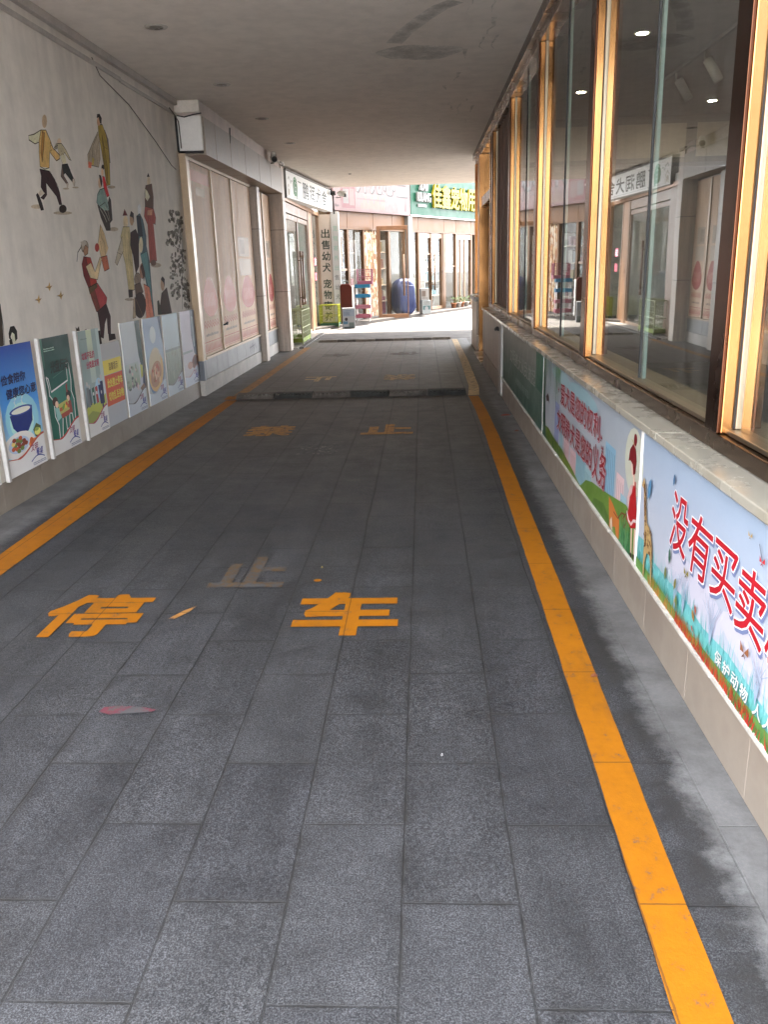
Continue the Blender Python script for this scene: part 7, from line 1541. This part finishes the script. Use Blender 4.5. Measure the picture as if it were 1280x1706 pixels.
b.build("bulkhead_panel", plain("bulkhead_tan", (.36, .30, .22), .6), rm)
for i, (x, y) in enumerate(((1.93, 8.15), (3.66, 11.6), (1.87, 10.7), (3.66, 5.0), (3.66, 8.2), (1.93, 5.2))):
    t = thing("room_downlight", "lit round downlight in the ceiling of the room behind the windows", "light", (x, y, 3.46), "lit downlights in the window room")
    b = MB(); b.lathe(x, y, [(.05, 3.462), (.05, 3.469)], 18); b.build("lamp_disc", emit("downlight_glow", (1.0, .86, .6), 30.0), t)
    b = MB(); b.lathe(x, y, [(.075, 3.464), (.075, 3.4695)], 18); b.build("trim_ring", M_WHITE, t)
tk = thing("track_light", "thin black lamp track with pale spot heads behind the glass", "light", (2.7, 9, 3.4))
b = MB(); b.box(2.6, 2.63, 6.2, 9.9, 3.40, 3.43); b.build("track", M_BLACK, tk)
for y in (8.6, 9.5):
    b = MB(); b.tube([(2.615, y, 3.40), (2.615, y, 3.34), (2.68, y-.04, 3.28)], .012, 6); b.tube([(2.64, y-.01, 3.33), (2.74, y-.06, 3.14)], .045, 12); b.build("spot_head", plain("spot_shell", (.30, .29, .27), .4), tk)
# a few furnishings in the room
cb = thing("steel_canister", "brushed steel canister standing just inside the nearest window", "canister", (1.45, 2.6, .9))
b = MB(); b.lathe(1.42, 2.62, [(.11, 1.01), (.115, 1.02), (.115, 1.30), (.10, 1.33), (.03, 1.35), (.03, 1.38)], 22); b.build("body", plain("brushed_steel", (.6, .58, .54), .25, metal=1.0, var=.08), cb)
b = MB(); b.box(1.30, 1.62, 2.3, 2.92, .985, 1.008); b.build("tray", M_WOOD, cb)

# ------------------------------------------------------------------ speed bumps and painted marks
def bumper(y, x0, x1, n, h, d, label, cols):
    t = thing("speed_bump", label, "speed bump", ((x0+x1)/2, y, 0)); L = (x1-x0)/n
    for i in range(n):
        b = MB(); xa, xb = x0+i*L+.004, x0+(i+1)*L-.004
        prof = [(-d, .003), (-d*.62, h*.82), (-d*.25, h), (d*.25, h), (d*.62, h*.82), (d, .003)]; m_ = len(prof)
        b.add([(xa, y+p, z) for p, z in prof]+[(xb, y+p, z) for p, z in prof], [tuple(reversed(range(m_))), tuple(range(m_, 2*m_))]+[(k, k+1, m_+k+1, m_+k) for k in range(m_-1)]+[(m_-1, 0, m_, 2*m_-1)])
        for k in range(9):
            xs = xa+.03+k*(xb-xa-.06)/8.5
            b.box(xs, xs+.022, y-d*.78, y-d*.3, h*.60, h*.98)
        b.build("segment", cols[i % len(cols)], t, .004)
    return t
MB1 = plain("dusty_black_rubber", (.035, .036, .033), .75, var=.5, scale=8); MB2 = plain("worn_grey_rubber", (.11, .095, .082), .8, var=.45, scale=8); MB3 = plain("worn_rubber_end", (.17, .145, .12), .8, var=.4, scale=8)
bumper(10.72, -2.44, .53, 6, .062, .17, "near speed bump of black and worn brown rubber pieces across the lane", (MB2, MB1))
bumper(18.86, -2.36, .60, 7, .05, .15, "far dusty speed bump at the street end of the passage", (MB3, MB2))
b = MB(); b.add([(-2.60, 10.56, .006), (-2.42, 10.56, .006), (-2.42, 10.86, .006), (-2.60, 10.86, .006)], [(0, 1, 2, 3)]); tag(b.build("paint_patch", M_YEL), "fresh yellow paint patch at the left end of the near speed bump", "road marking")
def strip(name, le, re_, m, label, n=60):
    """painted line between two measured edges, a little ragged"""
    def at(L, y):
        for (y0, x0), (y1, x1) in zip(L, L[1:]):
            if y <= y1 or (y1, x1) == L[-1]: return x0+(x1-x0)*(y-y0)/(y1-y0)
    ya, yb = le[0][0], le[-1][0]; rr = random.Random(len(label)); b = MB(); P = []
    for i in range(n+1):
        y = ya+(yb-ya)*i/n; P += [(at(le, y)+rr.uniform(-.0015, .0015), y, .0045), (at(re_, y)+rr.uniform(-.0015, .0015), y, .0045)]
    b.add(P, [(2*i, 2*i+1, 2*i+3, 2*i+2) for i in range(n)]); return tag(b.build(name, m), label, "road marking")
strip("painted_line", [(.62, .512), (1.44, .526), (2.46, .540), (4.0, .556), (6.2, .573), (8.0, .581), (9.4, .575), (10.45, .55)], [(.62, .636), (1.44, .649), (2.46, .662), (4.0, .684), (6.2, .698), (8.0, .708), (9.4, .70), (10.45, .674)], M_YEL, "bright yellow line along the right side of the lane", 160)
strip("painted_line", [(10.5, .55), (11.3, .60), (14.56, .624), (18.7, .623)], [(10.5, .69), (11.3, .735), (14.56, .757), (18.7, .735)], M_YELPALE, "bleached whitish line continuing beyond the near speed bump on the right")
strip("painted_line", [(2.5, -2.56), (4.6, -2.568), (6.83, -2.62), (8.5, -2.585), (10.5, -2.545)], [(2.5, -2.38), (4.24, -2.389), (6.1, -2.375), (8.5, -2.40), (10.5, -2.405)], M_YEL, "dusty yellow line along the left side of the lane below the posters", 120)
strip("painted_line", [(10.9, -2.54), (14, -2.52), (17.6, -2.50)], [(10.9, -2.40), (14, -2.385), (17.6, -2.37)], M_YELOLD, "worn orange line beyond the near speed bump on the left")
GR = Fr((0, 0, 0), (1, 0, 0), (0, 1, 0), (0, 0, 1))
def mark(ch, x0, x1, y0, y1, m, label, bold=.05, rot=0.0, z=.004):
    a = Art(GR, (1, 1, 1), z); a.text((200, 150, 40), ch, x0, x1, y0, y1, bold, 0, rot)
    return tag(a.build("painted_character", m), label, "road marking")
mark("停", -1.865, -1.405, 3.44, 3.93, M_YEL, "bold yellow painted character 停 on the near left of the lane", .03)
mark("车", -.622, -.160, 3.44, 3.92, M_YEL, "bold yellow painted character 车 in the middle of the lane", .045)
mark("止", -1.15, -.78, 4.04, 4.48, M_YELFAINT, "nearly worn away orange character just beyond the two bold ones", .05)
mark("禁", -1.83, -1.37, 8.13, 8.64, M_YELOLD, "worn orange character 禁 on the left before the speed bump", .05)
mark("止", -.62, -.15, 8.11, 8.58, M_YELOLD, "worn orange character 止 in the middle before the speed bump", .065)
mark("消", -1.17, -.99, 7.2, 7.68, M_WHFAINT, "left ghostly white character between the orange ones", .03); mark("防", -.97, -.79, 7.2, 7.68, M_WHFAINT, "right ghostly white character between the orange ones", .03)
mark("禁", -.60, -.14, 12.12, 12.74, M_YELPALE, "bleached upside down character right of centre beyond the speed bump", .03, math.pi)
mark("止", -1.79, -1.36, 12.18, 12.68, M_YELPALE, "bleached upside down character left of centre beyond the speed bump", .05, math.pi)
mark("停", -.62, -.1, 15.6, 16.15, M_YELFAINT, "faint far character right of centre near the street", .04, math.pi); mark("车", -1.9, -1.4, 15.6, 16.15, M_YELFAINT, "faint far character left of centre near the street", .05, math.pi)
a = Art(GR, (1, 1, 1), .005); a.poly((150, 50, 66), [(-1.26, 2.755), (-1.21, 2.735), (-1.12, 2.745), (-1.055, 2.755), (-1.04, 2.77), (-1.10, 2.79), (-1.2, 2.80), (-1.25, 2.79)]); tag(a.build("paint_smear", mat_line("pink_smear", (.13, .035, .05), .50)), "small dark pink paint smear on the paving", "stain")
a = Art(GR, (1, 1, 1), .005); a.poly((200, 170, 60), [(-1.25, 3.62), (-1.20, 3.72), (-1.15, 3.78), (-1.17, 3.70), (-1.22, 3.62)]); tag(a.build("paint_smear", M_YELOLD), "small yellow smear right of the character 停", "stain")
a = Art(GR, (1, 1, 1), .005); a.ell((200, 150, 50), -.585, 4.11, .022, .02, 9); tag(a.build("paint_drop", M_YEL), "single yellow drop beyond the character 车", "stain")
for i, (x, y, s_, c, lab) in enumerate(((.66, 3.02, .016, (.22, .07, .03), "brown crumb lying on the yellow line"), (.88, 9.0, .06, (.30, .05, .03), "red fallen leaf in the right gutter"), (.04, 2.46, .005, (.4, .4, .4), "tiny white chip on the paving"), (.90, 8.1, .03, (.2, .06, .03), "small brown leaf nearer in the right gutter"), (-.585, 4.3, .008, (.5, .4, .1), "tiny pale chip on the dark paving"))):
    b = MB(); b.add([(x-s_, y-.3*s_, .006), (x-.2*s_, y-.6*s_, .012), (x+s_, y, .009), (x+.1*s_, y+.7*s_, .014), (x-.6*s_, y+.5*s_, .008)], [(0, 1, 2, 3, 4)]); b.add([(x-s_, y-.3*s_, .0055), (x-.2*s_, y-.6*s_, .0055), (x+s_, y, .0055), (x+.1*s_, y+.7*s_, .0055)], [(3, 2, 1, 0)])
    tag(b.build("fallen_leaf" if "leaf" in lab else "litter_crumb", plain("bit%d" % i, c, .7)), lab, "litter")
# unlit downlights in the passage ceiling
for i, (x, y, lab) in enumerate(((-2.24, 7.85, "nearest unlit recessed downlight on the left of the ceiling"), (-2.23, 10.21, "second unlit recessed downlight from the camera"), (-2.2, 12.5, "third unlit recessed downlight above the papered panels"), (-2.19, 14.93, "farthest unlit recessed downlight in the row"))):
    t = thing("recessed_downlight", lab, "light", (x, y, 3.61), "unlit downlights in the passage ceiling")
    b = MB(); b.lathe(x, y, [(.095, 3.604), (.10, 3.6095)], 20); b.build("trim_ring", plain("downlight_ring", (.42, .39, .35), .4), t)
    b = MB(); b.lathe(x, y, [(.06, 3.601), (.06, 3.6035)], 18); b.build("lamp_face", plain("downlight_face", (.16, .15, .13), .3), t)
b = MB(); b.lathe(-1.61, 19.99, [(.03, 3.60), (.035, 3.6095)], 10); tag(b.build("ceiling_hook", M_BLACK), "tiny dark fixing on the ceiling near the street", "fixing")

for o in bpy.data.objects:
    if 'at' in o: del o['at']
